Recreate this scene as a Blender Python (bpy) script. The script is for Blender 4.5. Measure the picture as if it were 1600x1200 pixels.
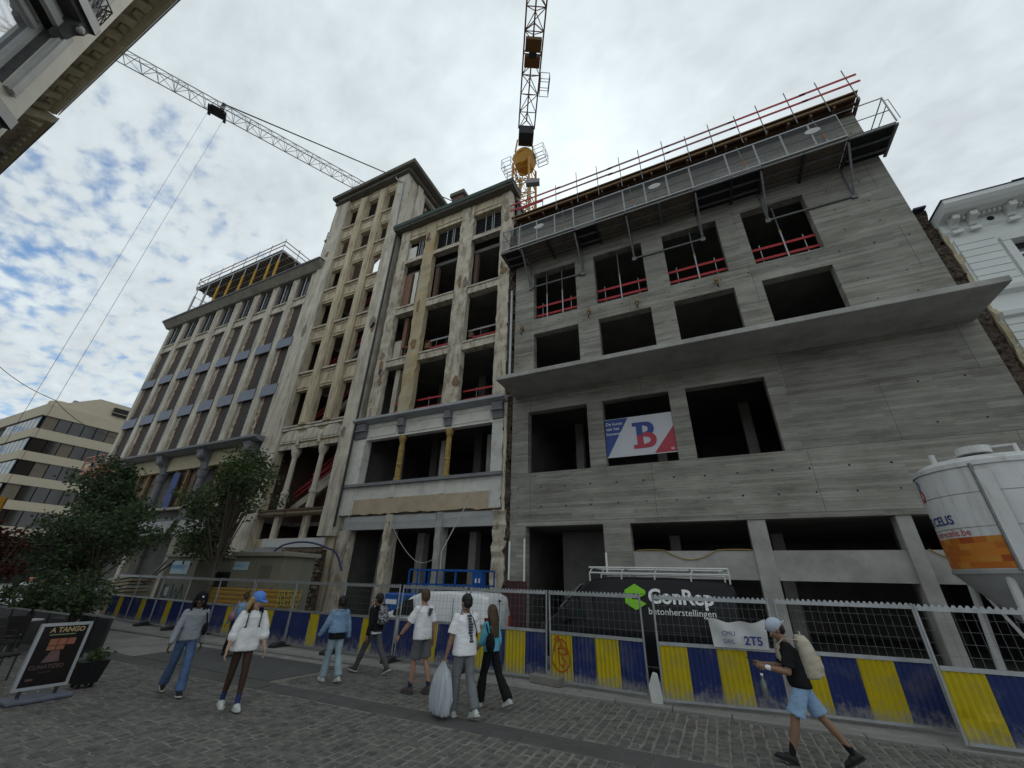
import bpy, bmesh, math, random
from mathutils import Vector, Matrix, Euler
R = math.radians
random.seed(7)
for o in list(bpy.data.objects):
    bpy.data.objects.remove(o)
S = bpy.context.scene
COL = S.collection

# ---------------------------------------------------------------- camera
CAM_H = 2.05
cd = bpy.data.cameras.new('camera')
cam = bpy.data.objects.new('camera', cd)
COL.objects.link(cam)
S.camera = cam
cd.sensor_width = 36.0
cd.lens = 618.68 / 1600 * 36.0
cd.clip_start = 0.05
cd.clip_end = 3000
def cam_axes(yaw, pitch, roll):
    F = Vector((math.sin(yaw) * math.cos(pitch), math.cos(yaw) * math.cos(pitch), math.sin(pitch)))
    Rt = Vector((math.cos(yaw), -math.sin(yaw), 0))
    U = Rt.cross(F)
    r = Rt * math.cos(roll) + U * math.sin(roll)
    u = -Rt * math.sin(roll) + U * math.cos(roll)
    return r, u, F
r_, u_, f_ = cam_axes(-0.450944, 0.461438, 0.027883)
cam.matrix_world = Matrix(((r_.x, u_.x, -f_.x, 0), (r_.y, u_.y, -f_.y, 0), (r_.z, u_.z, -f_.z, CAM_H), (0, 0, 0, 1)))

# ---------------------------------------------------------------- sky and sun
SUN_DIR = Vector((-0.16, 0.60, 0.78)).normalized()       # behind thin cloud, over the concrete building
SUN_EL = math.asin(SUN_DIR.z)
SUN_AZ = math.atan2(SUN_DIR.x, SUN_DIR.y)
world = bpy.data.worlds.new('World')
S.world = world
world.use_nodes = True
wn = world.node_tree.nodes
wl = world.node_tree.links
wn.clear()
def N(tree, t, **kw):
    n = tree.nodes.new(t)
    for k, v in kw.items():
        if k.startswith('i_'):
            n.inputs[int(k[2:])].default_value = v
        else:
            setattr(n, k, v)
    return n
def build_world():
    T = world.node_tree
    L = T.links.new
    out = N(T, 'ShaderNodeOutputWorld')
    bg = N(T, 'ShaderNodeBackground')
    bg.inputs[1].default_value = 0.1
    L(bg.outputs[0], out.inputs[0])
    sky = N(T, 'ShaderNodeTexSky', sky_type='NISHITA')
    sky.sun_disc = False
    sky.sun_elevation = SUN_EL
    sky.sun_rotation = SUN_AZ
    sky.air_density = 1.0
    sky.dust_density = 0.6
    sky.ozone_density = 2.0
    tc = N(T, 'ShaderNodeTexCoord')
    nrm = N(T, 'ShaderNodeVectorMath', operation='NORMALIZE')
    L(tc.outputs['Generated'], nrm.inputs[0])
    sep = N(T, 'ShaderNodeSeparateXYZ')
    L(nrm.outputs[0], sep.inputs[0])
    # the cloud layer is a flat sheet overhead: direction / height
    zc = N(T, 'ShaderNodeMath', operation='MAXIMUM', i_1=0.0)
    L(sep.outputs[2], zc.inputs[0])
    za = N(T, 'ShaderNodeMath', operation='ADD', i_1=0.18)
    L(zc.outputs[0], za.inputs[0])
    dv = N(T, 'ShaderNodeVectorMath', operation='DIVIDE')
    L(nrm.outputs[0], dv.inputs[0])
    cb = N(T, 'ShaderNodeCombineXYZ')
    for i in range(3):
        L(za.outputs[0], cb.inputs[i])
    L(cb.outputs[0], dv.inputs[1])
    flat = N(T, 'ShaderNodeVectorMath', operation='MULTIPLY')
    flat.inputs[1].default_value = (1, 1, 0)
    L(dv.outputs[0], flat.inputs[0])
    def noise(scale, detail, rough, dist=0.0, off=(0, 0, 0)):
        m = N(T, 'ShaderNodeMapping')
        m.inputs[1].default_value = off
        m.inputs[2].default_value = (0, 0, R(35))
        m.inputs[3].default_value = (1.0, 1.35, 1)
        L(flat.outputs[0], m.inputs[0])
        n = N(T, 'ShaderNodeTexNoise')
        n.inputs['Scale'].default_value = scale
        n.inputs['Detail'].default_value = detail
        n.inputs['Roughness'].default_value = rough
        n.inputs['Distortion'].default_value = dist
        L(m.outputs[0], n.inputs[0])
        return n.outputs[0]
    puff = noise(15.0, 5, 0.5, 0.15, (3.1, 1.7, 0))
    big = noise(1.6, 3, 0.5, 0.3, (0.4, 5.2, 0))
    soft = noise(3.2, 5, 0.6, 0.2, (9.4, 2.2, 0))
    def math2(op, a, b):
        n = N(T, 'ShaderNodeMath', operation=op)
        for i, q in enumerate((a, b)):
            if isinstance(q, (int, float)):
                n.inputs[i].default_value = q
            else:
                L(q, n.inputs[i])
        return n.outputs[0]
    # broken cloud towards the far left of the street, closed cloud elsewhere
    dt = N(T, 'ShaderNodeVectorMath', operation='DOT_PRODUCT')
    dt.inputs[1].default_value = Vector((-0.96, 0.22, -0.12)).normalized()
    L(nrm.outputs[0], dt.inputs[0])
    br = N(T, 'ShaderNodeMapRange', interpolation_type='SMOOTHSTEP')
    br.inputs[1].default_value = 0.22
    br.inputs[2].default_value = 0.78
    br.inputs[3].default_value = 0.44
    br.inputs[4].default_value = 0.025
    L(dt.outputs['Value'], br.inputs[0])
    cov = math2('ADD', math2('ADD', math2('MULTIPLY', puff, 0.55), math2('MULTIPLY', big, 0.45)), br.outputs[0])
    mask = N(T, 'ShaderNodeMapRange', interpolation_type='SMOOTHSTEP')
    mask.inputs[1].default_value = 0.345
    mask.inputs[2].default_value = 0.535
    L(cov, mask.inputs[0])
    # cloud brightness: thin parts near the hidden sun glow
    ds = N(T, 'ShaderNodeVectorMath', operation='DOT_PRODUCT')
    ds.inputs[1].default_value = SUN_DIR
    L(nrm.outputs[0], ds.inputs[0])
    dpos = math2('MAXIMUM', ds.outputs['Value'], 0.0)
    glow = math2('ADD', math2('MULTIPLY', math2('POWER', dpos, 30.0), 1.9), math2('MULTIPLY', math2('POWER', dpos, 8.0), 0.45))
    shade = math2('ADD', math2('MULTIPLY', soft, 2.4), 3.3)
    shade2 = math2('ADD', shade, math2('MULTIPLY', puff, 1.8))
    val = math2('ADD', shade2, glow)
    ccol = N(T, 'ShaderNodeVectorMath', operation='SCALE')
    ccol.inputs[0].default_value = (0.90, 1.0, 1.05)
    L(val, ccol.inputs[3])
    sks = N(T, 'ShaderNodeVectorMath', operation='MULTIPLY')
    sks.inputs[1].default_value = (0.85, 0.98, 1.02)
    L(sky.outputs[0], sks.inputs[0])
    mx = N(T, 'ShaderNodeMix', data_type='RGBA')
    L(mask.outputs[0], mx.inputs[0])
    L(sks.outputs[0], mx.inputs[6])
    L(ccol.outputs[0], mx.inputs[7])
    L(mx.outputs[2], bg.inputs[0])
build_world()
sd = bpy.data.lights.new('sun', 'SUN')
sd.energy = 0.8
sd.angle = R(14)
sd.color = (1.0, 0.96, 0.9)
sun = bpy.data.objects.new('sun', sd)
COL.objects.link(sun)
sun.rotation_euler = SUN_DIR.to_track_quat('Z', 'Y').to_euler()
S.view_settings.view_transform = 'Standard'
S.view_settings.look = 'None'
S.view_settings.gamma = 1.0
S.view_settings.use_curve_mapping = False
S.view_settings.exposure = 0.45
S.render.resolution_x = 1024
S.render.resolution_y = 768
S.render.engine = 'CYCLES'
S.cycles.max_bounces = 6
S.cycles.transparent_max_bounces = 12
# ---------------------------------------------------------------- mesh helpers
class MB:
    def __init__(s):
        s.v = []; s.f = []
    def add(s, vs, fs):
        o = len(s.v)
        s.v += [tuple(q) for q in vs]
        s.f += [tuple(i + o for i in f) for f in fs]
        return s
    def box(s, x0, x1, y0, y1, z0, z1):
        return s.hexa([(x0, y0, z0), (x1, y0, z0), (x1, y1, z0), (x0, y1, z0), (x0, y0, z1), (x1, y0, z1), (x1, y1, z1), (x0, y1, z1)])
    def hexa(s, p):
        return s.add(p, [(0, 3, 2, 1), (4, 5, 6, 7), (0, 1, 5, 4), (1, 2, 6, 5), (2, 3, 7, 6), (3, 0, 4, 7)])
    def obox(s, c, sz, rz=0.0, rx=0.0, ry=0.0):
        m = Euler((rx, ry, rz)).to_matrix()
        h = [q / 2 for q in sz]
        p = [(-1, -1, -1), (1, -1, -1), (1, 1, -1), (-1, 1, -1), (-1, -1, 1), (1, -1, 1), (1, 1, 1), (-1, 1, 1)]
        return s.hexa([Vector(c) + m @ Vector((a * h[0], b * h[1], d * h[2])) for a, b, d in p])
    def bar(s, p, q, w, h=None):
        """square bar from p to q"""
        h = h or w
        p = Vector(p); q = Vector(q); d = (q - p).normalized()
        up = Vector((0, 0, 1)) if abs(d.z) < 0.95 else Vector((0, 1, 0))
        a = d.cross(up).normalized() * w / 2
        b = a.cross(d).normalized() * h / 2
        return s.hexa([p - a - b, p + a - b, q + a - b, q - a - b, p - a + b, p + a + b, q + a + b, q - a + b])
    def tube(s, p, q, r, n=6, r2=None, cap=True):
        r2 = r if r2 is None else r2
        p = Vector(p); q = Vector(q); d = q - p
        if d.length < 1e-6: return s
        d.normalize()
        a = d.orthogonal().normalized(); b = d.cross(a)
        vs = []
        for c, rr in ((p, r), (q, r2)):
            for i in range(n):
                t = 2 * math.pi * i / n
                vs.append(c + a * math.cos(t) * rr + b * math.sin(t) * rr)
        fs = [(i, (i + 1) % n, n + (i + 1) % n, n + i) for i in range(n)]
        if cap:
            fs += [tuple(range(n - 1, -1, -1)), tuple(range(n, 2 * n))]
        return s.add(vs, fs)
    def path(s, pts, r, n=6):
        for a, b in zip(pts[:-1], pts[1:]):
            s.tube(a, b, r, n)
        return s
    def prism(s, pts, axis, a, b):
        """extrude a polygon; axis x: pts=(y,z), y: (x,z), z: (x,y)"""
        def P(u, w, t):
            return {'x': (t, u, w), 'y': (u, t, w), 'z': (u, w, t)}[axis]
        n = len(pts)
        vs = [P(u, w, a) for u, w in pts] + [P(u, w, b) for u, w in pts]
        fs = [tuple(range(n)), tuple(range(2 * n - 1, n - 1, -1))]
        fs += [(i, (i + 1) % n, n + (i + 1) % n, n + i) for i in range(n)]
        return s.add(vs, fs)
    def lathe(s, prof, cx=0, cy=0, n=16, cap=True):
        vs = []
        for r, z in prof:
            for i in range(n):
                t = 2 * math.pi * i / n
                vs.append((cx + r * math.cos(t), cy + r * math.sin(t), z))
        fs = []
        for k in range(len(prof) - 1):
            for i in range(n):
                j = (i + 1) % n
                fs.append((k * n + i, k * n + j, (k + 1) * n + j, (k + 1) * n + i))
        if cap:
            fs += [tuple(range(n - 1, -1, -1)), tuple(range((len(prof) - 1) * n, len(prof) * n))]
        return s.add(vs, fs)
    def ball(s, c, r, n=8, m=6, sc=(1, 1, 1), rot=None):
        vs = []; fs = []
        for k in range(m + 1):
            ph = math.pi * k / m
            for i in range(n):
                t = 2 * math.pi * i / n
                q = Vector((r * math.sin(ph) * math.cos(t) * sc[0], r * math.sin(ph) * math.sin(t) * sc[1], r * math.cos(ph) * sc[2]))
                if rot: q = rot @ q
                vs.append(Vector(c) + q)
        for k in range(m):
            for i in range(n):
                j = (i + 1) % n
                fs.append((k * n + i, (k + 1) * n + i, (k + 1) * n + j, k * n + j))
        return s.add(vs, fs)
    def wall(s, x0, x1, z0, z1, y0, y1, holes):
        """wall in the xz plane, front at y0, back at y1, with rectangular holes (xa,xb,za,zb)"""
        xs = sorted({x0, x1, *[q for h in holes for q in h[:2] if x0 < q < x1]})
        zs = sorted({z0, z1, *[q for h in holes for q in h[2:] if z0 < q < z1]})
        nx, nz = len(xs) - 1, len(zs) - 1
        def full(i, k):
            if i < 0 or k < 0 or i >= nx or k >= nz: return False
            cx = (xs[i] + xs[i + 1]) / 2; cz = (zs[k] + zs[k + 1]) / 2
            return not any(h[0] < cx < h[1] and h[2] < cz < h[3] for h in holes)
        for i in range(nx):
            for k in range(nz):
                if not full(i, k): continue
                a, b, c, d = xs[i], xs[i + 1], zs[k], zs[k + 1]
                s.add([(a, y0, c), (b, y0, c), (b, y0, d), (a, y0, d)], [(0, 1, 2, 3)])
                s.add([(a, y1, c), (b, y1, c), (b, y1, d), (a, y1, d)], [(3, 2, 1, 0)])
                if not full(i - 1, k): s.add([(a, y0, c), (a, y0, d), (a, y1, d), (a, y1, c)], [(0, 1, 2, 3)])
                if not full(i + 1, k): s.add([(b, y0, c), (b, y1, c), (b, y1, d), (b, y0, d)], [(0, 1, 2, 3)])
                if not full(i, k - 1): s.add([(a, y0, c), (a, y1, c), (b, y1, c), (b, y0, c)], [(0, 1, 2, 3)])
                if not full(i, k + 1): s.add([(a, y0, d), (b, y0, d), (b, y1, d), (a, y1, d)], [(0, 1, 2, 3)])
        return s
    def text(s, txt, size, fn, align='LEFT', bold=0.0, depth=0.0, sx=1.0):
        """flat lettering mapped through fn(u,v)->(x,y,z)"""
        cu = bpy.data.curves.new('t', 'FONT')
        cu.body = txt; cu.size = size; cu.align_x = align; cu.offset = bold; cu.resolution_u = 3
        ob = bpy.data.objects.new('t', cu)
        COL.objects.link(ob)
        bpy.context.view_layer.update()
        me = ob.evaluated_get(bpy.context.evaluated_depsgraph_get()).to_mesh()
        s.add([fn(v.co.x * sx, v.co.y) for v in me.vertices], [tuple(p.vertices) for p in me.polygons])
        ob.to_mesh_clear()
        bpy.data.objects.remove(ob); bpy.data.curves.remove(cu)
        return s
    def mesh(s, name, mat, smooth=False, recalc=True, off=None):
        me = bpy.data.meshes.new(name)
        if off is not None:
            vs = [(a - off[0], b - off[1], c - off[2]) for a, b, c in s.v]
        else:
            vs = s.v
        me.from_pydata(vs, [], s.f)
        if recalc:
            bm = bmesh.new(); bm.from_mesh(me)
            bmesh.ops.recalc_face_normals(bm, faces=bm.faces)
            bm.to_mesh(me); bm.free()
        if smooth:
            me.polygons.foreach_set('use_smooth', [True] * len(me.polygons))
            try: me.set_sharp_from_angle(angle=R(40))
            except Exception: pass
        me.materials.append(mat)
        me.update()
        return me
    def build(s, name, mat, parent=None, smooth=False, local=False, recalc=True, kind=None, bevel=0.0):
        off = None
        if parent is not None and not local:
            off = WLOC[parent.name]
        if parent is None and not local and s.v:
            # origin at the base of the thing
            xs = [q[0] for q in s.v]; ys = [q[1] for q in s.v]; zs = [q[2] for q in s.v]
            off = ((min(xs) + max(xs)) / 2, (min(ys) + max(ys)) / 2, min(zs))
        me = s.mesh(name, mat, smooth, recalc, off)
        o = bpy.data.objects.new(name, me)
        COL.objects.link(o)
        if parent is not None:
            o.parent = parent
            WLOC[o.name] = WLOC[parent.name]
        else:
            o.location = off or (0, 0, 0)
            WLOC[o.name] = off or (0, 0, 0)
        if bevel:
            b = o.modifiers.new('edge', 'BEVEL'); b.width = bevel; b.segments = 1; b.limit_method = 'ANGLE'
        if kind: o['kind'] = kind
        return o
WLOC = {}
def tag(o, label, cat, group=None, kind=None):
    o['label'] = label; o['category'] = cat
    if group: o['group'] = group
    if kind: o['kind'] = kind
    return o
def thing(name, label, cat, loc=(0, 0, 0), rz=0.0, group=None):
    o = bpy.data.objects.new(name, None)
    COL.objects.link(o)
    o.location = loc; o.rotation_euler = (0, 0, rz)
    o.empty_display_size = 0.2
    WLOC[o.name] = tuple(loc)
    return tag(o, label, cat, group)
def struct(name, mb, mat, **kw):
    o = mb.build(name, mat, None, **kw)
    o['kind'] = 'structure'
    return o
def copy_tree(o, parent=None):
    c = o.copy()
    COL.objects.link(c)
    if parent is not None:
        c.parent = parent
    WLOC[c.name] = WLOC.get(o.name, (0, 0, 0))
    for ch in list(o.children):
        copy_tree(ch, c)
    return c
def part_copy(o, parent, loc):
    """another object sharing o's mesh, placed at loc relative to the parent"""
    c = bpy.data.objects.new(o.name.split('.')[0], o.data)
    COL.objects.link(c)
    c.parent = parent; c.location = loc
    return c

# ---------------------------------------------------------------- materials
MATS = {}
def material(name, col, rough=0.8, var=0.15, scale=2.0, bump=0.15, bscale=40.0, metal=0.0, col2=None, streak=(1, 1, 1), spec=0.3, bdist=0.01, speckle=0.0, detail=6, contrast=0.5, stain=None, stain_scale=0.6, stain_amt=0.0, trans=0.0, sstreak=(1, 1, 1), srange=(0.5, 0.72)):
    if name in MATS: return MATS[name]
    m = bpy.data.materials.new(name)
    m.use_nodes = True
    T = m.node_tree; L = T.links.new
    b = T.nodes['Principled BSDF']
    b.inputs['Roughness'].default_value = rough
    b.inputs['Metallic'].default_value = metal
    b.inputs['Specular IOR Level'].default_value = spec
    tc = N(T, 'ShaderNodeTexCoord')
    oi = N(T, 'ShaderNodeObjectInfo')
    ad = N(T, 'ShaderNodeVectorMath', operation='MULTIPLY_ADD')
    cmb = N(T, 'ShaderNodeCombineXYZ')
    for i in range(3): L(oi.outputs['Random'], cmb.inputs[i])
    L(cmb.outputs[0], ad.inputs[0]); ad.inputs[1].default_value = (37, 53, 71)
    L(tc.outputs['Object'], ad.inputs[2])
    mp = N(T, 'ShaderNodeMapping'); mp.inputs[3].default_value = streak
    L(ad.outputs[0], mp.inputs[0])
    n1 = N(T, 'ShaderNodeTexNoise')
    n1.inputs['Scale'].default_value = scale; n1.inputs['Detail'].default_value = detail; n1.inputs['Roughness'].default_value = 0.62
    L(mp.outputs[0], n1.inputs[0])
    c2 = col2 or tuple(min(1, q * (1 + var)) for q in col)
    c1 = tuple(q * (1 - var) for q in col) if col2 is None else col
    mr = N(T, 'ShaderNodeMapRange'); mr.inputs[1].default_value = 0.5 - contrast / 2; mr.inputs[2].default_value = 0.5 + contrast / 2
    L(n1.outputs[0], mr.inputs[0])
    mx = N(T, 'ShaderNodeMix', data_type='RGBA')
    L(mr.outputs[0], mx.inputs[0])
    mx.inputs[6].default_value = (*c1, 1); mx.inputs[7].default_value = (*c2, 1)
    last = mx.outputs[2]
    if stain:
        n3 = N(T, 'ShaderNodeTexNoise')
        n3.inputs['Scale'].default_value = stain_scale; n3.inputs['Detail'].default_value = 8; n3.inputs['Roughness'].default_value = 0.7
        mp3 = N(T, 'ShaderNodeMapping'); mp3.inputs[3].default_value = sstreak; L(ad.outputs[0], mp3.inputs[0]); L(mp3.outputs[0], n3.inputs[0])
        m3 = N(T, 'ShaderNodeMapRange'); m3.inputs[1].default_value = srange[0]; m3.inputs[2].default_value = srange[1]; m3.inputs[4].default_value = stain_amt
        L(n3.outputs[0], m3.inputs[0])
        x3 = N(T, 'ShaderNodeMix', data_type='RGBA')
        L(m3.outputs[0], x3.inputs[0]); L(last, x3.inputs[6]); x3.inputs[7].default_value = (*stain, 1)
        last = x3.outputs[2]
    if speckle:
        n4 = N(T, 'ShaderNodeTexNoise'); n4.inputs['Scale'].default_value = 60; n4.inputs['Detail'].default_value = 3
        L(ad.outputs[0], n4.inputs[0])
        m4 = N(T, 'ShaderNodeMapRange'); m4.inputs[1].default_value = 0.35; m4.inputs[2].default_value = 0.65; m4.inputs[3].default_value = 1 - speckle; m4.inputs[4].default_value = 1 + speckle
        L(n4.outputs[0], m4.inputs[0])
        x4 = N(T, 'ShaderNodeVectorMath', operation='SCALE'); L(last, x4.inputs[0]); L(m4.outputs[0], x4.inputs[3])
        last = x4.outputs[0]
    L(last, b.inputs['Base Color'])
    if bump:
        n2 = N(T, 'ShaderNodeTexNoise'); n2.inputs['Scale'].default_value = bscale; n2.inputs['Detail'].default_value = 5
        L(mp.outputs[0], n2.inputs[0])
        bp = N(T, 'ShaderNodeBump'); bp.inputs['Strength'].default_value = bump; bp.inputs['Distance'].default_value = bdist
        L(n2.outputs[0], bp.inputs['Height']); L(bp.outputs[0], b.inputs['Normal'])
    if trans:
        b.inputs['Transmission Weight'].default_value = trans
    MATS[name] = m
    return m

def board_concrete(name, c_lo, c_hi, board=0.11, blen=2.6):
    m = bpy.data.materials.new(name); m.use_nodes = True
    T = m.node_tree; L = T.links.new
    b = T.nodes['Principled BSDF']; b.inputs['Roughness'].default_value = 0.86; b.inputs['Specular IOR Level'].default_value = 0.25
    tc = N(T, 'ShaderNodeTexCoord')
    sp = N(T, 'ShaderNodeSeparateXYZ'); L(tc.outputs['Object'], sp.inputs[0])
    sm = N(T, 'ShaderNodeMath', operation='ADD'); L(sp.outputs[0], sm.inputs[0]); L(sp.outputs[1], sm.inputs[1])
    cb = N(T, 'ShaderNodeCombineXYZ'); L(sm.outputs[0], cb.inputs[0]); L(sp.outputs[2], cb.inputs[1])
    br = N(T, 'ShaderNodeTexBrick'); br.offset = 0.37; br.offset_frequency = 3
    br.inputs['Scale'].default_value = 1.0; br.inputs['Brick Width'].default_value = blen; br.inputs['Row Height'].default_value = board
    br.inputs['Mortar Size'].default_value = 0.004; br.inputs['Mortar Smooth'].default_value = 0.3
    br.inputs['Color1'].default_value = (0, 0, 0, 1); br.inputs['Color2'].default_value = (1, 1, 1, 1); br.inputs['Mortar'].default_value = (0.2, 0.2, 0.2, 1)
    L(cb.outputs[0], br.inputs[0])
    def nz(scale, st, det=6, rg=0.6):
        mp = N(T, 'ShaderNodeMapping'); mp.inputs[3].default_value = st; L(tc.outputs['Object'], mp.inputs[0])
        n = N(T, 'ShaderNodeTexNoise'); n.inputs['Scale'].default_value = scale; n.inputs['Detail'].default_value = det; n.inputs['Roughness'].default_value = rg
        L(mp.outputs[0], n.inputs[0]); return n.outputs[0]
    grain = nz(1.0, (2.6, 2.6, 70), 7, 0.75)
    cloud = nz(0.55, (0.7, 0.7, 1.6), 8, 0.65)
    damp = nz(0.9, (0.5, 0.5, 2.2), 5, 0.6)
    def mm(op, a, c):
        n = N(T, 'ShaderNodeMath', operation=op)
        for i, q in enumerate((a, c)):
            if isinstance(q, (int, float)): n.inputs[i].default_value = q
            else: L(q, n.inputs[i])
        return n.outputs[0]
    v = mm('ADD', mm('ADD', mm('MULTIPLY', grain, 1.25), mm('MULTIPLY', br.outputs['Color'], 0.26)), mm('MULTIPLY', cloud, 1.0))
    v = mm('ADD', v, mm('MULTIPLY', damp, 0.5))
    mr = N(T, 'ShaderNodeMapRange'); mr.inputs[1].default_value = 1.2; mr.inputs[2].default_value = 1.9
    L(v, mr.inputs[0])
    mx = N(T, 'ShaderNodeMix', data_type='RGBA'); L(mr.outputs[0], mx.inputs[0])
    mx.inputs[6].default_value = (*c_lo, 1); mx.inputs[7].default_value = (*c_hi, 1)
    # pour joints between the shutter panels
    pj = N(T, 'ShaderNodeTexBrick'); pj.offset = 0.5
    pj.inputs['Scale'].default_value = 1.0; pj.inputs['Brick Width'].default_value = 5.4; pj.inputs['Row Height'].default_value = 2.2; pj.inputs['Mortar Size'].default_value = 0.02; pj.inputs['Mortar Smooth'].default_value = 0.6
    pj.inputs['Color1'].default_value = (.86, .86, .86, 1); pj.inputs['Color2'].default_value = (1, 1, 1, 1); pj.inputs['Mortar'].default_value = (.6, .6, .6, 1)
    L(cb.outputs[0], pj.inputs[0])
    xj = N(T, 'ShaderNodeMix', data_type='RGBA', blend_type='MULTIPLY'); xj.inputs[0].default_value = 1.0
    L(mx.outputs[2], xj.inputs[6]); L(pj.outputs['Color'], xj.inputs[7])
    mx = xj
    # pale efflorescence streaks
    ef = nz(1.2, (0.35, 0.35, 6.0), 8, 0.75)
    er = N(T, 'ShaderNodeMapRange'); er.inputs[1].default_value = 0.62; er.inputs[2].default_value = 0.78; er.inputs[4].default_value = 0.45
    L(ef, er.inputs[0])
    x2 = N(T, 'ShaderNodeMix', data_type='RGBA'); L(er.outputs[0], x2.inputs[0]); L(mx.outputs[2], x2.inputs[6]); x2.inputs[7].default_value = (0.52, 0.51, 0.48, 1)
    L(x2.outputs[2], b.inputs['Base Color'])
    h = mm('ADD', mm('MULTIPLY', grain, 0.6), mm('ADD', mm('MULTIPLY', br.outputs['Color'], 0.35), mm('MULTIPLY', br.outputs['Fac'], -0.8)))
    bp = N(T, 'ShaderNodeBump'); bp.inputs['Strength'].default_value = 0.55; bp.inputs['Distance'].default_value = 0.02
    L(h, bp.inputs['Height']); L(bp.outputs[0], b.inputs['Normal'])
    return m

def brick_mat(name, c1, c2, mortar, w=0.22, h=0.075, bump=0.6, msize=0.012, rough=0.9):
    m = bpy.data.materials.new(name); m.use_nodes = True
    T = m.node_tree; L = T.links.new
    b = T.nodes['Principled BSDF']; b.inputs['Roughness'].default_value = rough; b.inputs['Specular IOR Level'].default_value = 0.2
    tc = N(T, 'ShaderNodeTexCoord')
    sp = N(T, 'ShaderNodeSeparateXYZ'); L(tc.outputs['Object'], sp.inputs[0])
    sm = N(T, 'ShaderNodeMath', operation='ADD'); L(sp.outputs[0], sm.inputs[0]); L(sp.outputs[1], sm.inputs[1])
    cb = N(T, 'ShaderNodeCombineXYZ'); L(sm.outputs[0], cb.inputs[0]); L(sp.outputs[2], cb.inputs[1])
    br = N(T, 'ShaderNodeTexBrick')
    br.inputs['Scale'].default_value = 1.0; br.inputs['Brick Width'].default_value = w; br.inputs['Row Height'].default_value = h
    br.inputs['Mortar Size'].default_value = msize
    br.inputs['Color1'].default_value = (*c1, 1); br.inputs['Color2'].default_value = (*c2, 1); br.inputs['Mortar'].default_value = (*mortar, 1)
    L(cb.outputs[0], br.inputs[0])
    n = N(T, 'ShaderNodeTexNoise'); n.inputs['Scale'].default_value = 1.3; n.inputs['Detail'].default_value = 8; n.inputs['Roughness'].default_value = 0.7
    L(tc.outputs['Object'], n.inputs[0])
    mr = N(T, 'ShaderNodeMapRange'); mr.inputs[1].default_value = 0.48; mr.inputs[2].default_value = 0.62
    L(n.outputs[0], mr.inputs[0])
    mx = N(T, 'ShaderNodeMix', data_type='RGBA'); L(mr.outputs[0], mx.inputs[0]); L(br.outputs['Color'], mx.inputs[6])
    mx.inputs[7].default_value = (*[0.5 * (a + c) for a, c in zip(c2, mortar)], 1)
    L(mx.outputs[2], b.inputs['Base Color'])
    bp = N(T, 'ShaderNodeBump'); bp.inputs['Strength'].default_value = bump; bp.inputs['Distance'].default_value = 0.02; bp.invert = True
    L(br.outputs['Fac'], bp.inputs['Height']); L(bp.outputs[0], b.inputs['Normal'])
    return m

def glass_mat(name, tint=(0.02, 0.022, 0.025), rough=0.06):
    return material(name, tint, rough, var=0.1, bump=0.0, spec=0.8)

def mesh_mat(name, col, alpha):
    """fine safety netting: mostly see-through"""
    m = bpy.data.materials.new(name); m.use_nodes = True
    T = m.node_tree; L = T.links.new
    b = T.nodes['Principled BSDF']; b.inputs['Base Color'].default_value = (*col, 1); b.inputs['Roughness'].default_value = 0.7
    b.inputs['Alpha'].default_value = alpha
    return m

CONC = board_concrete('board_marked_concrete', (0.165, 0.155, 0.132), (0.45, 0.43, 0.38))
CONC_S = material('smooth_concrete', (0.36, 0.35, 0.325), 0.85, 0.28, 1.1, 0.2, 25, stain=(0.13, 0.125, 0.115), stain_amt=0.45)
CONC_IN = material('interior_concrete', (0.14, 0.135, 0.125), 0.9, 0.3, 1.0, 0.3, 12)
PLASTER = material('weathered_cream_plaster', (0.56, 0.47, 0.33), 0.9, 0.22, 1.6, 0.5, 22, streak=(1, 1, 0.25), bdist=0.02, stain=(0.16, 0.135, 0.105), stain_scale=1.5, stain_amt=0.62, sstreak=(1.6, 1.6, .35), srange=(.47, .64))
PLASTER_G = material('stained_grey_render', (0.54, 0.48, 0.385), 0.92, 0.28, 2.2, 0.9, 16, streak=(1, 1, 0.3), bdist=0.03, stain=(0.17, 0.13, 0.085), stain_scale=1.9, stain_amt=0.68, sstreak=(1.5, 1.5, .5), srange=(.48, .6))
PLASTER_L = material('pale_stained_stone', (0.58, 0.53, 0.44), 0.9, 0.2, 1.5, 0.4, 20, streak=(1, 1, 0.3), stain=(0.22, 0.19, 0.15), stain_scale=1.5, stain_amt=0.65, sstreak=(1.8, 1.8, .3), srange=(.46, .63))
WHITE_P = material('old_white_paint', (0.68, 0.66, 0.61), 0.75, 0.1, 2.0, 0.3, 25, stain=(0.3, 0.28, 0.24), stain_scale=1.4, stain_amt=0.55)
TAN_P = material('bare_tan_plaster', (0.47, 0.38, 0.27), 0.95, 0.15, 1.5, 0.5, 25, stain=(0.3, 0.24, 0.17), stain_amt=0.5)
BLUESTONE = material('grey_blue_stone', (0.2, 0.205, 0.22), 0.75, 0.2, 2.5, 0.3, 30)
GREENCU = material('dark_green_copper', (0.045, 0.075, 0.062), 0.7, 0.3, 3, 0.2, 20)
ZINC = material('blue_grey_panel', (0.19, 0.215, 0.275), 0.6, 0.12, 2, 0.1, 20)
BRICK = brick_mat('old_red_brick', (0.19, 0.085, 0.058), (0.11, 0.055, 0.042), (0.2, 0.17, 0.14))
BRICK_O = brick_mat('orange_brick', (0.33, 0.13, 0.07), (0.22, 0.09, 0.055), (0.24, 0.2, 0.16))
RUBBLE = material('rough_rubble', (0.085, 0.062, 0.048), 0.95, 0.7, 7.0, 1.0, 7.0, bdist=0.2, speckle=0.5, contrast=.3)
GALV = material('galvanised_steel', (0.36, 0.37, 0.38), 0.45, 0.2, 6, 0.1, 40, metal=0.65)
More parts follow.
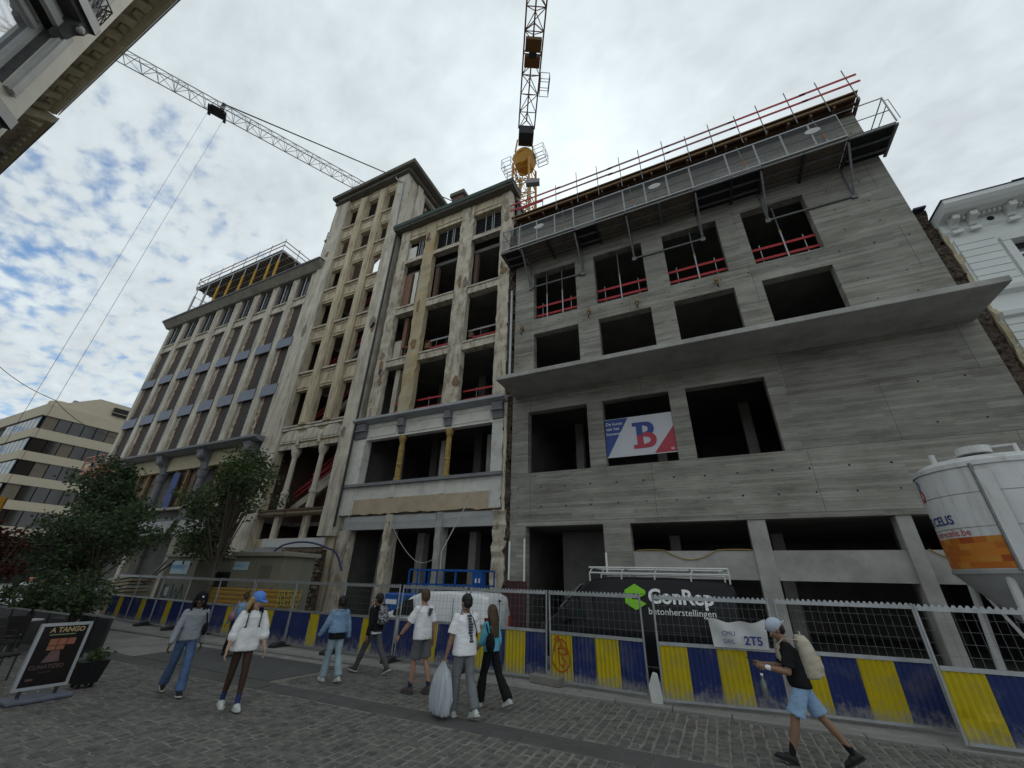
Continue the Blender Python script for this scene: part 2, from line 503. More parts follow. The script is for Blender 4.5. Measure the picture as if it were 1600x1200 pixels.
GALV_D = material('dull_scaffold_steel', (0.2, 0.205, 0.21), 0.55, 0.25, 6, 0.1, 40, metal=0.5)
DARKST = material('dark_steel', (0.045, 0.045, 0.05), 0.5, 0.2, 5, 0.1, 40, metal=0.4)
REDP = material('red_guard_rail_paint', (0.42, 0.035, 0.04), 0.55, 0.2, 6, 0.1, 40)
YELW = material('yellow_timber_beam', (0.42, 0.25, 0.045), 0.7, 0.25, 4, 0.2, 30, streak=(0.3, 1, 3))
PLYW = material('brown_formwork_ply', (0.13, 0.075, 0.045), 0.7, 0.3, 3, 0.2, 30)
WOOD = material('weathered_timber', (0.26, 0.17, 0.09), 0.8, 0.3, 4, 0.3, 30)
DECKU = material('stained_deck_underside', (0.14, 0.11, 0.085), 0.85, 0.4, 2.0, 0.3, 20, detail=8)
BLACKM = material('black_matte', (0.012, 0.012, 0.013), 0.6, 0.1, 5, 0)
WHITEV = material('white_vehicle_paint', (0.72, 0.73, 0.74), 0.28, 0.04, 3, 0.0, spec=0.5)
BLACKV = material('black_vehicle_paint', (0.008, 0.0085, 0.011), 0.32, 0.15, 3, 0.0, spec=0.22)
TYRE = material('tyre_rubber', (0.015, 0.015, 0.015), 0.85, 0.2, 8, 0.3, 60)
GLASS = glass_mat('dark_window_glass')
BLUE_L = material('bright_blue_paint', (0.015, 0.09, 0.33), 0.45, 0.2, 5, 0.05)
TXT_W = material('white_lettering', (0.78, 0.78, 0.78), 0.5, 0.03, 5, 0)
TXT_B = material('navy_lettering', (0.03, 0.05, 0.2), 0.5, 0.03, 5, 0)
TXT_R = material('red_lettering', (0.45, 0.035, 0.05), 0.5, 0.03, 5, 0)
GREEN_L = material('lime_green_logo', (0.22, 0.55, 0.02), 0.5, 0.03, 5, 0)
# ---------------------------------------------------------------- ground
ASPH = material('worn_street_surface', (0.11, 0.108, 0.104), 0.82, 0.35, 0.9, 0.35, 45, speckle=0.18, stain=(0.12, 0.115, 0.105), stain_scale=0.5, stain_amt=0.6)
PATCH = material('smooth_asphalt', (0.085, 0.085, 0.085), 0.8, 0.2, 1.2, 0.3, 60, speckle=0.2)
SAND = material('sandy_joint_bedding', (0.205, 0.193, 0.17), 0.95, 0.3, 6, 0.6, 40, stain=(0.14, 0.135, 0.125), stain_scale=0.55, stain_amt=0.8)
SETT = material('granite_sett', (0.07, 0.067, 0.062), 0.72, 0.5, 5.5, 0.4, 60, col2=(0.15, 0.141, 0.127), detail=2, contrast=0.35, speckle=0.2, spec=0.4)
GUTT = material('blue_stone_gutter', (0.088, 0.086, 0.083), 0.7, 0.25, 1.6, 0.25, 40, speckle=0.15)
PAVE = material('dusty_concrete_pavement', (0.26, 0.25, 0.235), 0.92, 0.25, 1.2, 0.5, 20, speckle=0.2, stain=(0.10, 0.095, 0.085), stain_scale=0.9, stain_amt=0.7)
KERB = material('kerb_stone', (0.22, 0.215, 0.2), 0.85, 0.25, 2, 0.4, 30, stain=(0.09, 0.085, 0.08), stain_scale=2, stain_amt=0.7)

struct('ground', MB().box(-700, 700, -700, 700, -0.5, 0.0), ASPH)
struct('street', MB().box(-30, 12, -2.0, 9.35, -0.2, 0.019), SAND)
struct('road', MB().box(-30, -17.05, -1.9, 6.58, -0.1, 0.03), ASPH)
struct('asphalt_patch', MB().prism([(-14.3, 7.14), (-9.0, 7.14), (-8.8, 9.0), (-14.6, 9.0)], 'z', -0.1, 0.031), PATCH)
struct('paving', MB().prism([(-30, 7.14), (-14.31, 7.14), (-14.61, 9.01), (-8.8, 9.01), (-8.8, 9.34), (-30, 9.34)], 'z', -0.1, 0.029), PAVE)
pv = struct('pavement', MB().box(-60, 40, 9.6, 17.0, -0.2, 0.055), PAVE)
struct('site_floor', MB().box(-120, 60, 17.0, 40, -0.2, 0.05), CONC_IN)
# kerb stones, one by one
kb = struct('kerb', MB().box(-60, 40, 9.40, 9.60, -0.2, 0.03), SAND)
x = -26.0
k0 = None
while x < 8:
    ln = random.uniform(0.9, 1.1)
    m = MB().box(0, ln - 0.012, 9.38, 9.62, 0.0, 0.072)
    o = m.build('kerb_stone', KERB, kb, local=True, bevel=0.012)
    o.location = (x - kb.location.x, -kb.location.y + random.uniform(-.008, .008), -kb.location.z + random.uniform(-.008, .004))
    x += ln
# gutter of dark stone slabs
gt = struct('gutter', MB().box(-30, 12, 6.6, 7.12, -0.15, 0.02), SAND)
x = -20.0
while x < 7:
    ln = random.uniform(0.75, 1.05)
    for a, b in ((6.61, 6.855), (6.865, 7.11)):
        m = MB().box(0, ln - 0.012, a, b, -0.05, 0.03)
        o = m.build('gutter_slab', GUTT, gt, local=True, bevel=0.006)
        o.location = (x - gt.location.x, -gt.location.y, -gt.location.z + random.uniform(-.004, .004))
    x += ln
# granite setts
def sett_geo(mb, cx, cy, w, l, h, rz, tz=0.0, seed=None):
    rnd = random.Random(seed) if seed is not None else random
    c, s_ = math.cos(rz), math.sin(rz)
    def P(a, b, z):
        return (cx + a * c - b * s_, cy + a * s_ + b * c, z)
    w /= 2; l /= 2; i = 0.022
    sq = [(-1, -1), (1, -1), (1, 1), (-1, 1)]
    j = [(rnd.uniform(-.008, .008), rnd.uniform(-.008, .008)) for _ in range(4)]
    vs = [P(a * w + e, b * l + g, -0.05) for (a, b), (e, g) in zip(sq, j)]
    vs += [P(a * w + e, b * l + g, h - 0.016) for (a, b), (e, g) in zip(sq, j)]
    vs += [P(a * (w - i) + e, b * (l - i) + g, h + rnd.uniform(-.003, .003)) for (a, b), (e, g) in zip(sq, j)]
    fs = [(8, 9, 10, 11)] + [(q, (q + 1) % 4, 4 + (q + 1) % 4, 4 + q) for q in range(4)] + [(4 + q, 4 + (q + 1) % 4, 8 + (q + 1) % 4, 8 + q) for q in range(4)]
    mb.add(vs, fs)
street = bpy.data.objects['street']
spots = []
for (ya, yb, xa, xb) in ((7.13, 9.36, -8.75, 6.5), (1.2, 6.59, -17.0, 6.0)):
    xx = xa
    row = 0
    while xx < xb:
        pitch = random.uniform(0.15, 0.172)
        yy = ya + random.uniform(0.0, 0.19)
        if yy - ya > 0.09:
            spots.append((xx + pitch / 2, ya + (yy - ya) / 2, pitch, yy - ya))
        while yy < yb - 0.08:
            ln = random.uniform(0.165, 0.235)
            ln = min(ln, yb - yy)
            spots.append((xx + pitch / 2, yy + ln / 2, pitch, ln))
            yy += ln
        xx += pitch
def view_near(s):
    v = Vector((s[0], s[1], 0)) - Vector((0, 0, CAM_H))
    z = v.dot(f_)
    if z < .3: return False
    return abs(v.dot(r_) / z * 618.68) < 1000 and abs(v.dot(u_) / z * 618.68) < 760
def view_key(s):
    v = Vector((s[0], s[1], 0)) - Vector((0, 0, CAM_H))
    z = v.dot(f_)
    if z <= 0.1: return 1e9
    u = v.dot(r_) / z * 618.68; w = -v.dot(u_) / z * 618.68
    if abs(u) > 800 or abs(w) > 600: return 1e8 + z
    return v.length
spots = [q for q in spots if view_near(q)]
spots.sort(key=view_key)
variants = []
for k in range(12):
    m = MB(); sett_geo(m, 0, 0, 0.136, 0.178, 0.03, 0, seed=k)
    variants.append(m.mesh('sett', SETT, recalc=False))
for k, (x, y, p, l) in enumerate(spots[:300]):
    o = bpy.data.objects.new('sett', variants[k % 12])
    COL.objects.link(o)
    o.parent = street
    o.location = (x - street.location.x, y - street.location.y, -street.location.z + random.uniform(-.007, .007))
    o.rotation_euler = (random.uniform(-.02, .02), random.uniform(-.02, .02), random.uniform(-.03, .03))
    o.scale = ((p - random.uniform(.012, .022)) / 0.136, (l - random.uniform(.008, .016)) / 0.178, 1)
m = MB()
for (x, y, p, l) in spots[300:]:
    sett_geo(m, x, y, p - random.uniform(.012, .022), l - random.uniform(.008, .016), 0.03 + random.uniform(-.006, .006), random.uniform(-.03, .03))
o = m.build('setts', SETT, street, recalc=False, kind='stuff')
# dust and rubble bits swept along the kerb
m = MB()
for _ in range(260):
    x = random.uniform(-9, 6); y = 9.36 - abs(random.gauss(0, 0.12)) if random.random() < .7 else random.uniform(9.65, 10.4)
    r = random.uniform(.006, .025)
    m.ball((x, y, (.03 if y < 9.4 else .056) + r * .4), r, 5, 3, (1, random.uniform(.6, 1.2), .6))
o = m.build('gravel', KERB, None, recalc=False); tag(o, 'loose pale grit and crumbs scattered along the kerb', 'gravel', kind='stuff')
# ---------------------------------------------------------------- new concrete building
cb_ = thing('concrete_building', 'bare board-marked concrete building shell with long projecting canopy slab', 'building', (0.75, 17.2, 0))
XW = [(-6.98, -4.45), (-3.38, -0.78), (0.28, 2.86), (3.95, 6.52)]
holes = [(a, b, 15.25, 18.55) for a, b in XW] + [(a, b, 11.25, 14.27) for a, b in XW]
holes += [(-7.28, -4.28, 6.58, 9.66), (-3.55, -0.64, 6.58, 9.66), (0.045, 3.0, 6.58, 9.66)]
MB().wall(-8.15, 9.64, 4.23, 22.6, 17.0, 17.42, holes).build('wall', CONC, cb_)
MB().box(-8.0, 9.55, 14.74, 17.0, 10.55, 10.76).build('canopy_slab', CONC_S, cb_, bevel=0.015)
for a, b in ((-8.15, -7.37), (-3.92, -2.85)):
    MB().box(a, b, 17.003, 17.45, 0.03, 4.23).build('pier', CONC, cb_)
for a, b in ((1.26, 1.82), (5.40, 5.80), (9.1, 9.63)):
    MB().box(a, b, 17.05, 17.55, 0.03, 4.23).build('column', CONC_S, cb_, bevel=0.015)
for a, b in ((-2.85, 1.26), (1.82, 5.40), (5.80, 9.1)):
    MB().box(a, b, 17.14, 17.44, 2.28, 3.21).build('spandrel_beam', CONC_S, cb_)
# floors, inner columns and rear walls
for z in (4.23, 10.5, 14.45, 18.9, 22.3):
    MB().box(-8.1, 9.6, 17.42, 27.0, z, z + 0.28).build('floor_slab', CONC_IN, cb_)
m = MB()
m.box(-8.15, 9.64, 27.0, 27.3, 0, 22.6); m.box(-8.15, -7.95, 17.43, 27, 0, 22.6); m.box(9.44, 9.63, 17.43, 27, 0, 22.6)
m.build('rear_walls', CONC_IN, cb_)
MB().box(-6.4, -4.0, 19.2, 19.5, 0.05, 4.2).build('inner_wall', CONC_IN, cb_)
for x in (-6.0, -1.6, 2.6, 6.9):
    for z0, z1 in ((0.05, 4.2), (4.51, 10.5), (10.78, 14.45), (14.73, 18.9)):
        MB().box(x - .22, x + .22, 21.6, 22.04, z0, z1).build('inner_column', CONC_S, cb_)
# tie holes
m = MB()
for z in (19.9, 21.4, 14.85, 10.98, 5.05, 5.9):
    for i in range(16):
        x = -7.75 + i * 1.13
        m.tube((x + random.uniform(-.05, .05), 16.994, z + random.uniform(-.04, .04)), (x, 17.02, z), 0.032, 8)
for x in (7.4, 8.6):
    for z in (7.1, 8.6, 12.2, 13.2, 15.9, 17.1, 18.3): m.tube((x, 16.994, z), (x, 17.02, z), 0.032, 8)
m.build('tie_holes', BLACKM, cb_, kind='stuff')
for x, z in ((-7.64, 14.67), (-3.82, 14.75), (-1.38, 14.63), (2.23, 14.72)):
    a = MB().box(x - .07, x + .07, 16.72, 17.0, z - .02, z + .2).tube((x, 16.8, z - .3), (x, 16.8, z + .05), .045, 8).build('anchor_cone', WOOD, cb_)
    MB().tube((x, 16.76, z - .42), (x, 16.76, z - .2), .03, 6).build('anchor_bolt', BLACKM, a)
for x, z0, z1, in ((-8.12, 2.08, 3.62), (-7.40, 2.05, 3.72), (-3.88, 2.35, 3.15)):
    MB().box(x - .035, x + .035, 16.95, 16.998, z0, z1).build('corner_strip', TXT_W, cb_)
m = MB().box(-8.2, -7.30, 16.9, 16.99, 0.06, 2.05)
m.build('plywood_cladding', material('maroon_plywood', (0.07, 0.03, 0.035), 0.6, 0.25, 3, 0.1), cb_)
# slack yellow cable over the beams
m = MB()
for x0, x1, sag in ((-2.7, -1.7, -.02), (-1.7, 0.1, .32), (0.1, 1.2, -.02), (5.9, 6.9, .25)):
    pts = [(x0 + (x1 - x0) * t / 8, 17.10, 3.23 - sag * math.sin(math.pi * t / 8)) for t in range(9)]
    m.path(pts, .018, 5)
cab = m.build('cable', material('yellow_cable', (0.35, 0.24, 0.06), 0.6, .1, 3, 0), None)
tag(cab, 'slack yellow cable hanging over the pale ground floor beams', 'cable')

# steel props standing in the upper windows, red safety rails
def prop(x, z0, z1, y, label):
    t = thing('steel_prop', label, 'prop', (x, y, z0), group='props in the top window openings')
    MB().tube((x, y, z0 + .01), (x, y, z0 + 1.7), .038, 8).box(x - .09, x + .09, y - .07, y + .07, z0, z0 + .012).build('outer_tube', GALV, t)
    MB().tube((x, y, z0 + 1.7), (x, y, z1 - .014), .028, 8).box(x - .1, x + .1, y - .07, y + .07, z1 - .014, z1 - .002).build('inner_tube', GALV_D, t)
    MB().tube((x, y, z0 + 1.6), (x, y, z0 + 1.74), .052, 8).build('collar', material('worn_gold_collar', (.3, .24, .08), .5, .2), t)
for x, lb in ((-6.25, 'left of the two grey steel props in the leftmost top window'), (-5.32, 'right of the two grey steel props in the leftmost top window'),
              (-2.1, 'grey steel prop in the second top window from the left'), (1.62, 'grey steel prop in the third top window from the left'), (5.3, 'grey steel prop in the rightmost top window')):
    prop(x, 15.25, 18.55, 17.24, lb)
for k, (a, b) in enumerate(XW):
    t = thing('guard_rail', 'red double guard rail across the %s top window of the concrete building' % ('leftmost', 'second', 'third', 'rightmost')[k], 'guard rail', ((a + b) / 2, 17.32, 15.25), group='red rails in the concrete building windows')
    for z in (15.62, 16.24):
        MB().box(a + .01, b - .01, 17.33, 17.36, z, z + .13).build('rail', REDP, t)
    for x in (a + .42, b - .42):
        MB().tube((x, 17.38, 15.252), (x, 17.38, 16.55), .022, 6).build('post', GALV, t)

# banner hung in the middle opening
bn = thing('banner', 'white banner with blue corner, red corner and a large blue and red letter B', 'banner', (-2.1, 17.05, 6.95))
BX0, BX1, BZ0, BZ1 = -3.52, -0.65, 6.95, 8.72
BWHITE = material('banner_white', (0.55, 0.56, 0.6), 0.6, 0.05, 2, 0.1, 6)
MB().box(BX0, BX1, 17.06, 17.075, BZ0, BZ1).build('sheet', BWHITE, bn)
BBLUE = material('banner_blue', (0.045, 0.075, 0.26), 0.6, 0.08, 2, 0); BRED = material('banner_red', (0.42, 0.055, 0.08), 0.6, 0.08, 2, 0)
MB().prism([(BX0, BZ0 + .05), (BX0 + .05, BZ0 + .05), (BX0 + 1.03, BZ1 - .02), (BX0, BZ1 - .02)], 'y', 17.052, 17.059).build('blue_corner', BBLUE, bn)
MB().prism([(BX1, BZ0 + .04), (BX1, BZ1 - .62), (BX1 - .88, BZ0 + .04)], 'y', 17.052, 17.059).build('red_corner', BRED, bn)
def bfn(y): return lambda u, v: (BX0 + u, y, BZ0 + v)
# slab-serif letter B: blue above, red below
def letterB(z_lo, z_hi, x0, xb0, xb1, th):
    pass
bx, bz, bh, bw = BX0 + 1.18, BZ0 + .3, 1.17, 0.9
mid = bz + bh * .49
def bowl(m, cx, z0, z1, w, th):
    n = 10; rz = (z1 - z0) / 2; cz = (z0 + z1) / 2
    out = []; inn = []
    for i in range(n + 1):
        t = -math.pi / 2 + math.pi * i / n
        out.append((cx + max(0.0, math.cos(t)) ** .75 * w, cz + math.sin(t) * rz))
        inn.append((cx + max(0.0, math.cos(t)) ** .75 * (w - th), cz + math.sin(t) * (rz - th * .78)))
    for i in range(n):
        m.prism([out[i], out[i + 1], inn[i + 1], inn[i]], 'y', 17.046, 17.05)
m = MB(); m.box(bx, bx + .42, 17.046, 17.05, bz + bh - .17, bz + bh); m.box(bx + .16, bx + .42, 17.046, 17.05, mid, bz + bh - .171)
m.box(bx + .42, bx + .5, 17.046, 17.05, bz + bh - .17, bz + bh); bowl(m, bx + .5, mid - .06, bz + bh, .40, .25)
m.build('letter_top', BBLUE, bn)
m = MB(); m.box(bx, bx + .42, 17.046, 17.05, bz, bz + .17); m.box(bx + .16, bx + .42, 17.046, 17.05, bz + .171, mid - .001)
m.box(bx + .42, bx + .5, 17.046, 17.05, bz, bz + .17); m.box(bx + .42, bx + .5, 17.044, 17.0458, mid - .06, mid + .11); bowl(m, bx + .5, bz, mid + .11, .46, .25)
m2 = MB()
m2.v = [(a, b - .0022, c) for a, b, c in m.v]; m2.f = m.f
m2.build('letter_bottom', BRED, bn)
m = MB()
for i, tx in enumerate(('De kunst', 'van het', 'bouwen')):
    m.text(tx, .2, lambda u, v, i=i: (BX0 + .04 + u, 17.048, BZ1 - .3 - i * .23 + v))
m.text('BE', .13, lambda u, v: (BX1 - .22 + u, 17.048, BZ0 + .12 + v))
m.build('lettering', TXT_W, bn)

# ---------------------------------------------------------------- roof formwork with guard rails
rf = thing('roof_formwork', 'brown roof formwork on yellow timber beams along the concrete roof edge', 'formwork', (0.75, 16.8, 22.6))
MB().box(-8.2, 9.75, 16.15, 18.9, 23.02, 23.06).build('deck', PLYW, rf)
MB().box(-8.2, 9.75, 16.13, 16.149, 22.99, 23.05).build('edge_board', WOOD, rf)
for y in (16.22, 16.62, 17.1, 17.7):
    MB().box(-8.15, 9.7, y, y + .09, 22.80, 22.9).build('timber_beam', WOOD if y < 16.5 else PLYW, rf)
    MB().box(-8.15, 9.7, y + .03, y + .06, 22.901, 23.015).build('beam_web', PLYW, rf)
for i in range(20):
    x = -8.0 + i * .93
    MB().box(x, x + .09, 16.3, 18.6, 22.59, 22.795).build('cross_beam', PLYW, rf)
MB().box(-8.15, 9.64, 17.02, 17.06, 22.0, 22.6).build('shutter_board', PLYW, rf)
t = thing('roof_guard_rail', 'long red and grey double guard rail along the concrete building roof edge', 'guard rail', (0.75, 16.2, 23.06))
px_ = [-8.0, -5.16, -3.81, -2.55, -1.21, -0.09, 1.2, 2.4, 3.6, 4.86, 5.9, 7.2, 8.5, 9.62]
for x in px_:
    MB().tube((x, 16.17, 22.3), (x, 16.17, 24.55 + random.uniform(-.1, .5)), .024, 6).build('post', GALV_D, t)
x = -8.3
while x < 9.6:
    x2 = min(x + 3.2, 10.0)
    for z in (23.55, 24.08):
        dz = random.uniform(-.03, .03)
        MB().box(x, x2 + .25 if x2 < 9.9 else x2, 16.105 + (.012 if z > 24 else 0), 16.135 + (.012 if z > 24 else 0), z + dz, z + .12 + dz).build('rail', REDP if x > 3 or x < -7 else material('faded_pinkish_rail', (.25, .1, .1), .6, .3, 5, 0), t)
    x = x2
# props slanting below the formwork
m_i = 0
for x in (-7.7, -4.9, -0.9, 4.6, 7.9):
    t = thing('formwork_prop', ['white steel prop under the roof formwork at its left end', 'steel prop under the roof formwork, second from the left', 'steel prop under the roof formwork, third from the left', 'steel prop under the roof formwork, second from the right', 'orange sleeved steel prop under the right end of the roof formwork'][m_i], 'prop', (x, 16.3, 20.0), group='props under the roof formwork')
    MB().tube((x + .25, 16.5, 19.62), (x + .1, 16.5, 21.4), .04, 8).build('outer_tube', GALV, t)
    MB().tube((x + .1, 16.5, 21.35), (x, 16.5, 22.58), .028, 8).build('inner_tube', GALV_D, t)
    MB().tube((x + .13, 16.5, 21.0), (x + .1, 16.5, 21.4), .052, 8).build('collar', material('orange_collar', (.45, .16, .03), .5, .2), t)
    m_i += 1

# ---------------------------------------------------------------- bracket scaffold under the roof
hs = thing('bracket_scaffold', 'grey steel bracket scaffold with mesh railing hung on the concrete facade', 'scaffold', (0.75, 16.2, 19.2))
ZP, YF = 19.45, 15.42
secs = [(-8.4, -7.25, 0), (-7.25, -3.95, 1), (-3.95, -2.8, 0), (-2.8, -1.2, 1), (-1.2, 2.1, 1), (2.1, 3.72, 0), (3.72, 4.95, 0), (4.95, 8.22, 1), (8.22, 9.83, 0)]
for a, b, lt in secs:
    m = MB()
    if lt:
        n = 5
        w = (16.98 - YF) / n
        for i in range(n):
            MB().box(a + .03, b - .03, YF + i * w + .006, YF + (i + 1) * w - .006, ZP, ZP + .05).build('deck_board', DECKU, hs)
    else:
        MB().box(a + .01, b - .01, YF + .05, 16.98, ZP - .02, ZP + .03).build('deck_sheet', BLACKM, hs)
    for y in (YF + .04, YF + .62, YF + 1.2):
        MB().box(a + .012, b - .012, y, y + .07, ZP - .11, ZP - .022).build('bearer', GALV_D, hs)
for x in (-8.4, -7.25, -5.6, -3.95, -2.8, -1.2, .45, 2.1, 3.72, 4.95, 6.6, 8.22, 9.8):
    MB().box(x - .05, x + .05, YF, 16.99, ZP - .2, ZP - .111).build('cross_member', DARKST if random.random() < .7 else GALV_D, hs)
ZT = 21.05
NET = mesh_mat('railing_mesh', (0.1, 0.105, 0.11), 0.22)
for a, b, lt in secs[:-1]:
    n = max(1, round((b - a) / 1.15))
    for i in range(n):
        u0 = a + (b - a) * i / n + .02; u1 = a + (b - a) * (i + 1) / n - .02
        p = MB().box(u0, u1, YF - .012, YF + .002, ZP + .1, ZT - .03).build('mesh_panel', NET, hs)
        m = MB(); m.box(u0 - .01, u0 + .012, YF - .02, YF + .02, ZP + .02, ZT); m.box(u1 - .012, u1 + .01, YF - .02, YF + .02, ZP + .02, ZT)
        m.box(u0 + .021, u1 - .021, YF - .018, YF + .018, ZT - .045, ZT); m.box(u0 + .021, u1 - .021, YF - .018, YF + .018, ZP + .06, ZP + .12)
        m.build('panel_frame', GALV, hs)
MB().tube((-8.4, YF + .05, 20.25), (9.83, YF + .05, 20.25), .022, 6).build('middle_tube', GALV_D, hs)
for k in range(7):
    rk = random.Random(k + 5); xx = -7.6 + k * 2.5 + rk.uniform(-.5, .5)
    MB().obox((xx, 16.3 + rk.uniform(-.2, .2), ZP + .05 + .2), (rk.uniform(.8, 1.8), .3, .3), rk.uniform(-.2, .2)).build('stored_boards', (PLYW, WOOD, DARKST)[k % 3], hs)
    MB().tube((xx + .6, 16.7, ZP + .06), (xx + .75, 16.75, 21.9), .035, 6).build('standing_tube', GALV_D, hs)
MB().tube((-8.4, YF, ZT + .02), (9.85, YF, ZT + .02), .025, 6).build('top_tube', GALV_D, hs)
m = MB(); m.tube((9.83, YF, ZP), (9.83, YF, ZT + .05), .03); m.tube((9.83, 16.95, ZP), (9.83, 16.95, ZT + .05), .03); m.tube((9.83, YF, ZT), (9.83, 16.95, ZT), .025); m.tube((9.83, YF, ZT - .5), (9.83, 16.95, ZT - .5), .02)
m.tube((9.98, YF, ZP + .1), (9.98, YF, ZT - .2), .016); m.tube((9.83, YF, ZT - .2), (9.98, YF, ZT - .2), .016)
m.build('end_frame', GALV, hs)
m = MB(); m.tube((-8.4, YF, ZP), (-8.4, YF, ZT), .03); m.tube((-8.4, 16.95, ZP), (-8.4, 16.95, ZT), .03); m.tube((-8.4, YF, ZT), (-8.4, 16.95, ZT), .025)
m.build('end_frame', GALV, hs)
for a, b in ((-7.15, -3.98), (-1.2, 2.13), (4.93, 8.2)):
    for x in (a, b):
        m = MB(); m.tube((x, YF + .12, ZP - .15), (x, 16.93, 17.55), .045, 8); m.tube((x, 16.93, ZP - .15), (x, 16.93, 17.5), .045, 8); m.box(x - .1, x + .1, 16.9, 16.997, 17.4, 17.62)
        m.build('bracket', GALV_D, hs)
    MB().tube((a, 16.93, 17.52), (b, 16.93, 17.52), .045, 8).build('wall_tube', GALV_D, hs)
for x, z in ((-6.0, 20.5), (0.4, 20.5), (7.2, 20.5)):
    MB().lathe([(.001, 0), (.3, 0), (.3, .012), (.001, .012)], 0, 0, 18).build('plate', material('oval_white_plate', (.5, .5, .48), .6, .1), hs, local=True)
    o = hs.children[-1] if False else None
for o in [c for c in hs.children if c.name.startswith('plate')]:
    pass
pl = [c for c in hs.children if c.name.startswith('plate')]
for o, (x, z) in zip(pl, ((-6.0, 20.5), (0.4, 20.5), (7.2, 20.5))):
    o.rotation_euler = (R(90), 0, 0); o.scale = (1, .55, 1)
    o.location = (x - hs.location.x, YF - .03 - hs.location.y, z - hs.location.z)
# ---------------------------------------------------------------- old three-bay building, stripped to its frame
ob_ = thing('stripped_building', 'gutted old building of three wide bays with rough pillars, pale ledge and golden window columns', 'building', (-13.6, 17.2, 0))
def rough_box(m, x0, x1, y0, y1, z0, z1, nz=14, j=0.03, nx=2):
    """post with slightly broken arrises"""
    rnd = random.random
    rows = []
    for k in range(nz + 1):
        z = z0 + (z1 - z0) * k / nz
        a = (rnd() - .5) * j; b = (rnd() - .5) * j; c = (rnd() - .5) * j
        if random.random() < .12: b -= j * 1.4
        rows.append([(x0 + a, y0 + c, z), (x1 + b, y0 + c + (rnd() - .5) * j, z), (x1 + b * .3, y1, z), (x0 + a * .3, y1, z)])
    vs = [p for r in rows for p in r]
    fs = []
    for k in range(nz):
        for i in range(4):
            jn = (i + 1) % 4
            fs.append((k * 4 + i, k * 4 + jn, (k + 1) * 4 + jn, (k + 1) * 4 + i))
    fs += [(3, 2, 1, 0), tuple(nz * 4 + i for i in range(4))]
    m.add(vs, fs)
    return m
PIL = [(-18.35, -17.5), (-15.87, -14.93), (-12.70, -11.63), (-9.40, -8.62)]
for i, (a, b) in enumerate(PIL):
    rough_box(MB(), a, b, 16.97, 17.36, 10.75, 26.85, 40, .06).build('pillar', PLASTER_G if i != 1 else material('ochre_stained_render', (0.44, 0.37, 0.25), .92, .22, 1.6, .9, 16, streak=(1, 1, .25), bdist=.03, stain=(.42, .25, .07), stain_scale=.7, stain_amt=.75), ob_)
bays = [(PIL[i][1], PIL[i + 1][0]) for i in range(3)]
for (a, b) in bays:
    for z0, z1 in ((14.38, 14.95), (18.6, 19.2), (23.7, 23.4), (25.75, 26.85)):
        rough_box(MB(), a + .002, b - .002, 17.0, 17.5, z0, z1, 3, .02).build('sill_beam', PLASTER_G if z1 < 26 else PLASTER, ob_)
        if z1 < 25:
            MB().box(a + .003, b - .003, 16.93, 16.987, z1 - .12, z1 - .02).build('sill_edge', PLASTER_L, ob_)
    MB().box(a + .01, b - .01, 16.95, 16.985, 26.05, 26.12).build('moulding', PLASTER_G, ob_)
# cornice with copper edge
MB().prism([(16.5, 26.86), (17.8, 26.86), (17.8, 27.45), (16.42, 27.3), (16.42, 27.05)], 'x', -18.85, -8.35).build('cornice', material('dark_cornice_soffit', (.12, .115, .1), .9, .3, 3, .3), ob_)
MB().prism([(16.38, 27.02), (16.418, 27.02), (16.418, 27.31), (17.8, 27.47), (17.8, 27.52), (16.38, 27.36)], 'x', -18.9, -8.32).build('cornice_flashing', GREENCU, ob_)
# ledge above the first floor
MB().prism([(16.52, 10.6), (16.9, 10.45), (17.5, 10.45), (17.5, 10.75), (16.52, 10.75)], 'x', -18.9, -8.45).build('ledge', material('pale_blue_grey_stone', (.36, .375, .4), .75, .12, 2, .2, stain=(.2, .2, .2), stain_amt=.4), ob_)
MB().box(-18.86, -8.62, 17.02, 17.4, 9.45, 10.449).build('frieze', WHITE_P, ob_)
for a, b in ((-17.93, -15.6), (-15.0, -12.3), (-11.8, -9.35)):
    m = MB(); m.box(a + .1, b - .1, 16.985, 17.019, 9.6, 9.68); m.box(a + .1, b - .1, 16.985, 17.019, 10.2, 10.28); m.box(a + .1, a + .18, 16.985, 17.019, 9.681, 10.199); m.box(b - .18, b - .1, 16.985, 17.019, 9.681, 10.199)
    m.build('frieze_moulding', WHITE_P, ob_)
for x, w in ((-18.4, .9), (-15.28, .42), (-12.05, .42), (-8.97, .62)):
    m = MB(); m.prism([(16.72, 10.44), (17.019, 10.44), (17.019, 9.55), (16.93, 9.6), (16.8, 10.05)], 'x', x - w / 2, x + w / 2); m.box(x - w / 2 - .04, x + w / 2 + .04, 16.7, 17.0, 9.98, 10.06)
    m.build('console', BLUESTONE, ob_)
MB().box(-18.9, -17.95, 16.95, 17.5, 5.1, 9.449).build('pilaster', WHITE_P, ob_)
rough_box(MB(), -9.28, -8.63, 16.95, 17.5, 5.1, 9.449, 12, .03).build('pilaster', material('peeling_white_paint', (.58, .57, .53), .85, .1, 2, .5, 18, stain=(.26, .22, .17), stain_scale=1.1, stain_amt=.95), ob_)
GOLD = material('gilded_iron_column', (0.40, 0.27, 0.09), .55, .35, 7, .6, 30, metal=.2, stain=(.12, .07, .03), stain_scale=5, stain_amt=.8)
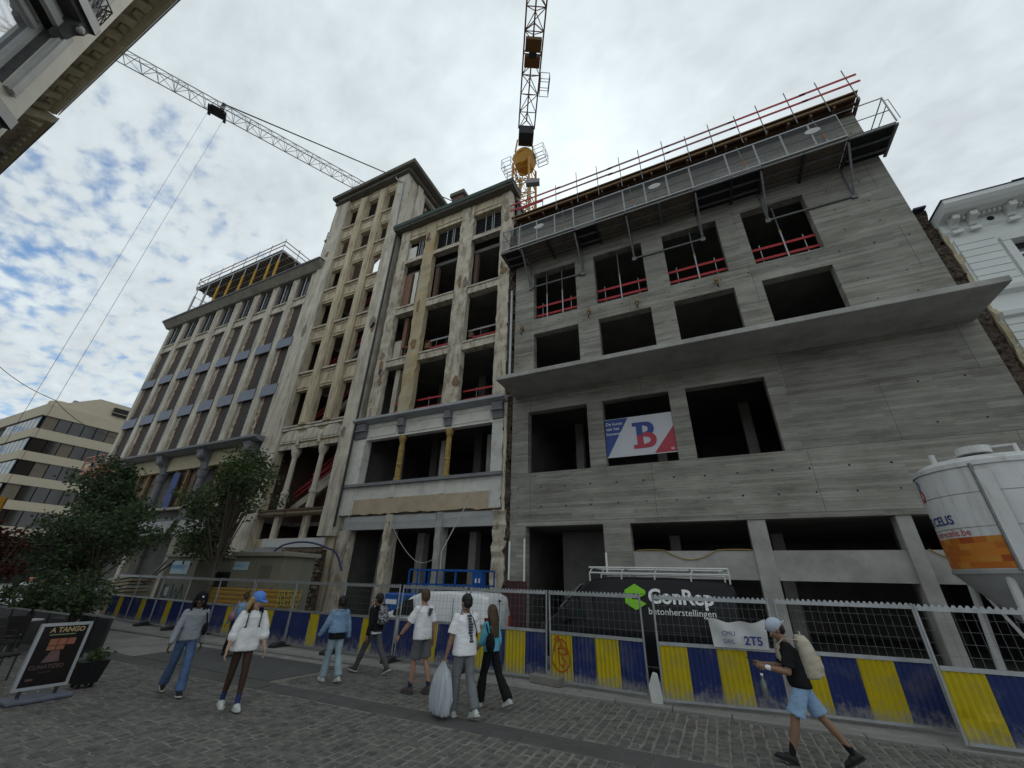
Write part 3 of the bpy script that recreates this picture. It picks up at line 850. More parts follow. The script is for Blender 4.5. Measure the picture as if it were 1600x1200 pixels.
for x in (-15.27, -12.04):
    m = MB().lathe([(.2, 6.82), (.2, 7.0), (.14, 7.05), (.13, 7.7), (.17, 7.74), (.17, 7.84), (.13, 7.88), (.12, 9.0), (.15, 9.05), (.23, 9.3), (.25, 9.44)], x, 17.2, 14)
    for k in range(8):
        t = k * math.pi / 4
        m.tube((x + .135 * math.cos(t), 17.2 + .135 * math.sin(t), 7.1), (x + .125 * math.cos(t), 17.2 + .125 * math.sin(t), 8.95), .025, 5)
    m.build('iron_column', GOLD, ob_)
MB().prism([(16.78, 6.62), (17.5, 6.62), (17.5, 6.82), (16.78, 6.78)], 'x', -18.95, -8.6).build('window_sill', BLUESTONE, ob_)
MB().box(-18.88, -8.62, 17.0, 17.5, 5.92, 6.619).build('spandrel', WHITE_P, ob_)
m = MB()
n = 40
xs = [-18.9 + (10.25 * i / n) for i in range(n + 1)]
pts = [(xs[0], 5.919)] + [(x, 5.1 + random.uniform(-.05, .06)) for x in xs] + [(xs[-1], 5.919)]
m.prism(pts, 'y', 16.985, 17.4); m.build('bare_plaster', TAN_P, ob_)
for x in (-15.28, -12.05):
    MB().box(x - .16, x + .16, 16.95, 16.999, 5.93, 6.618).build('panel_rib', WHITE_P, ob_)
LPAN = material('pale_grey_panel', (.40, .40, .40), .8, .12, 1.6, .15, stain=(.24, .235, .22), stain_amt=.5)
for a, b in ((-18.45, -15.5), (-15.2, -12.25), (-11.95, -8.99)):
    MB().box(a, b, 17.05, 17.3, 4.32, 5.0).build('lintel_panel', LPAN, ob_)
MB().box(-18.9, -8.6, 17.302, 17.5, 4.4, 5.2).build('lintel', CONC_S, ob_)
for a, b in ((-18.62, -17.95), (-15.43, -15.0), (-12.17, -11.83)):
    rough_box(MB(), a, b, 16.98, 17.6, .04, 4.31 if a < -18 else 5.04, 14, .05).build('ground_column', PLASTER_G if a < -14 else CONC_S, ob_)
for (a, b) in ((-14.75, -14.3), (-11.4, -11.0), (-17.4, -17.1)):
    MB().box(a, b, 19.0, 19.5, .04, 4.3).build('inner_column', CONC_S, ob_)
rough_box(MB(), -8.98, -8.35, 16.9, 17.6, .04, 5.0, 22, .14).build('ruined_pillar', PLASTER_G, ob_)
# ragged strip where the party wall was cut, with a downpipe
m = MB()
rough_box(m, -8.60, -8.17, 17.0, 17.9, .04, 22.3, 90, .16); m.build('cut_party_wall', RUBBLE, ob_)
rough_box(MB(), -8.56, -8.42, 16.9, 16.99, 4.9, 10.4, 24, .05).build('timber_batten', PLASTER_G, ob_)
MB().tube((-8.32, 16.85, 11.9), (-8.32, 16.85, 17.6), .07, 10).build('downpipe', GALV, ob_)
# inside
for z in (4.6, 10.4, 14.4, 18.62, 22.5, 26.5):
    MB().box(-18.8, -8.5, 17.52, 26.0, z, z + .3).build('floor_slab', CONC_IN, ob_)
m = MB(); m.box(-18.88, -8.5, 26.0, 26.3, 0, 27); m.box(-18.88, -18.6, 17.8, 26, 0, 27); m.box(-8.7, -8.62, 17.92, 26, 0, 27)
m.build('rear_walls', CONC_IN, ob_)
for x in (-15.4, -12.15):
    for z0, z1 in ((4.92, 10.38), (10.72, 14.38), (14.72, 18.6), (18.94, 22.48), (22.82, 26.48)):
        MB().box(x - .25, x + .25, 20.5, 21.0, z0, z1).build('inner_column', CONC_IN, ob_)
for (x0, x1, z0, z1, y, mt) in ((-17.49, -16.85, 19.21, 22.38, 17.3, BRICK_O), (-17.49, -16.9, 14.96, 16.6, 17.4, PLASTER_L), (-17.0, -16.7, 16.0, 18.5, 17.5, BRICK_O), (-14.9, -14.62, 19.21, 22.38, 17.5, BRICK), (-11.6, -11.34, 19.21, 22.38, 17.5, BRICK), (-14.92, -14.55, 14.96, 16.1, 17.5, BRICK_O), (-11.6, -11.3, 14.96, 15.9, 17.5, BRICK)):
    MB().box(x0, x1, y, y + .25, z0, z1).build('brick_infill', mt, ob_)
MB().box(-16.62, -16.3, 17.3, 17.6, 19.21, 22.38).build('door_post', WHITE_P, ob_)
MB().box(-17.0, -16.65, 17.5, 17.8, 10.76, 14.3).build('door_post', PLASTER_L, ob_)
for x in (-16.6, -13.4, -10.3):
    MB().box(x - .14, x + .14, 18.6, 18.9, 4.92, 9.4).build('inner_post', CONC_S, ob_)
# louvre frames in the top storey
for k, (a, b) in enumerate(bays):
    if k == 0:
        MB().box(a + .02, a + .75, 17.15, 17.2, 23.45, 25.0).build('white_board', WHITE_P, ob_)
    for i in range(9):
        z = 23.5 + i * .25
        MB().box(a + (.8 if k == 0 else .06), b - .06, 17.32, 17.36, z, z + .05).build('louvre_bar', DARKST, ob_)
    for x in (a + .85, (a + b) / 2 + .25, (a + b) / 2 + .4):
        MB().tube((x, 17.28, 23.41), (x, 17.28, 25.74), .03, 6).build('louvre_post', GALV, ob_)
GREYR = material('grey_rail', (.3, .3, .3), .5, .2)
for fl, (z, mt) in enumerate(((10.76, REDP), (14.96, GREYR))):
    for k, (a, b) in enumerate(bays):
        t = thing('guard_rail', '%s guard rail, %s bay of the gutted building, %s' % ('red' if fl == 0 or k == 0 else 'grey', ('left', 'middle', 'right')[k], ('just above the pale ledge', 'one storey higher up')[fl]), 'guard rail', ((a + b) / 2, 17.5, z), group='rails in the gutted building')
        for zz in (.45, 1.0):
            MB().box(a + (.9 if k == 0 else .02), b - .02, 17.50, 17.53, z + zz, z + zz + .11).build('rail', REDP if (fl == 0 or k == 0 or zz < .6) else mt, t)
        MB().tube((a + .9, 17.55, z), (a + .9, 17.55, z + 1.2), .022, 6).build('post', GALV_D, t)
# patches where the render has fallen off
def patch(parent, cx, cz, w, h, y, mat, seed):
    r2 = random.Random(seed); n = 14
    pts = [(cx + w * math.cos(2 * math.pi * i / n) * r2.uniform(.55, 1.1), cz + h * math.sin(2 * math.pi * i / n) * r2.uniform(.55, 1.1)) for i in range(n)]
    MB().prism(pts, 'y', y, y + .03).build('bare_patch', mat, parent)
EXPO = material('exposed_backing', (.27, .17, .1), .95, .35, 6, .9, 14, bdist=.03, stain=(.13, .09, .06), stain_scale=4, stain_amt=.8)
EXPG = material('exposed_grey_backing', (.24, .215, .18), .95, .35, 6, .9, 14, bdist=.03)
for k in range(14):
    a, b = PIL[k % 4]; rk = random.Random(k + 50)
    patch(ob_, rk.uniform(a + .2, b - .2), rk.uniform(11.5, 26), rk.uniform(.1, .28), rk.uniform(.2, .7), 16.925, EXPO if k % 3 else EXPG, k)
# slack wires strung across the ground floor front
def wire(name, label, pts, r, mat, sag=0.0, n=14):
    m = MB(); full = []
    for a, b in zip(pts[:-1], pts[1:]):
        for i in range(n):
            t = i / n
            q = Vector(a).lerp(Vector(b), t); q.z -= sag * 4 * t * (1 - t); full.append(q)
    full.append(Vector(pts[-1]))
    m.path(full, r, 5)
    return tag(m.build(name, mat, None), label, 'cable')
WIREW = material('pale_wire', (.4, .4, .4), .6, .1, 3, 0)
wire('cable', 'pale cable hanging from the tan plaster down to the blue lift', [(-9.9, 16.6, 5.9), (-10.6, 15.4, 3.1), (-10.3, 15.0, 2.3)], .022, WIREW)
wire('cable', 'thin cable sagging between the middle ground floor columns', [(-15.2, 16.9, 5.0), (-12.6, 16.2, 2.8), (-10.6, 15.4, 3.1)], .014, WIREW, .25)
wire('cable', 'thin cable stretched below the lintel panels of the gutted building', [(-18.3, 16.95, 4.75), (-9.2, 16.95, 4.8)], .012, WIREW, .1)
wire('cable', 'thin vertical cable hanging beside the left white pilaster', [(-18.0, 16.9, 6.6), (-17.9, 16.8, 3.2)], .012, WIREW)
wire('hose', 'dark blue hose arching over the rubble wall', [(-24.0, 16.3, 1.7), (-21.6, 16.0, 3.5), (-18.0, 16.0, 3.3), (-16.6, 15.8, 2.3)], .05, material('blue_hose', (.03, .03, .12), .5, .1), -.25)

# ---------------------------------------------------------------- tower block
tb = thing('tower_block', 'tall weathered cream tower with three narrow window bays and dark overhanging cornice', 'building', (-23.2, 17.3, 0))
RW = [(11.35, 14.15), (15.67, 18.45), (19.77, 22.18), (23.55, 25.72), (27.15, 29.3), (30.77, 33.3)]
BX = [(-25.98, -24.5), (-23.6, -22.13), (-21.3, -20.05)]
hl = [(a, b, z0, z1) for a, b in BX for z0, z1 in RW] + [(-25.98, -20.05, 5.7, 9.75), (-25.98, -20.05, 3.97, 5.3)]
MB().wall(-27.3, -18.95, 0.04, 34.35, 17.06, 17.4, hl).build('wall', PLASTER, tb)
rough_box(MB(), -27.62, -25.99, 16.78, 17.5, .04, 34.35, 60, .035).build('corner_pier', PLASTER_L, tb)
rough_box(MB(), -20.04, -18.9, 16.78, 17.5, 4.04, 34.35, 60, .035).build('corner_pier', PLASTER_L, tb)
for a, b in ((-24.49, -23.61), (-22.12, -21.31)):
    MB().box(a + .06, b - .06, 16.84, 17.059, 11.3, 33.9).build('mullion', PLASTER, tb)
    MB().box(a + .22, b - .22, 16.80, 16.839, 11.4, 33.8).build('mullion_rib', PLASTER, tb)
for a, b in BX:
    for i, (z0, z1) in enumerate(RW):
        MB().prism([(16.86, z0 - .14), (17.35, z0 - .14), (17.35, z0 + .01), (16.86, z0 - .03)], 'x', a - .03, b + .03).build('window_sill', PLASTER_L, tb)
        top = RW[i + 1][0] - .2 if i < 5 else 34.3
        m = MB(); fr = .12
        zb = z1 + .18
        if top - zb > .4:
            m.box(a, b, 17.0, 17.058, zb, zb + fr); m.box(a, b, 17.0, 17.058, top - fr, top); m.box(a, a + fr, 17.0, 17.058, zb + fr + .001, top - fr - .001); m.box(b - fr, b, 17.0, 17.058, zb + fr + .001, top - fr - .001)
            m.build('panel_frame', PLASTER, tb)
# ornamental relief band
for k, (a, b) in enumerate(((-25.9, -23.95), (-23.9, -22.1), (-22.05, -20.1))):
    m = MB(); m.prism([(a, 10.05), (b, 10.05), (b, 10.6), ((a + b) / 2 + .4, 10.95), ((a + b) / 2 - .4, 10.95), (a, 10.6)], 'y', 16.93, 17.058)
    m.prism([(a + .25, 10.18), (b - .25, 10.18), (b - .25, 10.5), ((a + b) / 2 + .3, 10.75), ((a + b) / 2 - .3, 10.75), (a + .25, 10.5)], 'y', 16.89, 16.929)
    m.build('relief_panel', PLASTER_L, tb)
for x in (-24.0, -22.0):
    m = MB(); m.ball((x, 16.95, 10.4), .22, 10, 6, (1, .6, 1.3)); m.tube((x, 16.9, 9.8), (x, 16.88, 10.3), .1, 8)
    m.build('relief_boss', PLASTER_L, tb)
MB().box(-25.97, -20.06, 16.9, 17.058, 11.0, 11.15).build('string_course', PLASTER_L, tb)
rough_box(MB(), -25.97, -20.06, 16.97, 17.058, 9.62, 9.9, 2, .06).build('broken_edge', PLASTER_G, tb)
for x in (-24.3, -21.75):
    MB().lathe([(.22, 5.71), (.2, 6.6), (.24, 6.62), (.24, 6.75), (.18, 6.8), (.15, 9.0), (.2, 9.1), (.3, 9.4), (.32, 9.74)], x, 17.2, 12).build('colonnette', PLASTER_L, tb)
    MB().box(x - .2, x + .2, 17.1, 17.35, 3.98, 5.29).build('short_post', PLASTER_G, tb)
RUST = material('rusty_beam', (.12, .075, .05), .85, .4, 3, .3)
for z in (5.32, 5.58):
    MB().box(-27.0, -19.6, 16.92, 17.05, z, z + .1).build('rusty_beam', RUST, tb)
MB().box(-24.62, -19.5, 16.85, 16.98, 3.47, 3.96).build('white_panel', material('fresh_white_board', (.55, .55, .54), .7, .06, 2, .05), tb)
# stair flight seen through the openings
m = MB()
for z0, x0, x1 in ((5.7, -25.6, -20.3), (11.5, -25.6, -20.3), (15.9, -25.6, -20.3), (20, -25.6, -20.3), (6.9, -24.2, -19.8)):
    m = MB().bar((x0, 19.0, z0 + .3), (x1, 19.0, z0 + 3.3), .3, .45)
    m.build('stair_string', PLASTER_L, tb)
    MB().bar((x0, 18.8, z0 + 1.35), (x1, 18.8, z0 + 4.35), .06, .12).build('stair_rail', REDP, tb)
    MB().bar((x0, 18.8, z0 + 1.0), (x1, 18.8, z0 + 4.0), .05, .1).build('stair_rail', REDP, tb)
for z in (5.0, 10.6, 14.8, 19.0, 22.8, 26.4):
    m = MB(); m.box(-27.2, -26.0, 17.4, 22.0, z, z + .25); m.box(-25.999, -19.0, 19.6, 22.0, z, z + .25)
    m.build('floor_slab', CONC_IN, tb)
m = MB(); m.box(-27.3, -19.0, 22.0, 22.3, 0, 27.0); m.box(-27.3, -27.05, 17.41, 22, 0, 34.3); m.box(-19.2, -18.95, 17.51, 22, 0, 26.4)
m.build('inner_walls', BRICK, tb)
def wall_x(m, y0, y1, z0, z1, xa, xb, holes):
    t = MB().wall(y0, y1, z0, z1, xa, xb, holes)
    return m.add([(b, a, c) for a, b, c in t.v], t.f)
m = MB(); wall_x(m, 17.52, 23.6, 26.45, 34.34, -18.93, -19.25, [(19.3, 23.1, 27.6, 34.1)])
m.build('side_wall', PLASTER_L, tb)
MB().box(-18.92, -18.75, 18.1, 18.75, 27.5, 34.33).build('side_pier', PLASTER_L, tb)
for z in (31.0, 31.6):
    MB().box(-18.98, -18.94, 19.3, 23.1, z, z + .1).build('side_rail', REDP, tb)
for z in (29.95, 33.4):
    MB().bar((-26.9, 20.0, z), (-19.3, 20.0, z), .2, .3).build('tie_beam', PLASTER_G, tb)
MB().bar((-24.5, 19.2, 27.0), (-20.5, 19.2, 30.2), .16, .2).build('diagonal_brace', PLASTER_L, tb)
DCOR = material('dark_weathered_cornice', (.13, .12, .105), .9, .3, 2, .4, 20, stain=(.25, .225, .18), stain_amt=.5)
MB().box(-27.7, -18.55, 16.6, 23.6, 34.36, 34.7).build('cornice_bed', DCOR, tb)
m = MB()
m.add([(-27.75, 16.22, 34.72), (-17.95, 16.22, 34.72), (-17.95, 23.7, 34.72), (-27.75, 23.7, 34.72), (-27.78, 16.18, 35.05), (-17.9, 16.18, 35.05), (-17.9, 23.7, 35.05), (-27.78, 23.7, 35.05), (-27.0, 17.2, 35.45), (-18.8, 17.2, 35.45), (-18.8, 23.3, 35.45), (-27.0, 23.3, 35.45)],
      [(0, 3, 2, 1), (0, 1, 5, 4), (1, 2, 6, 5), (2, 3, 7, 6), (3, 0, 4, 7), (4, 5, 9, 8), (5, 6, 10, 9), (6, 7, 11, 10), (7, 4, 8, 11), (8, 9, 10, 11)])
m.build('cornice', DCOR, tb)
MB().box(-27.2, -18.7, 16.5, 16.599, 34.4, 34.68).build('cornice_moulding', DCOR, tb)
MB().path([(-20.2, 16.6, 34.3), (-20.0, 16.68, 33.9), (-19.2, 16.7, 33.2), (-19.1, 16.7, 27.4)], .06, 8).build('downpipe', GALV, tb)
MB().tube((-18.78, 16.72, 4.5), (-18.78, 16.72, 27.0), .07, 8).build('rainwater_pipe', DARKST, tb)
ch = MB().box(-19.6, -18.2, 24.0, 25.2, 26, 39.8).build('chimney', BRICK, tb)
MB().box(-19.8, -18.0, 23.8, 25.4, 39.8, 40.3).build('chimney_cap', DCOR, ch)

for k in range(7):
    rk = random.Random(k + 90)
    xx = (-26.8, -19.5)[k % 2] + rk.uniform(-.35, .35)
    patch(tb, xx, rk.uniform(6, 30), rk.uniform(.12, .3), rk.uniform(.3, .9), 16.745, EXPG if k % 3 else EXPO, k + 200)
# rough masonry left standing at the foot of the tower, with pasted poster
rw = thing('rubble_wall', 'ragged remains of a rubble stone wall at the foot of the tower', 'wall', (-20.6, 16.4, 0.05))
rnd = random.Random(3)
ST = [material('rubble_stone_%s' % n, c, .95, .3, 6, .8, 14, bdist=.03) for n, c in (('brown', (.14, .11, .075)), ('tan', (.2, .165, .115)), ('dark', (.085, .07, .055)))]
sm = []
for k in range(8):
    m = MB(); m.ball((0, 0, 0), .17, 7, 4, (1.15, .7, .62)); m.v = [tuple(q * (1 + rnd.uniform(-.16, .16)) for q in v) for v in m.v]
    sm.append(m.mesh('stone', ST[k % 3]))
MB().box(-22.2, -18.95, 16.45, 16.75, .05, 3.3).build('core', RUBBLE, rw)
z = .15
while z < 3.35:
    x = -22.15 + rnd.uniform(0, .1) + max(0, z - 2.2) * .25
    while x < -19.0:
        o = bpy.data.objects.new('stone', sm[rnd.randrange(8)]); COL.objects.link(o); o.parent = rw
        o.location = (x - rw.location.x, 16.42 + rnd.uniform(-.04, .04) - rw.location.y, z - rw.location.z)
        o.rotation_euler = (rnd.uniform(-.3, .3), rnd.uniform(-.3, .3), rnd.uniform(-.3, .3))
        x += rnd.uniform(.26, .36)
    z += rnd.uniform(.17, .21)
pw = MB().box(-25.3, -22.25, 16.5, 16.7, .05, 3.4).build('painted_wall', material('flaking_white_wall', (.36, .36, .36), .9, .2, 2, .5, 20, stain=(.1, .09, .085), stain_scale=1.0, stain_amt=.95), None)
tag(pw, 'flaking white wall with dark painted lettering beside the rubble', 'wall')
m = MB().text('LEX', .95, lambda u, v: (-24.6 + u, 16.49, 2.1 + v - u * .05), bold=.03)
lx = m.build('lettering', BLACKM, pw, kind='stuff')
# ---------------------------------------------------------------- long office building on the left
lb = thing('long_building', 'long weathered building with eight tall bays, blue-grey spandrel panels and roof formwork', 'building', (-39.3, 17.3, 0))
BL = [-29.78, -32.5, -35.25, -38.0, -41.05, -44.2, -47.3, -50.4]
BR = [-28.4, -31.0, -33.8, -36.55, -39.4, -42.55, -45.5, -48.55]
edges = [(-28.39, -27.63)] + [(BR[i + 1], BL[i]) for i in range(7)] + [(-50.98, -50.4)]
for i, (a, b) in enumerate(edges):
    a, b = min(a, b), max(a, b)
    if 0 < i < 8: a, b = a + .2, b - .22
    MB().box(a, b, 16.96, 17.5, 10.9, 26.3).build('pilaster', PLASTER_L, lb)
    if b - a > .7:
        MB().box(a + .12, b - .12, 16.93, 16.959, 11.2, 25.9).build('pilaster_face', PLASTER_L, lb)
INFILL = brick_mat('rough_infill_brick', (.12, .055, .04), (.06, .035, .028), (.13, .11, .09))
STUD = material('pale_fixing_dots', (.6, .6, .58), .6, .05)
for a, b in zip(BL, BR):
    a, b = a - .2, b + .2
    MB().box(a + .002, b - .002, 17.16, 17.9, 10.9, 26.2).build('brick_infill', INFILL, lb)
    rough_box(MB(), a + .003, a + .3, 17.12, 17.159, 10.9, 22.9, 60, .14).build('rough_jamb', PLASTER_G, lb)
    for z0, z1 in ((14.35, 15.25), (18.7, 19.52)):
        MB().box(a - .02, b + .02, 16.87, 16.929, z0, z1).build('spandrel_panel', ZINC, lb)
    m = MB(); m.box(a + .002, b - .002, 17.05, 17.159, 22.95, 23.85)
    m.build('spandrel', PLASTER_L, lb)
    m = MB(); m.box(a + .003, b - .003, 16.93, 17.049, 22.95, 23.05); m.box(a + .003, b - .003, 16.93, 17.049, 23.75, 23.88)
    m.build('spandrel_moulding', PLASTER_G, lb)
    MB().box(a + .01, b - .01, 17.0, 17.04, 23.9, 24.0).build('sill_bar', DARKST, lb)
    for u in (.28, .5, .78):
        x = a + (b - a) * u
        MB().box(x - .05, x + .05, 17.0, 17.09, 24.0, 26.1).build('window_bar', DARKST if u != .5 else GALV, lb)
    MB().box(a + (b - a) * .3, b - .1, 17.1, 17.14, 24.0, 26.1).build('dark_pane', GLASS, lb)
    m = MB()
    z = 11.3
    while z < 25.8:
        m.ball((b - .03, 16.95, z), .03, 5, 3); m.ball((b + .05, 16.94, z + .15), .026, 5, 3); z += .42
    m.build('fixings', STUD, lb, kind='stuff')
    for z0_, z1_ in ((11.0, 14.3), (15.3, 18.6), (19.6, 22.9)):
        MB().box(a + (b - a) * .52, b - .03, 17.1, 17.158, z0_, z1_).build('recess_shade_panel', BLACKM, lb)  # flat black panel over the brick paints in the shade of a deep opening
DC2 = material('grey_stone_cornice', (.3, .28, .235), .9, .25, 2, .4, stain=(.13, .12, .1), stain_amt=.7)
MB().prism([(16.75, 26.3), (17.9, 26.3), (17.9, 27.2), (16.2, 27.0), (16.2, 26.86)], 'x', -51.3, -26.95).build('cornice', DC2, lb)
MB().prism([(16.15, 26.84), (16.198, 26.84), (16.198, 27.02), (17.9, 27.22), (17.9, 27.26), (16.15, 27.06)], 'x', -51.35, -26.9).build('cornice_flashing', DARKST, lb)
MB().box(-51.0, -27.35, 17.91, 26.0, 26.9, 27.15).build('roof', CONC_IN, lb)
MB().box(-51.0, -27.35, 17.91, 26.0, 0.05, 26.89).build('core', CONC_IN, lb)
# first floor ledge and shop front
MB().prism([(16.05, 10.62), (16.5, 10.45), (17.5, 10.45), (17.5, 10.9), (16.05, 10.78)], 'x', -50.5, -27.5).build('ledge', BLUESTONE, lb)
CREAM = material('cream_lintel', (.46, .4, .27), .8, .12, 2, .2, stain=(.25, .2, .12), stain_amt=.5)
cols = [-45.3, -39.7, -34.1, -28.55]
for i, x in enumerate(cols):
    m = MB(); m.prism([(16.25, 10.44), (17.2, 10.44), (17.2, 9.0), (16.95, 9.1), (16.8, 9.6), (16.4, 10.0)], 'x', x - .4, x + .4); m.ball((x, 16.5, 10.0), .3, 8, 6, (1.2, 1, 1))
    m.build('console', BLUESTONE, lb)
    MB().lathe([(.36, 6.32), (.36, 6.6), (.26, 6.7), (.23, 8.4), (.3, 8.5), (.38, 8.99)], x, 17.05, 12).build('stone_column', BLUESTONE, lb)
    MB().box(x - .35, x + .35, 16.7, 17.4, 5.3, 6.31).build('column_base', BLUESTONE, lb)
    rough_box(MB(), x - .3, x + .3, 16.8, 17.5, .05, 5.29, 10, .05).build('ground_column', PLASTER_L, lb)
for a, b in ((-50.4, -45.7), (-44.9, -40.1), (-39.3, -34.5), (-33.7, -28.96)):
    MB().box(a + .001, b - .001, 16.98, 17.3, 9.3, 10.44).build('lintel', CREAM, lb)
    for u in (.3, .62):
        x = a + (b - a) * u
        MB().box(x - .1, x + .1, 17.1, 17.3, 6.33, 9.29).build('timber_mullion', WOOD, lb)
        MB().box(x + .11, x + .75, 17.4, 17.45, 6.33, 9.29).build('timber_board', material('bare_board', (.2, .15, .1), .85, .2, 2, .2), lb)
m = MB(); m.box(-50.9, -28.0, 16.7, 17.5, 6.15, 6.31); m.build('window_ledge', PLASTER_L, lb)
MB().box(-50.9, -28.0, 17.05, 17.5, 5.55, 6.149).build('dark_band', CONC_IN, lb)
MB().box(-50.9, -28.0, 16.75, 17.49, 5.3, 5.54).build('steel_beam', BLUESTONE, lb)
AWN = material('pale_awning_sheet', (.42, .42, .42), .7, .12, 2, .2, stain=(.2, .2, .2), stain_amt=.5)
for a, b in ((-44.9, -40.2), (-39.2, -34.5), (-33.7, -29.0)):
    n = 5
    for i in range(n):
        x0 = a + (b - a) * i / n; x1 = a + (b - a) * (i + 1) / n
        MB().hexa([(x0 + .01, 16.3, 4.35), (x1 - .01, 16.3, 4.35), (x1 - .01, 16.34, 4.35), (x0 + .01, 16.34, 4.35), (x0 + .01, 16.55, 5.29), (x1 - .01, 16.55, 5.29), (x1 - .01, 16.59, 5.29), (x0 + .01, 16.59, 5.29)]).build('fascia_panel', AWN, lb)
tp = MB().box(-38.1, -37.2, 17.06, 17.09, 6.34, 9.1).build('tarpaulin', material('blue_tarpaulin', (.02, .05, .22), .5, .2, 3, .3, 8), None)
tag(tp, 'dark blue tarpaulin hung in a first floor opening behind the trees', 'tarpaulin')

# roof formwork tables on that building
rf2 = thing('roof_formwork', 'slab formwork on tall yellow props with railings on the far building roof', 'formwork', (-43, 19.5, 27.2))
X0, X1, Y0, Y1, ZD = -51.0, -35.7, 17.5, 22.8, 32.35
MB().box(X0, X1, Y0, Y1, ZD + .32, ZD + .36).build('deck', material('pale_deck_ply', (.3, .24, .17), .8, .25, 2, .1), rf2)
n = 30
for i in range(n + 1):
    x = X0 + (X1 - X0 - .1) * i / n
    MB().box(x, x + .09, Y0, Y1, ZD + .16, ZD + .315).build('joist', GALV, rf2)
for i in range(8):
    y = Y0 + .05 + (Y1 - Y0 - .2) * i / 7
    MB().box(X0, X1, y, y + .12, ZD, ZD + .155).build('bearer', GALV, rf2)
for j, y in enumerate((17.6, 19.3, 21.0, 22.6)):
    for i, x in enumerate((-50.6, -48.3, -46.0, -43.8, -41.6, -39.5, -37.3, -35.9)):
        MB().tube((x, y, 27.2 if y > 17.9 else 27.25), (x, y, 31.3), .11, 8).build('prop', material('yellow_prop_paint', (.55, .3, .03), .5, .15) if i > 1 else GALV, rf2)
        MB().tube((x, y, 31.3), (x, y, ZD - .002), .05, 8).build('prop_head', GALV, rf2)
for x in (-50.6, -48.3):
    for z in (28.6, 30.0, 31.2):
        MB().tube((x, 17.6, z), (x, 22.6, z), .03, 6).build('brace', GALV, rf2)
for z in (29.2,):
    for y in (19.3, 22.6):
        MB().tube((X0, y, z), (X1, y, z), .03, 6).build('brace', GALV, rf2)
for a, b in (((-50.6, 19.3, 27.4), (-48.3, 19.3, 31.5)), ((-48.3, 19.3, 27.4), (-50.6, 19.3, 31.5)), ((-37.3, 21, 27.5), (-35.9, 21, 31)), ((-37.3, 19.3, 31), (-35.9, 19.3, 27.5))):
    MB().tube(a, b, .03, 6).build('brace', GALV, rf2)
for z in (33.3, 33.85):
    for a, b in (((X0, Y0, z), (X1, Y0, z)), ((X1, Y0, z), (X1, Y1, z)), ((X0, Y0, z), (X0, Y1, z))):
        MB().tube(a, b, .05, 6).build('guard_rail', material('faded_red_white_rail', (.4, .24, .23), .6, .3, 1.5, 0), rf2)
for i in range(8):
    x = X0 + (X1 - X0) * i / 7
    MB().tube((x, Y0, ZD + .36), (x, Y0, 34.15), .03, 6).build('rail_post', GALV_D, rf2)
for y in (19.2, 21.0, 22.7):
    MB().tube((X1, y, ZD + .36), (X1, y, 34.15), .03, 6).build('rail_post', GALV_D, rf2)
sp = thing('roof_platform', 'small yellow edged work platform with rails left of the tower top', 'scaffold', (-29.2, 19, 27.2))
MB().box(-30.0, -27.7, 18.0, 20.5, 31.9, 32.1).build('deck', YELW, sp)
for x in (-29.9, -27.9):
    for y in (18.1, 20.4):
        MB().tube((x, y, 27.2), (x, y, 33.2), .04, 6).build('post', GALV_D, sp)
for z in (32.6, 33.1):
    MB().tube((-29.9, 18.1, z), (-27.9, 18.1, z), .03, 6).build('rail', GALV_D, sp)
    MB().tube((-29.9, 18.1, z), (-29.9, 20.4, z), .03, 6).build('rail', GALV_D, sp)

# ---------------------------------------------------------------- banded office block closing the street
fb = thing('banded_office_block', 'modern office block with cream concrete bands and dark ribbon windows at the street end', 'building', (-95, 30, 0))
FX, FY = -86.2, 19.5
BAND = material('cream_concrete_band', (.5, .44, .33), .85, .1, .6, .2, 15, stain=(.3, .28, .23), stain_amt=.4)
RIB = glass_mat('brown_ribbon_glass', (.02, .016, .013), .08)
GLB = glass_mat('sky_reflecting_glass', (.05, .06, .075), .03)
bands = [(22.3, 24.1), (18.95, 20.3), (15.7, 16.95), (12.4, 13.6), (9.1, 10.3), (5.8, 7.0)]
tz = 0.07
DY = 40
def far_poly(inset):
    return [(FX - 45, FY + inset), (FX - inset, FY + inset), (FX - inset + tz * DY, FY + DY), (FX - 45, FY + DY)]
for z0, z1 in bands:
    MB().prism(far_poly(0), 'z', z0, z1).build('band', BAND, fb)
zs = [0.0] + [q for b in reversed(bands) for q in b]
for z0, z1 in ((0.0, 5.8), (7.0, 9.1), (10.3, 12.4), (13.6, 15.7), (16.95, 18.95), (20.3, 22.3)):
    MB().prism(far_poly(.45), 'z', z0 + .002, z1 - .002).build('core', BLACKM, fb)
    if z0 < 1: continue
    y = FY + .6
    k = 0
    while y < FY + 14:
        wd = 1.45
        xa = FX - .25 + tz * (y - FY); xb = FX - .25 + tz * (y + wd - FY)
        MB().hexa([(xa - .1, y, z0), (xa, y, z0), (xb, y + wd - .12, z0), (xb - .1, y + wd - .12, z0), (xa - .1, y, z1), (xa, y, z1), (xb, y + wd - .12, z1), (xb - .1, y + wd - .12, z1)]).build('window_pane', RIB if (k * 7 + int(z0)) % 5 else material('drawn_blind', (.16, .13, .10), .6, .15), fb)
        y += wd; k += 1
    x = FX - .5
    while x > FX - 12:
        MB().box(x - 1.5, x - .1, FY + .2, FY + .3, z0, z1).build('window_pane', GLB, fb)
        x -= 1.6
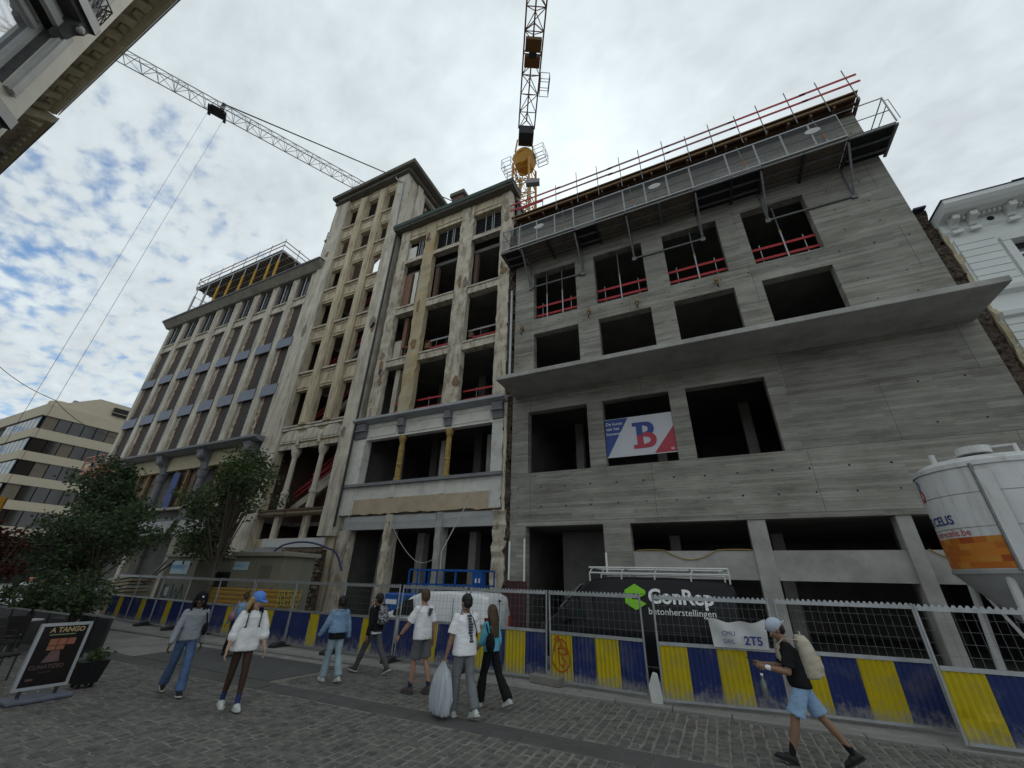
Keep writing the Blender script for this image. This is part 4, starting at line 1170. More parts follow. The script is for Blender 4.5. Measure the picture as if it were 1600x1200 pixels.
# roof storey
m = MB()
p0 = (FX - 1.0, FY + 3.0); 
m.add([(FX - .4, FY + .5, 24.1), (FX - .4 + tz * DY, FY + DY, 24.1), (FX - 30, FY + DY, 24.1), (FX - 30, FY + .5, 24.1), (FX - .7 + tz * 4, FY + 5.2, 27.0), (FX - .7 + tz * DY, FY + DY, 27.0), (FX - 30, FY + DY, 27.0), (FX - 30, FY + 5.2, 27.0)],
      [(0, 3, 2, 1), (0, 1, 5, 4), (1, 2, 6, 5), (2, 3, 7, 6), (3, 0, 4, 7), (4, 5, 6, 7)])
m.build('roof_storey', BAND, fb)
MB().hexa([(FX - .9, FY + 7.2, 24.9), (FX + .32, FY + 7.2, 24.9), (FX + .6, FY + 10.6, 24.9), (FX - .9, FY + 10.6, 24.9), (FX - .9, FY + 7.2, 26.2), (FX + .25, FY + 7.2, 26.2), (FX + .5, FY + 10.6, 26.2), (FX - .9, FY + 10.6, 26.2)]).build('roof_window', BLACKM, fb)
MB().bar((FX + .4, FY + 7.1, 25.3), (FX + .68, FY + 10.7, 25.3), .08).build('window_rail', BAND, fb)
MB().lathe([(1.6, 24.1), (1.6, 25.6), (1.3, 25.8)], FX - 4.5, FY + 2.5, 16).build('roof_drum', BAND, fb)
MB().box(FX - 3.0, FX - 2.3, FY + 3.0, FY + 3.6, 24.1, 26.2).build('roof_vent', ZINC, fb)

# ---------------------------------------------------------------- white neighbour on the right
wb = thing('white_townhouse', 'white painted townhouse with bracketed cornice and rusticated pilaster right of the concrete building', 'building', (14, 17.2, 0))
WHT = material('white_facade_paint', (.7, .72, .7), .7, .06, 1.2, .15, 15, stain=(.42, .42, .4), stain_amt=.4)
WSH = material('slate_edge', (.05, .05, .085), .6, .2)
hl = [(11.6, 13.0, 11.9, 13.55), (14.6, 16.0, 11.9, 13.55), (11.6, 13.0, 6.3, 9.3), (14.6, 16.0, 6.3, 9.3), (11.6, 13.0, .8, 4.5), (14.6, 16.0, .05, 4.5)]
MB().wall(10.2, 22, .05, 14.9, 17.1, 17.5, hl).build('wall', WHT, wb)
for a, b, z0, z1 in hl:
    MB().box(a + .002, b - .002, 17.38, 17.42, z0, z1).build('window_pane', GLASS, wb)
    m = MB(); m.box(a + .003, a + .1, 17.3, 17.379, z0, z1); m.box(b - .1, b - .003, 17.3, 17.379, z0, z1); m.box((a + b) / 2 - .05, (a + b) / 2 + .05, 17.3, 17.379, z0, z1 - .1); m.box(a + .101, (a + b) / 2 - .051, 17.3, 17.379, z0 + (z1 - z0) * .68, z0 + (z1 - z0) * .68 + .09); m.box((a + b) / 2 + .051, b - .101, 17.3, 17.379, z0 + (z1 - z0) * .68, z0 + (z1 - z0) * .68 + .09)
    m.build('window_frame', TXT_W, wb)
    n = 8
    m = MB(); m.box(a - .22, a - .001, 17.0, 17.098, z0, z1); m.box(b + .001, b + .22, 17.0, 17.098, z0, z1)
    pts = [(a - .22, z1 + .001), (b + .22, z1 + .001)] + [(b + .22 - (b - a + .44) * i / n, z1 + .2 + .2 * math.sin(math.pi * i / n)) for i in range(n + 1)]
    m.prism(pts, 'y', 16.98, 17.098)
    m.build('window_surround', WHT, wb)
z = .3
while z < 14.0:
    if not 10.3 < z < 11.7:
        MB().box(10.26, 11.3, 17.03, 17.098, z, z + .275).build('rusticated_block', WHT, wb)
    z += .3
for z in (11.5, 10.5, 5.4):
    MB().prism([(16.9, z), (17.098, z - .1), (17.098, z + .2), (16.86, z + .16)], 'x', 10.22, 22).build('string_course', WHT, wb)
MB().prism([(17.03, 14.5), (17.099, 14.4), (17.3, 14.4), (17.3, 15.4), (16.2, 15.4), (16.2, 15.22), (16.3, 15.1), (16.45, 14.98), (16.95, 14.94), (17.03, 14.9)], 'x', 10.1, 22).build('cornice', WHT, wb)
MB().box(10.05, 22, 16.17, 17.4, 15.405, 15.43).build('roof_edge', WSH, wb)
MB().box(12.0, 22, 16.15, 17.0, 15.435, 15.46).build('roof_edge', WSH, wb)
MB().box(9.66, 10.04, 16.9, 18.4, 15.9, 15.98).build('roof_edge', WSH, wb)
for x in (10.45, 10.95, 12.0, 13.1, 14.2, 15.3):
    MB().prism([(16.6, 14.93), (17.02, 14.93), (17.02, 14.55), (16.95, 14.55), (16.88, 14.66), (16.62, 14.76)], 'x', x - .1, x + .1).build('bracket', WHT, wb)
    MB().box(x - .15, x + .15, 16.9, 17.02, 14.3, 14.44).build('bracket_foot', WHT, wb)
for i in range(44):
    x = 10.3 + i * .14
    MB().box(x, x + .075, 16.8, 16.93, 14.84, 14.935).build('dentil', WHT, wb)
for x in (11.5, 12.55):
    MB().lathe([(.001, 0), (.1, 0), (.1, .02), (.001, .02)], 0, 0, 14).build('oculus', BLACKM, wb, local=True)
oc = [c for c in wb.children if c.name.startswith('oculus')]
for o, x in zip(oc, (11.5, 12.55)):
    o.rotation_euler = (R(90), 0, 0); o.location = (x - 14, 17.03 - 17.2, 14.68)
MB().box(10.22, 22, 17.5, 26, .05, 15.4).build('core', CONC_IN, wb)
m = MB(); rough_box(m, 9.66, 10.08, 17.16, 18.4, .05, 15.9, 90, .12); m.build('torn_party_wall', RUBBLE, wb)
m = MB(); rough_box(m, 10.1, 10.25, 17.09, 17.2, .05, 14.9, 60, .1); m.build('torn_plaster', CREAM, wb)

# ---------------------------------------------------------------- corner townhouses on the near side, overhead left
nb = thing('corner_townhouse', 'ornate cream corner house overhead left with balconies and bracketed cornice', 'building', (-16, -1, 0))
NC = material('near_cream_facade', (.66, .63, .54), .8, .08, 1.5, .15, 20, stain=(.3, .28, .23), stain_amt=.4)
NCD = material('near_black_stone', (.075, .075, .075), .85, .4, 3, .3, 20)
NG = material('grey_window_surround', (.44, .44, .42), .75, .12, 2, .1)
CX, CY = -15.0, 0.0
dx, dy = .7071, -.7071          # along the angled front, away from the corner
nx_, ny_ = .7071, .7071         # outward
def fpt(s, z, o=0.0):
    return (CX + dx * s + nx_ * o, CY + dy * s + ny_ * o, z)
def fbox(m, s0, s1, o0, o1, z0, z1):
    return m.hexa([fpt(s0, z0, o0), fpt(s1, z0, o0), fpt(s1, z0, o1), fpt(s0, z0, o1), fpt(s0, z1, o0), fpt(s1, z1, o0), fpt(s1, z1, o1), fpt(s0, z1, o1)])
def fmb(m):
    t = MB(); t.v = [fpt(a, c, -b) for a, b, c in m.v]; t.f = m.f
    return t
NH = [(.75, 3.0, 13.1, 15.75), (.75, 2.5, 17.3, 20.3), (.75, 2.5, 7.0, 10.8), (4.0, 5.75, 12.35, 15.75), (4.0, 5.75, 17.3, 20.3), (.75, 2.5, 1.0, 5.0), (4.0, 5.75, 7.0, 10.8)]
fmb(MB().wall(0, 7, 0.0, 21.3, 0.0, .5, NH)).build('angled_wall', NC, nb)
for a, b, z0, z1 in NH:
    fmb(MB().box(a + .003, b - .003, .36, .42, z0, z1)).build('window_pane', material('bright_sky_glass', (.85, .87, .9), .04, .02, 2, 0, metal=.85), nb)
    for u in (a + .001, b - .021): fmb(MB().box(u, u + .02, .03, .269, z0 + .01, z1 - .01)).build('dark_reveal', NCD, nb)  # near-black lining boxes on the jambs and head of each window
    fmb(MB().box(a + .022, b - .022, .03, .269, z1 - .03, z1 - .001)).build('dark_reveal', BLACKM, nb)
    m = MB(); m.box(a + .004, a + .13, .27, .359, z0, z1); m.box(b - .13, b - .004, .27, .359, z0, z1); m.box(a + .131, b - .131, .27, .359, z0 + 2.3, z0 + 2.45); m.box((a + b) / 2 - .06, (a + b) / 2 + .06, .27, .359, z0, z0 + 2.29)
    fmb(m).build('window_frame', NG, nb)
    m = MB(); m.box(a - .3, a - .002, -.1, .0, z0, z1 + .3); m.box(b + .002, b + .3, -.1, 0, z0, z1 + .3); m.box(a - .001, b + .001, -.1, 0, z1 + .002, z1 + .3)
    fmb(m).build('window_surround', NG, nb)
    for u in (a - .2, b + .06): fmb(MB().box(u, u + .14, -.16, -.101, z0, z1 + .2)).build('surround_rib', NG, nb)
IRON = material('wrought_iron', (.02, .02, .02), .5, .1)
for a, b, z, OV in ((.55, 3.2, 16.45, .5), (.35, 3.4, 12.05, .42), (3.8, 6.3, 16.45, .5), (3.8, 6.3, 12.05, .42)):
    m = MB(); fbox(m, a, b, .0, OV, z, z + .3); fbox(m, a + .08, b - .08, .0, OV - .1, z - .16, z - .001); m.build('balcony_slab', NCD, nb)
    m = MB(); fbox(m, a + .02, b - .02, OV - .04, OV + .005, z - .0, z + .33); m.build('slab_edge', NG, nb)
    for s in (a + .25, b - .25):
        m = MB(); t = MB().prism([(0, z - .17), (-OV * .85, z - .17), (-OV * .8, z - .34), (-OV * .5, z - .45), (-OV * .3, z - .8), (0, z - 1.0)], 'x', s - .14, s + .14)
        fmb(t).build('console', NCD if z > 14 else NG, nb)
        fmb(MB().ball((s, -OV * .7, z - .3), .12, 8, 6)).build('console_scroll', NG, nb)
    if z < 14: continue
    m = MB(); RO = OV - .06
    for zz in (z + .42, z + 1.28):
        m.bar(fpt(a + .05, zz, RO), fpt(b - .05, zz, RO), .04); m.bar(fpt(a + .05, zz, .05), fpt(a + .05, zz, RO), .04); m.bar(fpt(b - .05, zz, .05), fpt(b - .05, zz, RO), .04)
    rr = random.Random(5)
    s = a + .05
    while s < b - .1:
        m.bar(fpt(s, z + .3, RO), fpt(s, z + 1.28, RO), .025); m.bar(fpt(s, z + .45, RO), fpt(s + .22, z + 1.2, RO), .022); m.bar(fpt(s + .22, z + .45, RO), fpt(s, z + 1.2, RO), .022)
        for k in range(8):
            t0 = k * math.pi / 4; t1 = t0 + math.pi / 4
            m.bar(fpt(s + .11 + .09 * math.cos(t0), z + .8 + .12 * math.sin(t0), RO), fpt(s + .11 + .09 * math.cos(t1), z + .8 + .12 * math.sin(t1), RO), .02)
        s += .22
    for o_ in (.2, .32, .44):
        m.bar(fpt(a + .05, z + .3, o_), fpt(a + .05, z + 1.28, o_), .025); m.bar(fpt(a + .05, z + .3, o_), fpt(a + .05, z + 1.25, o_ - .12), .02)
    m.build('iron_railing', IRON, nb, recalc=False)
# long front along the street and its cornice
MB().box(-24.7, CX, -.4, -.02, 0, 21.3).build('street_wall', NC, nb)
MB().box(-24.7, CX, -8, -.41, 0, 21.3).build('core', NC, nb)
SOF = material('olive_soffit', (.4, .35, .25), .85, .2, 2, .2, stain=(.12, .1, .06), stain_amt=.6)
MB().prism([(-.02, 20.95), (.12, 21.0), (.16, 21.15), (.60, 21.2), (.64, 21.25), (.70, 21.3), (.72, 21.75), (-.4, 21.75), (-.4, 20.95)], 'x', -24.72, -14.6).build('cornice', SOF, nb)
MB().box(-24.72, -14.6, .725, .76, 21.35, 21.8).build('gutter', NG, nb)
x = -24.3
while x < -14.8:
    MB().prism([(.0, 20.75), (.1, 20.8), (.42, 21.02), (.44, 21.19), (.161, 21.14), (.0, 20.94)], 'x', x - .17, x + .17).build('modillion', SOF, nb)
    MB().box(x + .35, x + .65, .18, .4, 21.05, 21.19).build('dentil', SOF, nb)
    x += 1.05
t = MB(); t.box(-23.6, -22.3, .0, .34, 16.4, 16.6); t.build('street_balcony', NCD, nb)
m = MB()
for i in range(9):
    xx = -23.6 + i * .162
    m.bar((xx, .32, 16.6), (xx, .32, 17.5), .03); m.bar((xx, .32, 16.7), (min(xx + .16, -22.3), .32, 17.4), .025)
m.bar((-23.6, .32, 17.5), (-22.3, .32, 17.5), .05); m.build('street_railing', IRON, nb)
nb2 = thing('neighbour_townhouse', 'dark fronted house with ribbed cornice soffit at the far left edge overhead', 'building', (-28, -1, 0))
MB().box(-31.6, -24.75, -8, .0, 0, 20.6).build('wall', NCD, nb2)
MB().prism([(0, 20.3), (.62, 20.75), (.78, 20.8), (.8, 21.2), (-.4, 21.2), (-.4, 20.3)], 'x', -31.8, -24.75).build('cornice', SOF, nb2)
MB().box(-31.8, -24.76, .79, .84, 20.9, 21.25).build('gutter', GALV_D, nb2)
x = -31.4
while x < -24.9:
    MB().box(x, x + .28, .06, .60, 20.42, 20.72).build('modillion', SOF, nb2); x += .55
# ---------------------------------------------------------------- cranes
CYEL = material('crane_yellow', (0.50, 0.24, 0.025), .5, .2, 4, .1)
CGREY = material('crane_pale_steel', (.42, .42, .40), .5, .15, 4, .05)
CDARK = material('crane_brown_steel', (.16, .075, .045), .5, .3, 3, .05)
def lattice_jib(parent, p0, p1, w, h, n, mat, tri_up=True, r=.06, r2=.035, names='jib'):
    """triangular truss from p0 to p1 (bottom centre line), apex above"""
    p0 = Vector(p0); p1 = Vector(p1); d = (p1 - p0); L_ = d.length; d.normalize()
    s = Vector((d.y, -d.x, 0)).normalized() * w / 2
    up = Vector((0, 0, h))
    A = [p0 + d * L_ * i / n for i in range(n + 1)]
    MB().tube(p0 + s, p1 + s, r, 6).build(names + '_chord', mat, parent)
    MB().tube(p0 - s, p1 - s, r, 6).build(names + '_chord', mat, parent)
    MB().tube(p0 + up, p1 + up, r, 6).build(names + '_chord', mat, parent)
    m = MB()
    for i in range(n):
        a, b = A[i], A[i + 1]; c = (a + b) / 2
        m.tube(a + s, a - s, r2, 5)
        m.tube(a + s, b - s, r2, 5) if i % 2 else m.tube(a - s, b + s, r2, 5)
        for q in (s, -s):
            m.tube(a + q, c + up, r2, 5); m.tube(c + up, b + q, r2, 5)
        if i % 5 == 0:
            m.tube(a + s, a + up, r2 * 1.3, 5); m.tube(a - s, a + up, r2 * 1.3, 5)
    m.build(names + '_lacing', mat, parent, recalc=False)
def mast(parent, x, y, z0, z1, w, bay, mat, r=.07, r2=.04):
    h = w / 2
    for a, b in ((-h, -h), (h, -h), (h, h), (-h, h)):
        MB().box(x + a - r, x + a + r, y + b - r, y + b + r, z0, z1).build('mast_leg', mat, parent)
    m = MB(); z = z0; k = 0
    while z < z1 - .1:
        zz = min(z + bay, z1)
        for (a, b), (c, d) in (((-h, -h), (h, -h)), ((h, -h), (h, h)), ((h, h), (-h, h)), ((-h, h), (-h, -h))):
            m.tube((x + a, y + b, z), (x + c, y + d, z), r2, 5)
            if k % 2: m.tube((x + a, y + b, z), (x + c, y + d, zz), r2, 5)
            else: m.tube((x + c, y + d, z), (x + a, y + b, zz), r2, 5)
        z = zz; k += 1
    m.build('mast_lacing', mat, parent, recalc=False)
# pale crane, jib passing behind the tower
gx, gy = -27.0, 34.6
gc = thing('tower_crane', 'pale grey tower crane with its long jib reaching out to the upper left', 'crane', (gx, gy, 0))
J0 = Vector((gx, gy, 47.0)); jd = Vector((-.902 + .6, .2016 - .77, 0)).normalized()
mast(gc, gx, gy, 0.05, 47.0, 1.6, 2.2, CGREY)
lattice_jib(gc, J0 + jd * .0, J0 + jd * 58, 1.25, 1.35, 44, CGREY, r=.055, r2=.028)
lattice_jib(gc, J0, J0 - jd * 14, 1.25, 1.0, 8, CGREY, names='counter_jib')
MB().obox(J0 - jd * 13 + Vector((0, 0, -.8)), (2.2, 1.6, 2.2), math.atan2(jd.y, jd.x)).build('counterweight', CONC_S, gc)
apex = J0 + Vector((0, 0, 7.6))
m = MB()
for a in ((-.7, -.7), (.7, -.7), (.7, .7), (-.7, .7)): m.tube(J0 + Vector((a[0], a[1], 0)), apex, .07, 6)
m.build('mast_head', CGREY, gc)
tro = J0 + jd * 29.1
MB().tube(apex, tro + Vector((0, 0, 1.35)), .07, 6).build('tie_bar', DARKST, gc)
MB().tube(apex, J0 - jd * 12.5 + Vector((0, 0, .9)), .06, 6).build('tie_bar', DARKST, gc)
MB().obox(J0 + Vector((1.4, -.6, -1.2)), (1.4, 1.6, 2.0)).build('cab', WHITEV, gc)
m = MB(); an = math.atan2(jd.y, jd.x)
m.obox(tro + Vector((.15, .1, .9)), (.35, .3, .8), an); m.obox(tro + Vector((0, 0, -.25)), (1.2, 1.2, .12), an); m.obox(tro + jd * .7 + Vector((0, 0, -.5)), (.25, 1.3, .2), an); m.obox(tro - jd * .7 + Vector((0, 0, -.5)), (.25, 1.3, .2), an)
m.build('trolley', DARKST, gc)
side = Vector((jd.y, -jd.x, 0))
for q in (.7, -.7):
    MB().tube(tro + jd * q + Vector((0, 0, -.5)), Vector((tro.x, tro.y, 0)) + jd * q * .75 + Vector((0, 0, 6.0)), .013, 5).build('hoist_rope', DARKST, gc)
hk = MB().obox(Vector((tro.x, tro.y, 5.6)), (1.8, .4, .8), an).tube((tro.x, tro.y, 4.6), (tro.x, tro.y, 5.3), .1, 8).build('hook_block', CYEL, gc)

# yellow crane, jib overhead towards the viewer
yx, yy = -11.8, 26.0
yc = thing('tower_crane', 'yellow tower crane behind the roofs with its jib passing overhead', 'crane', (yx, yy, 0))
ZS = 44.2
mast(yc, yx, yy, 0.05, ZS - 1.2, 1.9, 2.2, CYEL, .09, .05)
m = MB()
m.add([(yx + a * 1.15, yy + b * 1.15, ZS) for a, b in ((-.7, -1), (.7, -1), (1, -.7), (1, .7), (.7, 1), (-.7, 1), (-1, .7), (-1, -.7))] + [(yx + a * .85, yy + b * .85, ZS - 1.3) for a, b in ((-.7, -1), (.7, -1), (1, -.7), (1, .7), (.7, 1), (-.7, 1), (-1, .7), (-1, -.7))],
      [tuple(range(8)), tuple(range(15, 7, -1))] + [(i, (i + 1) % 8, 8 + (i + 1) % 8, 8 + i) for i in range(8)])
m.build('slewing_base', CYEL, yc)
MB().lathe([(1.25, ZS + .01), (1.25, ZS + .4), (1.0, ZS + .9)], yx, yy, 20).build('slewing_ring', CYEL, yc)
for sx in (-1, 1):
    m = MB()
    x0, x1 = yx + sx * 1.35, yx + sx * 2.5
    for x in (x0, x1):
        for z in (ZS - .9, ZS - .1, ZS + .5):
            m.tube((x, yy - .8, z), (x, yy + .8, z), .024, 5)
        for y in (yy - .8, yy, yy + .8): m.tube((x, y, ZS - .9), (x, y, ZS + .5), .024, 5)
    for y in (yy - .8, yy + .8):
        for z in (ZS - .9, ZS - .1, ZS + .5): m.tube((x0, y, z), (x1, y, z), .024, 5)
    m.build('service_platform', DARKST, yc)
    m = MB()
    for k in range(5): m.bar((x0, yy - .8 + k * .4, ZS - .94), (x1, yy - .8 + k * .4, ZS - .94), .05)
    m.build('platform_grating', GALV_D, yc, kind='stuff')
jdir = Vector((.47, -.883, 0)).normalized()
JB = Vector((yx, yy, 46.2))
m = MB(); m.obox(JB + jdir * 1.7 + Vector((0, 0, -.3)), (1.5, 1.6, 1.3), math.atan2(jdir.y, jdir.x)); m.build('machinery_house', material('dark_machinery', (.03, .03, .04), .6, .4, 6, .2), yc)
m = MB()
for a in ((-.8, -.8), (.8, -.8), (.8, .8), (-.8, .8)): m.tube((yx + a[0], yy + a[1], ZS + .9), (yx + a[0] * .8, yy + a[1] * .8, 47.4), .09, 6)
m.build('head_frame', CYEL, yc)
lattice_jib(yc, JB + jdir * 2.3, JB + jdir * 40, 1.7, 1.5, 22, CDARK, r=.075, r2=.042)
lattice_jib(yc, JB - jdir * .5, JB - jdir * 14, 1.6, 1.0, 8, CYEL, names='counter_jib')
MB().obox(JB - jdir * 12.5 + Vector((0, 0, -1.0)), (2.0, 1.7, 2.4), math.atan2(jdir.y, jdir.x)).build('counterweight', CONC_S, yc)
an = math.atan2(jdir.y, jdir.x)
BROWN = material('brown_hoist_box', (.16, .07, .015), .6, .25, 3, .1)
for q, l in ((8.7, .9), (10.0, 1.0)):
    MB().obox(JB + jdir * q + Vector((0, 0, -.28)), (l, 1.45, .5), an).build('hoist_box', BROWN, yc)
MB().obox(JB + jdir * 9.3 + Vector((0, 0, -.3)), (.5, .7, .5), an).build('winch', DARKST, yc)
m = MB(); sd_ = Vector((-jdir.y, jdir.x, 0))
b0 = JB + jdir * 5.6 + sd_ * 1.0
for u in (0, 1.6):
    for v in (0, .9):
        m.tube(b0 + jdir * u + sd_ * v, b0 + jdir * u + sd_ * v + Vector((0, 0, 1.1)), .03, 5)
for v in (0, .9):
    for z in (0, .55, 1.1): m.tube(b0 + sd_ * v + Vector((0, 0, z)), b0 + jdir * 1.6 + sd_ * v + Vector((0, 0, z)), .03, 5)
for u in (0, .8, 1.6):
    for z in (0, 1.1): m.tube(b0 + jdir * u + Vector((0, 0, z)), b0 + jdir * u + sd_ * .9 + Vector((0, 0, z)), .03, 5)
m.build('inspection_cage', GALV_D, yc)
fl = thing('site_floodlight', 'grey floodlight on a bracket beside the yellow crane mast', 'floodlight', (-8.6, 20, 27.5))
MB().obox((-8.3, 20, 31.2), (1.1, .35, .8), .3, -.3).build('lamp_head', GALV_D, fl)
MB().tube((-8.6, 20, 27.3), (-8.5, 20, 31.0), .05, 6).build('post', GALV_D, fl)
sr = thing('stair_guard_rail', 'bright red guard rail panel at the left end of the concrete roof', 'guard rail', (-7.4, 17.5, 23.1))
for z in (23.3, 23.9, 24.9):
    MB().box(-8.25, -6.4, 17.2, 17.24, z, z + .12).build('rail', REDP, sr)
for x in (-8.2, -6.45):
    MB().tube((x, 17.27, 23.1), (x, 17.27, 25.2), .03, 6).build('post', GALV_D, sr)
wire('overhead_cable', 'dark overhead cable crossing in front of the banded office block', [(-74, 10, 24.5), (-60.5, 14, 18.0), (-51.1, 16.8, 13.6)], .035, BLACKM, .5)

# ---------------------------------------------------------------- site fence
FBLUE = material('fence_blue_sheet', (0.014, 0.026, 0.115), .5, .18, 3, .05, 20, stain=(.13, .13, .135), stain_scale=2.2, stain_amt=.55)
FYEL = material('fence_yellow_sheet', (0.45, 0.35, 0.005), .5, .12, 3, .05, 20, stain=(.26, .22, .1), stain_scale=2.2, stain_amt=.6)
PW = 2.14
def dusty(m):
    """pale dried mud splashed up the lower part of the sheets"""
    T = m.node_tree; L = T.links.new; b = T.nodes['Principled BSDF']
    src = b.inputs['Base Color'].links[0].from_socket
    tc = N(T, 'ShaderNodeTexCoord'); sp = N(T, 'ShaderNodeSeparateXYZ'); L(tc.outputs['Object'], sp.inputs[0])
    oi = N(T, 'ShaderNodeObjectInfo'); sc = N(T, 'ShaderNodeVectorMath', operation='MULTIPLY_ADD'); cm = N(T, 'ShaderNodeCombineXYZ')
    for i in range(3): L(oi.outputs['Random'], cm.inputs[i])
    L(cm.outputs[0], sc.inputs[0]); sc.inputs[1].default_value = (31, 17, 43); L(tc.outputs['Object'], sc.inputs[2])
    n = N(T, 'ShaderNodeTexNoise'); n.inputs['Scale'].default_value = 7; n.inputs['Detail'].default_value = 8; n.inputs['Roughness'].default_value = .75; L(sc.outputs[0], n.inputs[0])
    zr = N(T, 'ShaderNodeMapRange'); zr.inputs[1].default_value = .08; zr.inputs[2].default_value = .5; zr.inputs[3].default_value = .22; zr.inputs[4].default_value = -.18; L(sp.outputs[2], zr.inputs[0])
    ad = N(T, 'ShaderNodeMath', operation='ADD'); L(n.outputs[0], ad.inputs[0]); L(zr.outputs[0], ad.inputs[1])
    mr = N(T, 'ShaderNodeMapRange'); mr.inputs[1].default_value = .5; mr.inputs[2].default_value = .72; mr.inputs[4].default_value = .75; L(ad.outputs[0], mr.inputs[0])
    x = N(T, 'ShaderNodeMix', data_type='RGBA'); L(mr.outputs[0], x.inputs[0]); L(src, x.inputs[6]); x.inputs[7].default_value = (.25, .24, .22, 1)
    L(x.outputs[2], b.inputs['Base Color'])
dusty(FBLUE); dusty(FYEL)
def corrugated(x0, x1, z0, z1, dent=False):
    m = MB(); n = int((x1 - x0) / .0225); rows = 9 if dent else 1
    for k in range(rows + 1):
        for i in range(n + 1):
            x = x0 + (x1 - x0) * i / n
            y = .013 * math.cos((x - x0) / .09 * 2 * math.pi)
            if dent and 0 < k < rows:
                y += .03 * math.exp(-((k / rows - .3) / .12) ** 2) * math.sin(x * 11)
            m.v.append((x, y, z0 + (z1 - z0) * k / rows))
    for k in range(rows):
        for i in range(n):
            a = k * (n + 1) + i
            m.f.append((a, a + 1, a + n + 2, a + n + 1))
    return m
def make_fence(kind, label, dent=False):
    t = thing('site_fence', label, 'fence', (0, 0, 0), 0, 'steel site fence panels along the kerb')
    z0, zm, z1 = .08, .96, 1.79
    cuts = [(0, .25, 'y'), (.25, .5, 'b'), (.5, .75, 'y'), (.75, 1, 'b')] if kind == 1 else [(0, .42, 'b'), (.42, .62, 'y'), (.62, 1, 'b')]
    for a, b, c in cuts:
        corrugated(.03 + a * (PW - .06), .03 + b * (PW - .06) - .002, z0, zm - .02, dent and c == 'y').build('yellow_sheet' if c == 'y' else 'blue_sheet', FYEL if c == 'y' else FBLUE, t, local=True, smooth=False, recalc=False)
    m = MB(); m.tube((.02, 0, .06), (.02, 0, z1 + .03), .021, 8); m.build('post', GALV, t, local=True)
    m = MB(); m.tube((PW - .02, 0, .06), (PW - .02, 0, z1 + .03), .021, 8); m.build('post', GALV, t, local=True)
    MB().box(.04, PW - .04, -.02, .02, z1 - .06, z1 - .01).build('top_rail', GALV, t, local=True)
    MB().box(.04, PW - .04, -.02, .02, zm - .02, zm + .04).build('middle_rail', GALV, t, local=True)
    MB().box(.04, PW - .04, -.018, .018, .06, .1).build('bottom_rail', GALV, t, local=True)
    # saw-tooth strip along the top
    n = 24; pts = [(.04, z1 - .009)]
    for i in range(n):
        xx = .04 + (PW - .08) * i / n; w = (PW - .08) / n
        pts += [(xx + w * .1, z1 + .0), (xx + w * .35, z1 + .035), (xx + w * .65, z1 + .035), (xx + w * .9, z1 + .0)]
    pts += [(PW - .04, z1 - .009)]
    MB().prism(pts, 'y', -.004, .004).build('toothed_strip', GALV, t, local=True)
    m = MB(); x = .12
    while x < PW - .05:
        m.bar((x, 0, zm + .04), (x, 0, z1 - .06), .0034); x += .118
    z = zm + .17
    while z < z1 - .08:
        m.bar((.04, .004, z), (PW - .04, .004, z), .0034); z += .165
    m.build('wire_mesh', GALV_D, t, local=True, recalc=False)
    return t
def place(t, xa, ya, xb, yb, z=.055):
    t.location = (xa, ya, z)
    t.rotation_euler = (random.uniform(-.03, .03), random.uniform(-.006, .006), math.atan2(yb - ya, xb - xa))
f1 = make_fence(1, 'yellow and blue fence panel with red graffiti scrawl on its left stripe')
rr = random.Random(2)
m = MB()
pts = [(.28 + .2 * math.cos(t) * (1 - .12 * math.sin(3 * t)), .55 + .3 * math.sin(t)) for t in [i * .26 for i in range(25)]]
pts2 = [(.12, .82), (.22, .92), (.3, .74), (.2, .66), (.36, .7), (.44, .6), (.3, .56), (.22, .62), (.24, .4), (.34, .34), (.38, .46), (.3, .52)]
for P in (pts, pts2):
    for a, b in zip(P[:-1], P[1:]):
        m.bar((a[0], -.017, a[1]), (b[0], -.017, b[1]), .006, .026)
m.build('graffiti', material('red_spray_paint', (.4, .05, .01), .6, .1), f1, local=True, recalc=False)
GF1 = [c for c in f1.children if c.name.startswith('graffiti')][0]
place(f1, -3.72, 10.02, -1.56, 9.85)
right = [(-1.33, 9.60, .80, 10.0, 'yellow and blue fence panel with the white bulk bag hung on it'), (.86, 9.98, 2.98, 10.14, 'yellow and blue fence panel behind the man with the cream backpack'), (5.3, 9.5, 7.4, 9.6, 'yellow and blue fence panel at the far right frame edge')]
for xa, ya, xb, yb, lbl in right[:2]:
    c = copy_tree(f1)
    for ch in list(c.children):
        if ch.name.startswith('graffiti'): bpy.data.objects.remove(ch)
    c['label'] = lbl; place(c, xa, ya, xb, yb)
f3 = make_fence(1, 'fence panel with dented yellow stripe at the far right edge', dent=True)
place(f3, 2.78, 9.42, 4.9, 9.55)
c = copy_tree(f1)
for ch in list(c.children):
    if ch.name.startswith('graffiti'): bpy.data.objects.remove(ch)
c['label'] = 'yellow and blue fence panel in front of the white van rear'; place(c, -5.98, 10.12, -3.84, 10.16)
f2 = make_fence(2, 'blue fence panel with one yellow stripe, second left of the white van')
lefts = [(-8.2, 10.15, -6.05, 10.12), (-10.4, 10.2, -8.26, 10.17), (-12.6, 10.25, -10.46, 10.22), (-14.8, 10.33, -12.66, 10.27), (-17.0, 10.45, -14.86, 10.36), (-19.2, 10.6, -17.06, 10.48), (-21.4, 10.75, -19.26, 10.63), (-23.6, 10.9, -21.46, 10.78), (-25.8, 11.05, -23.66, 10.93)]
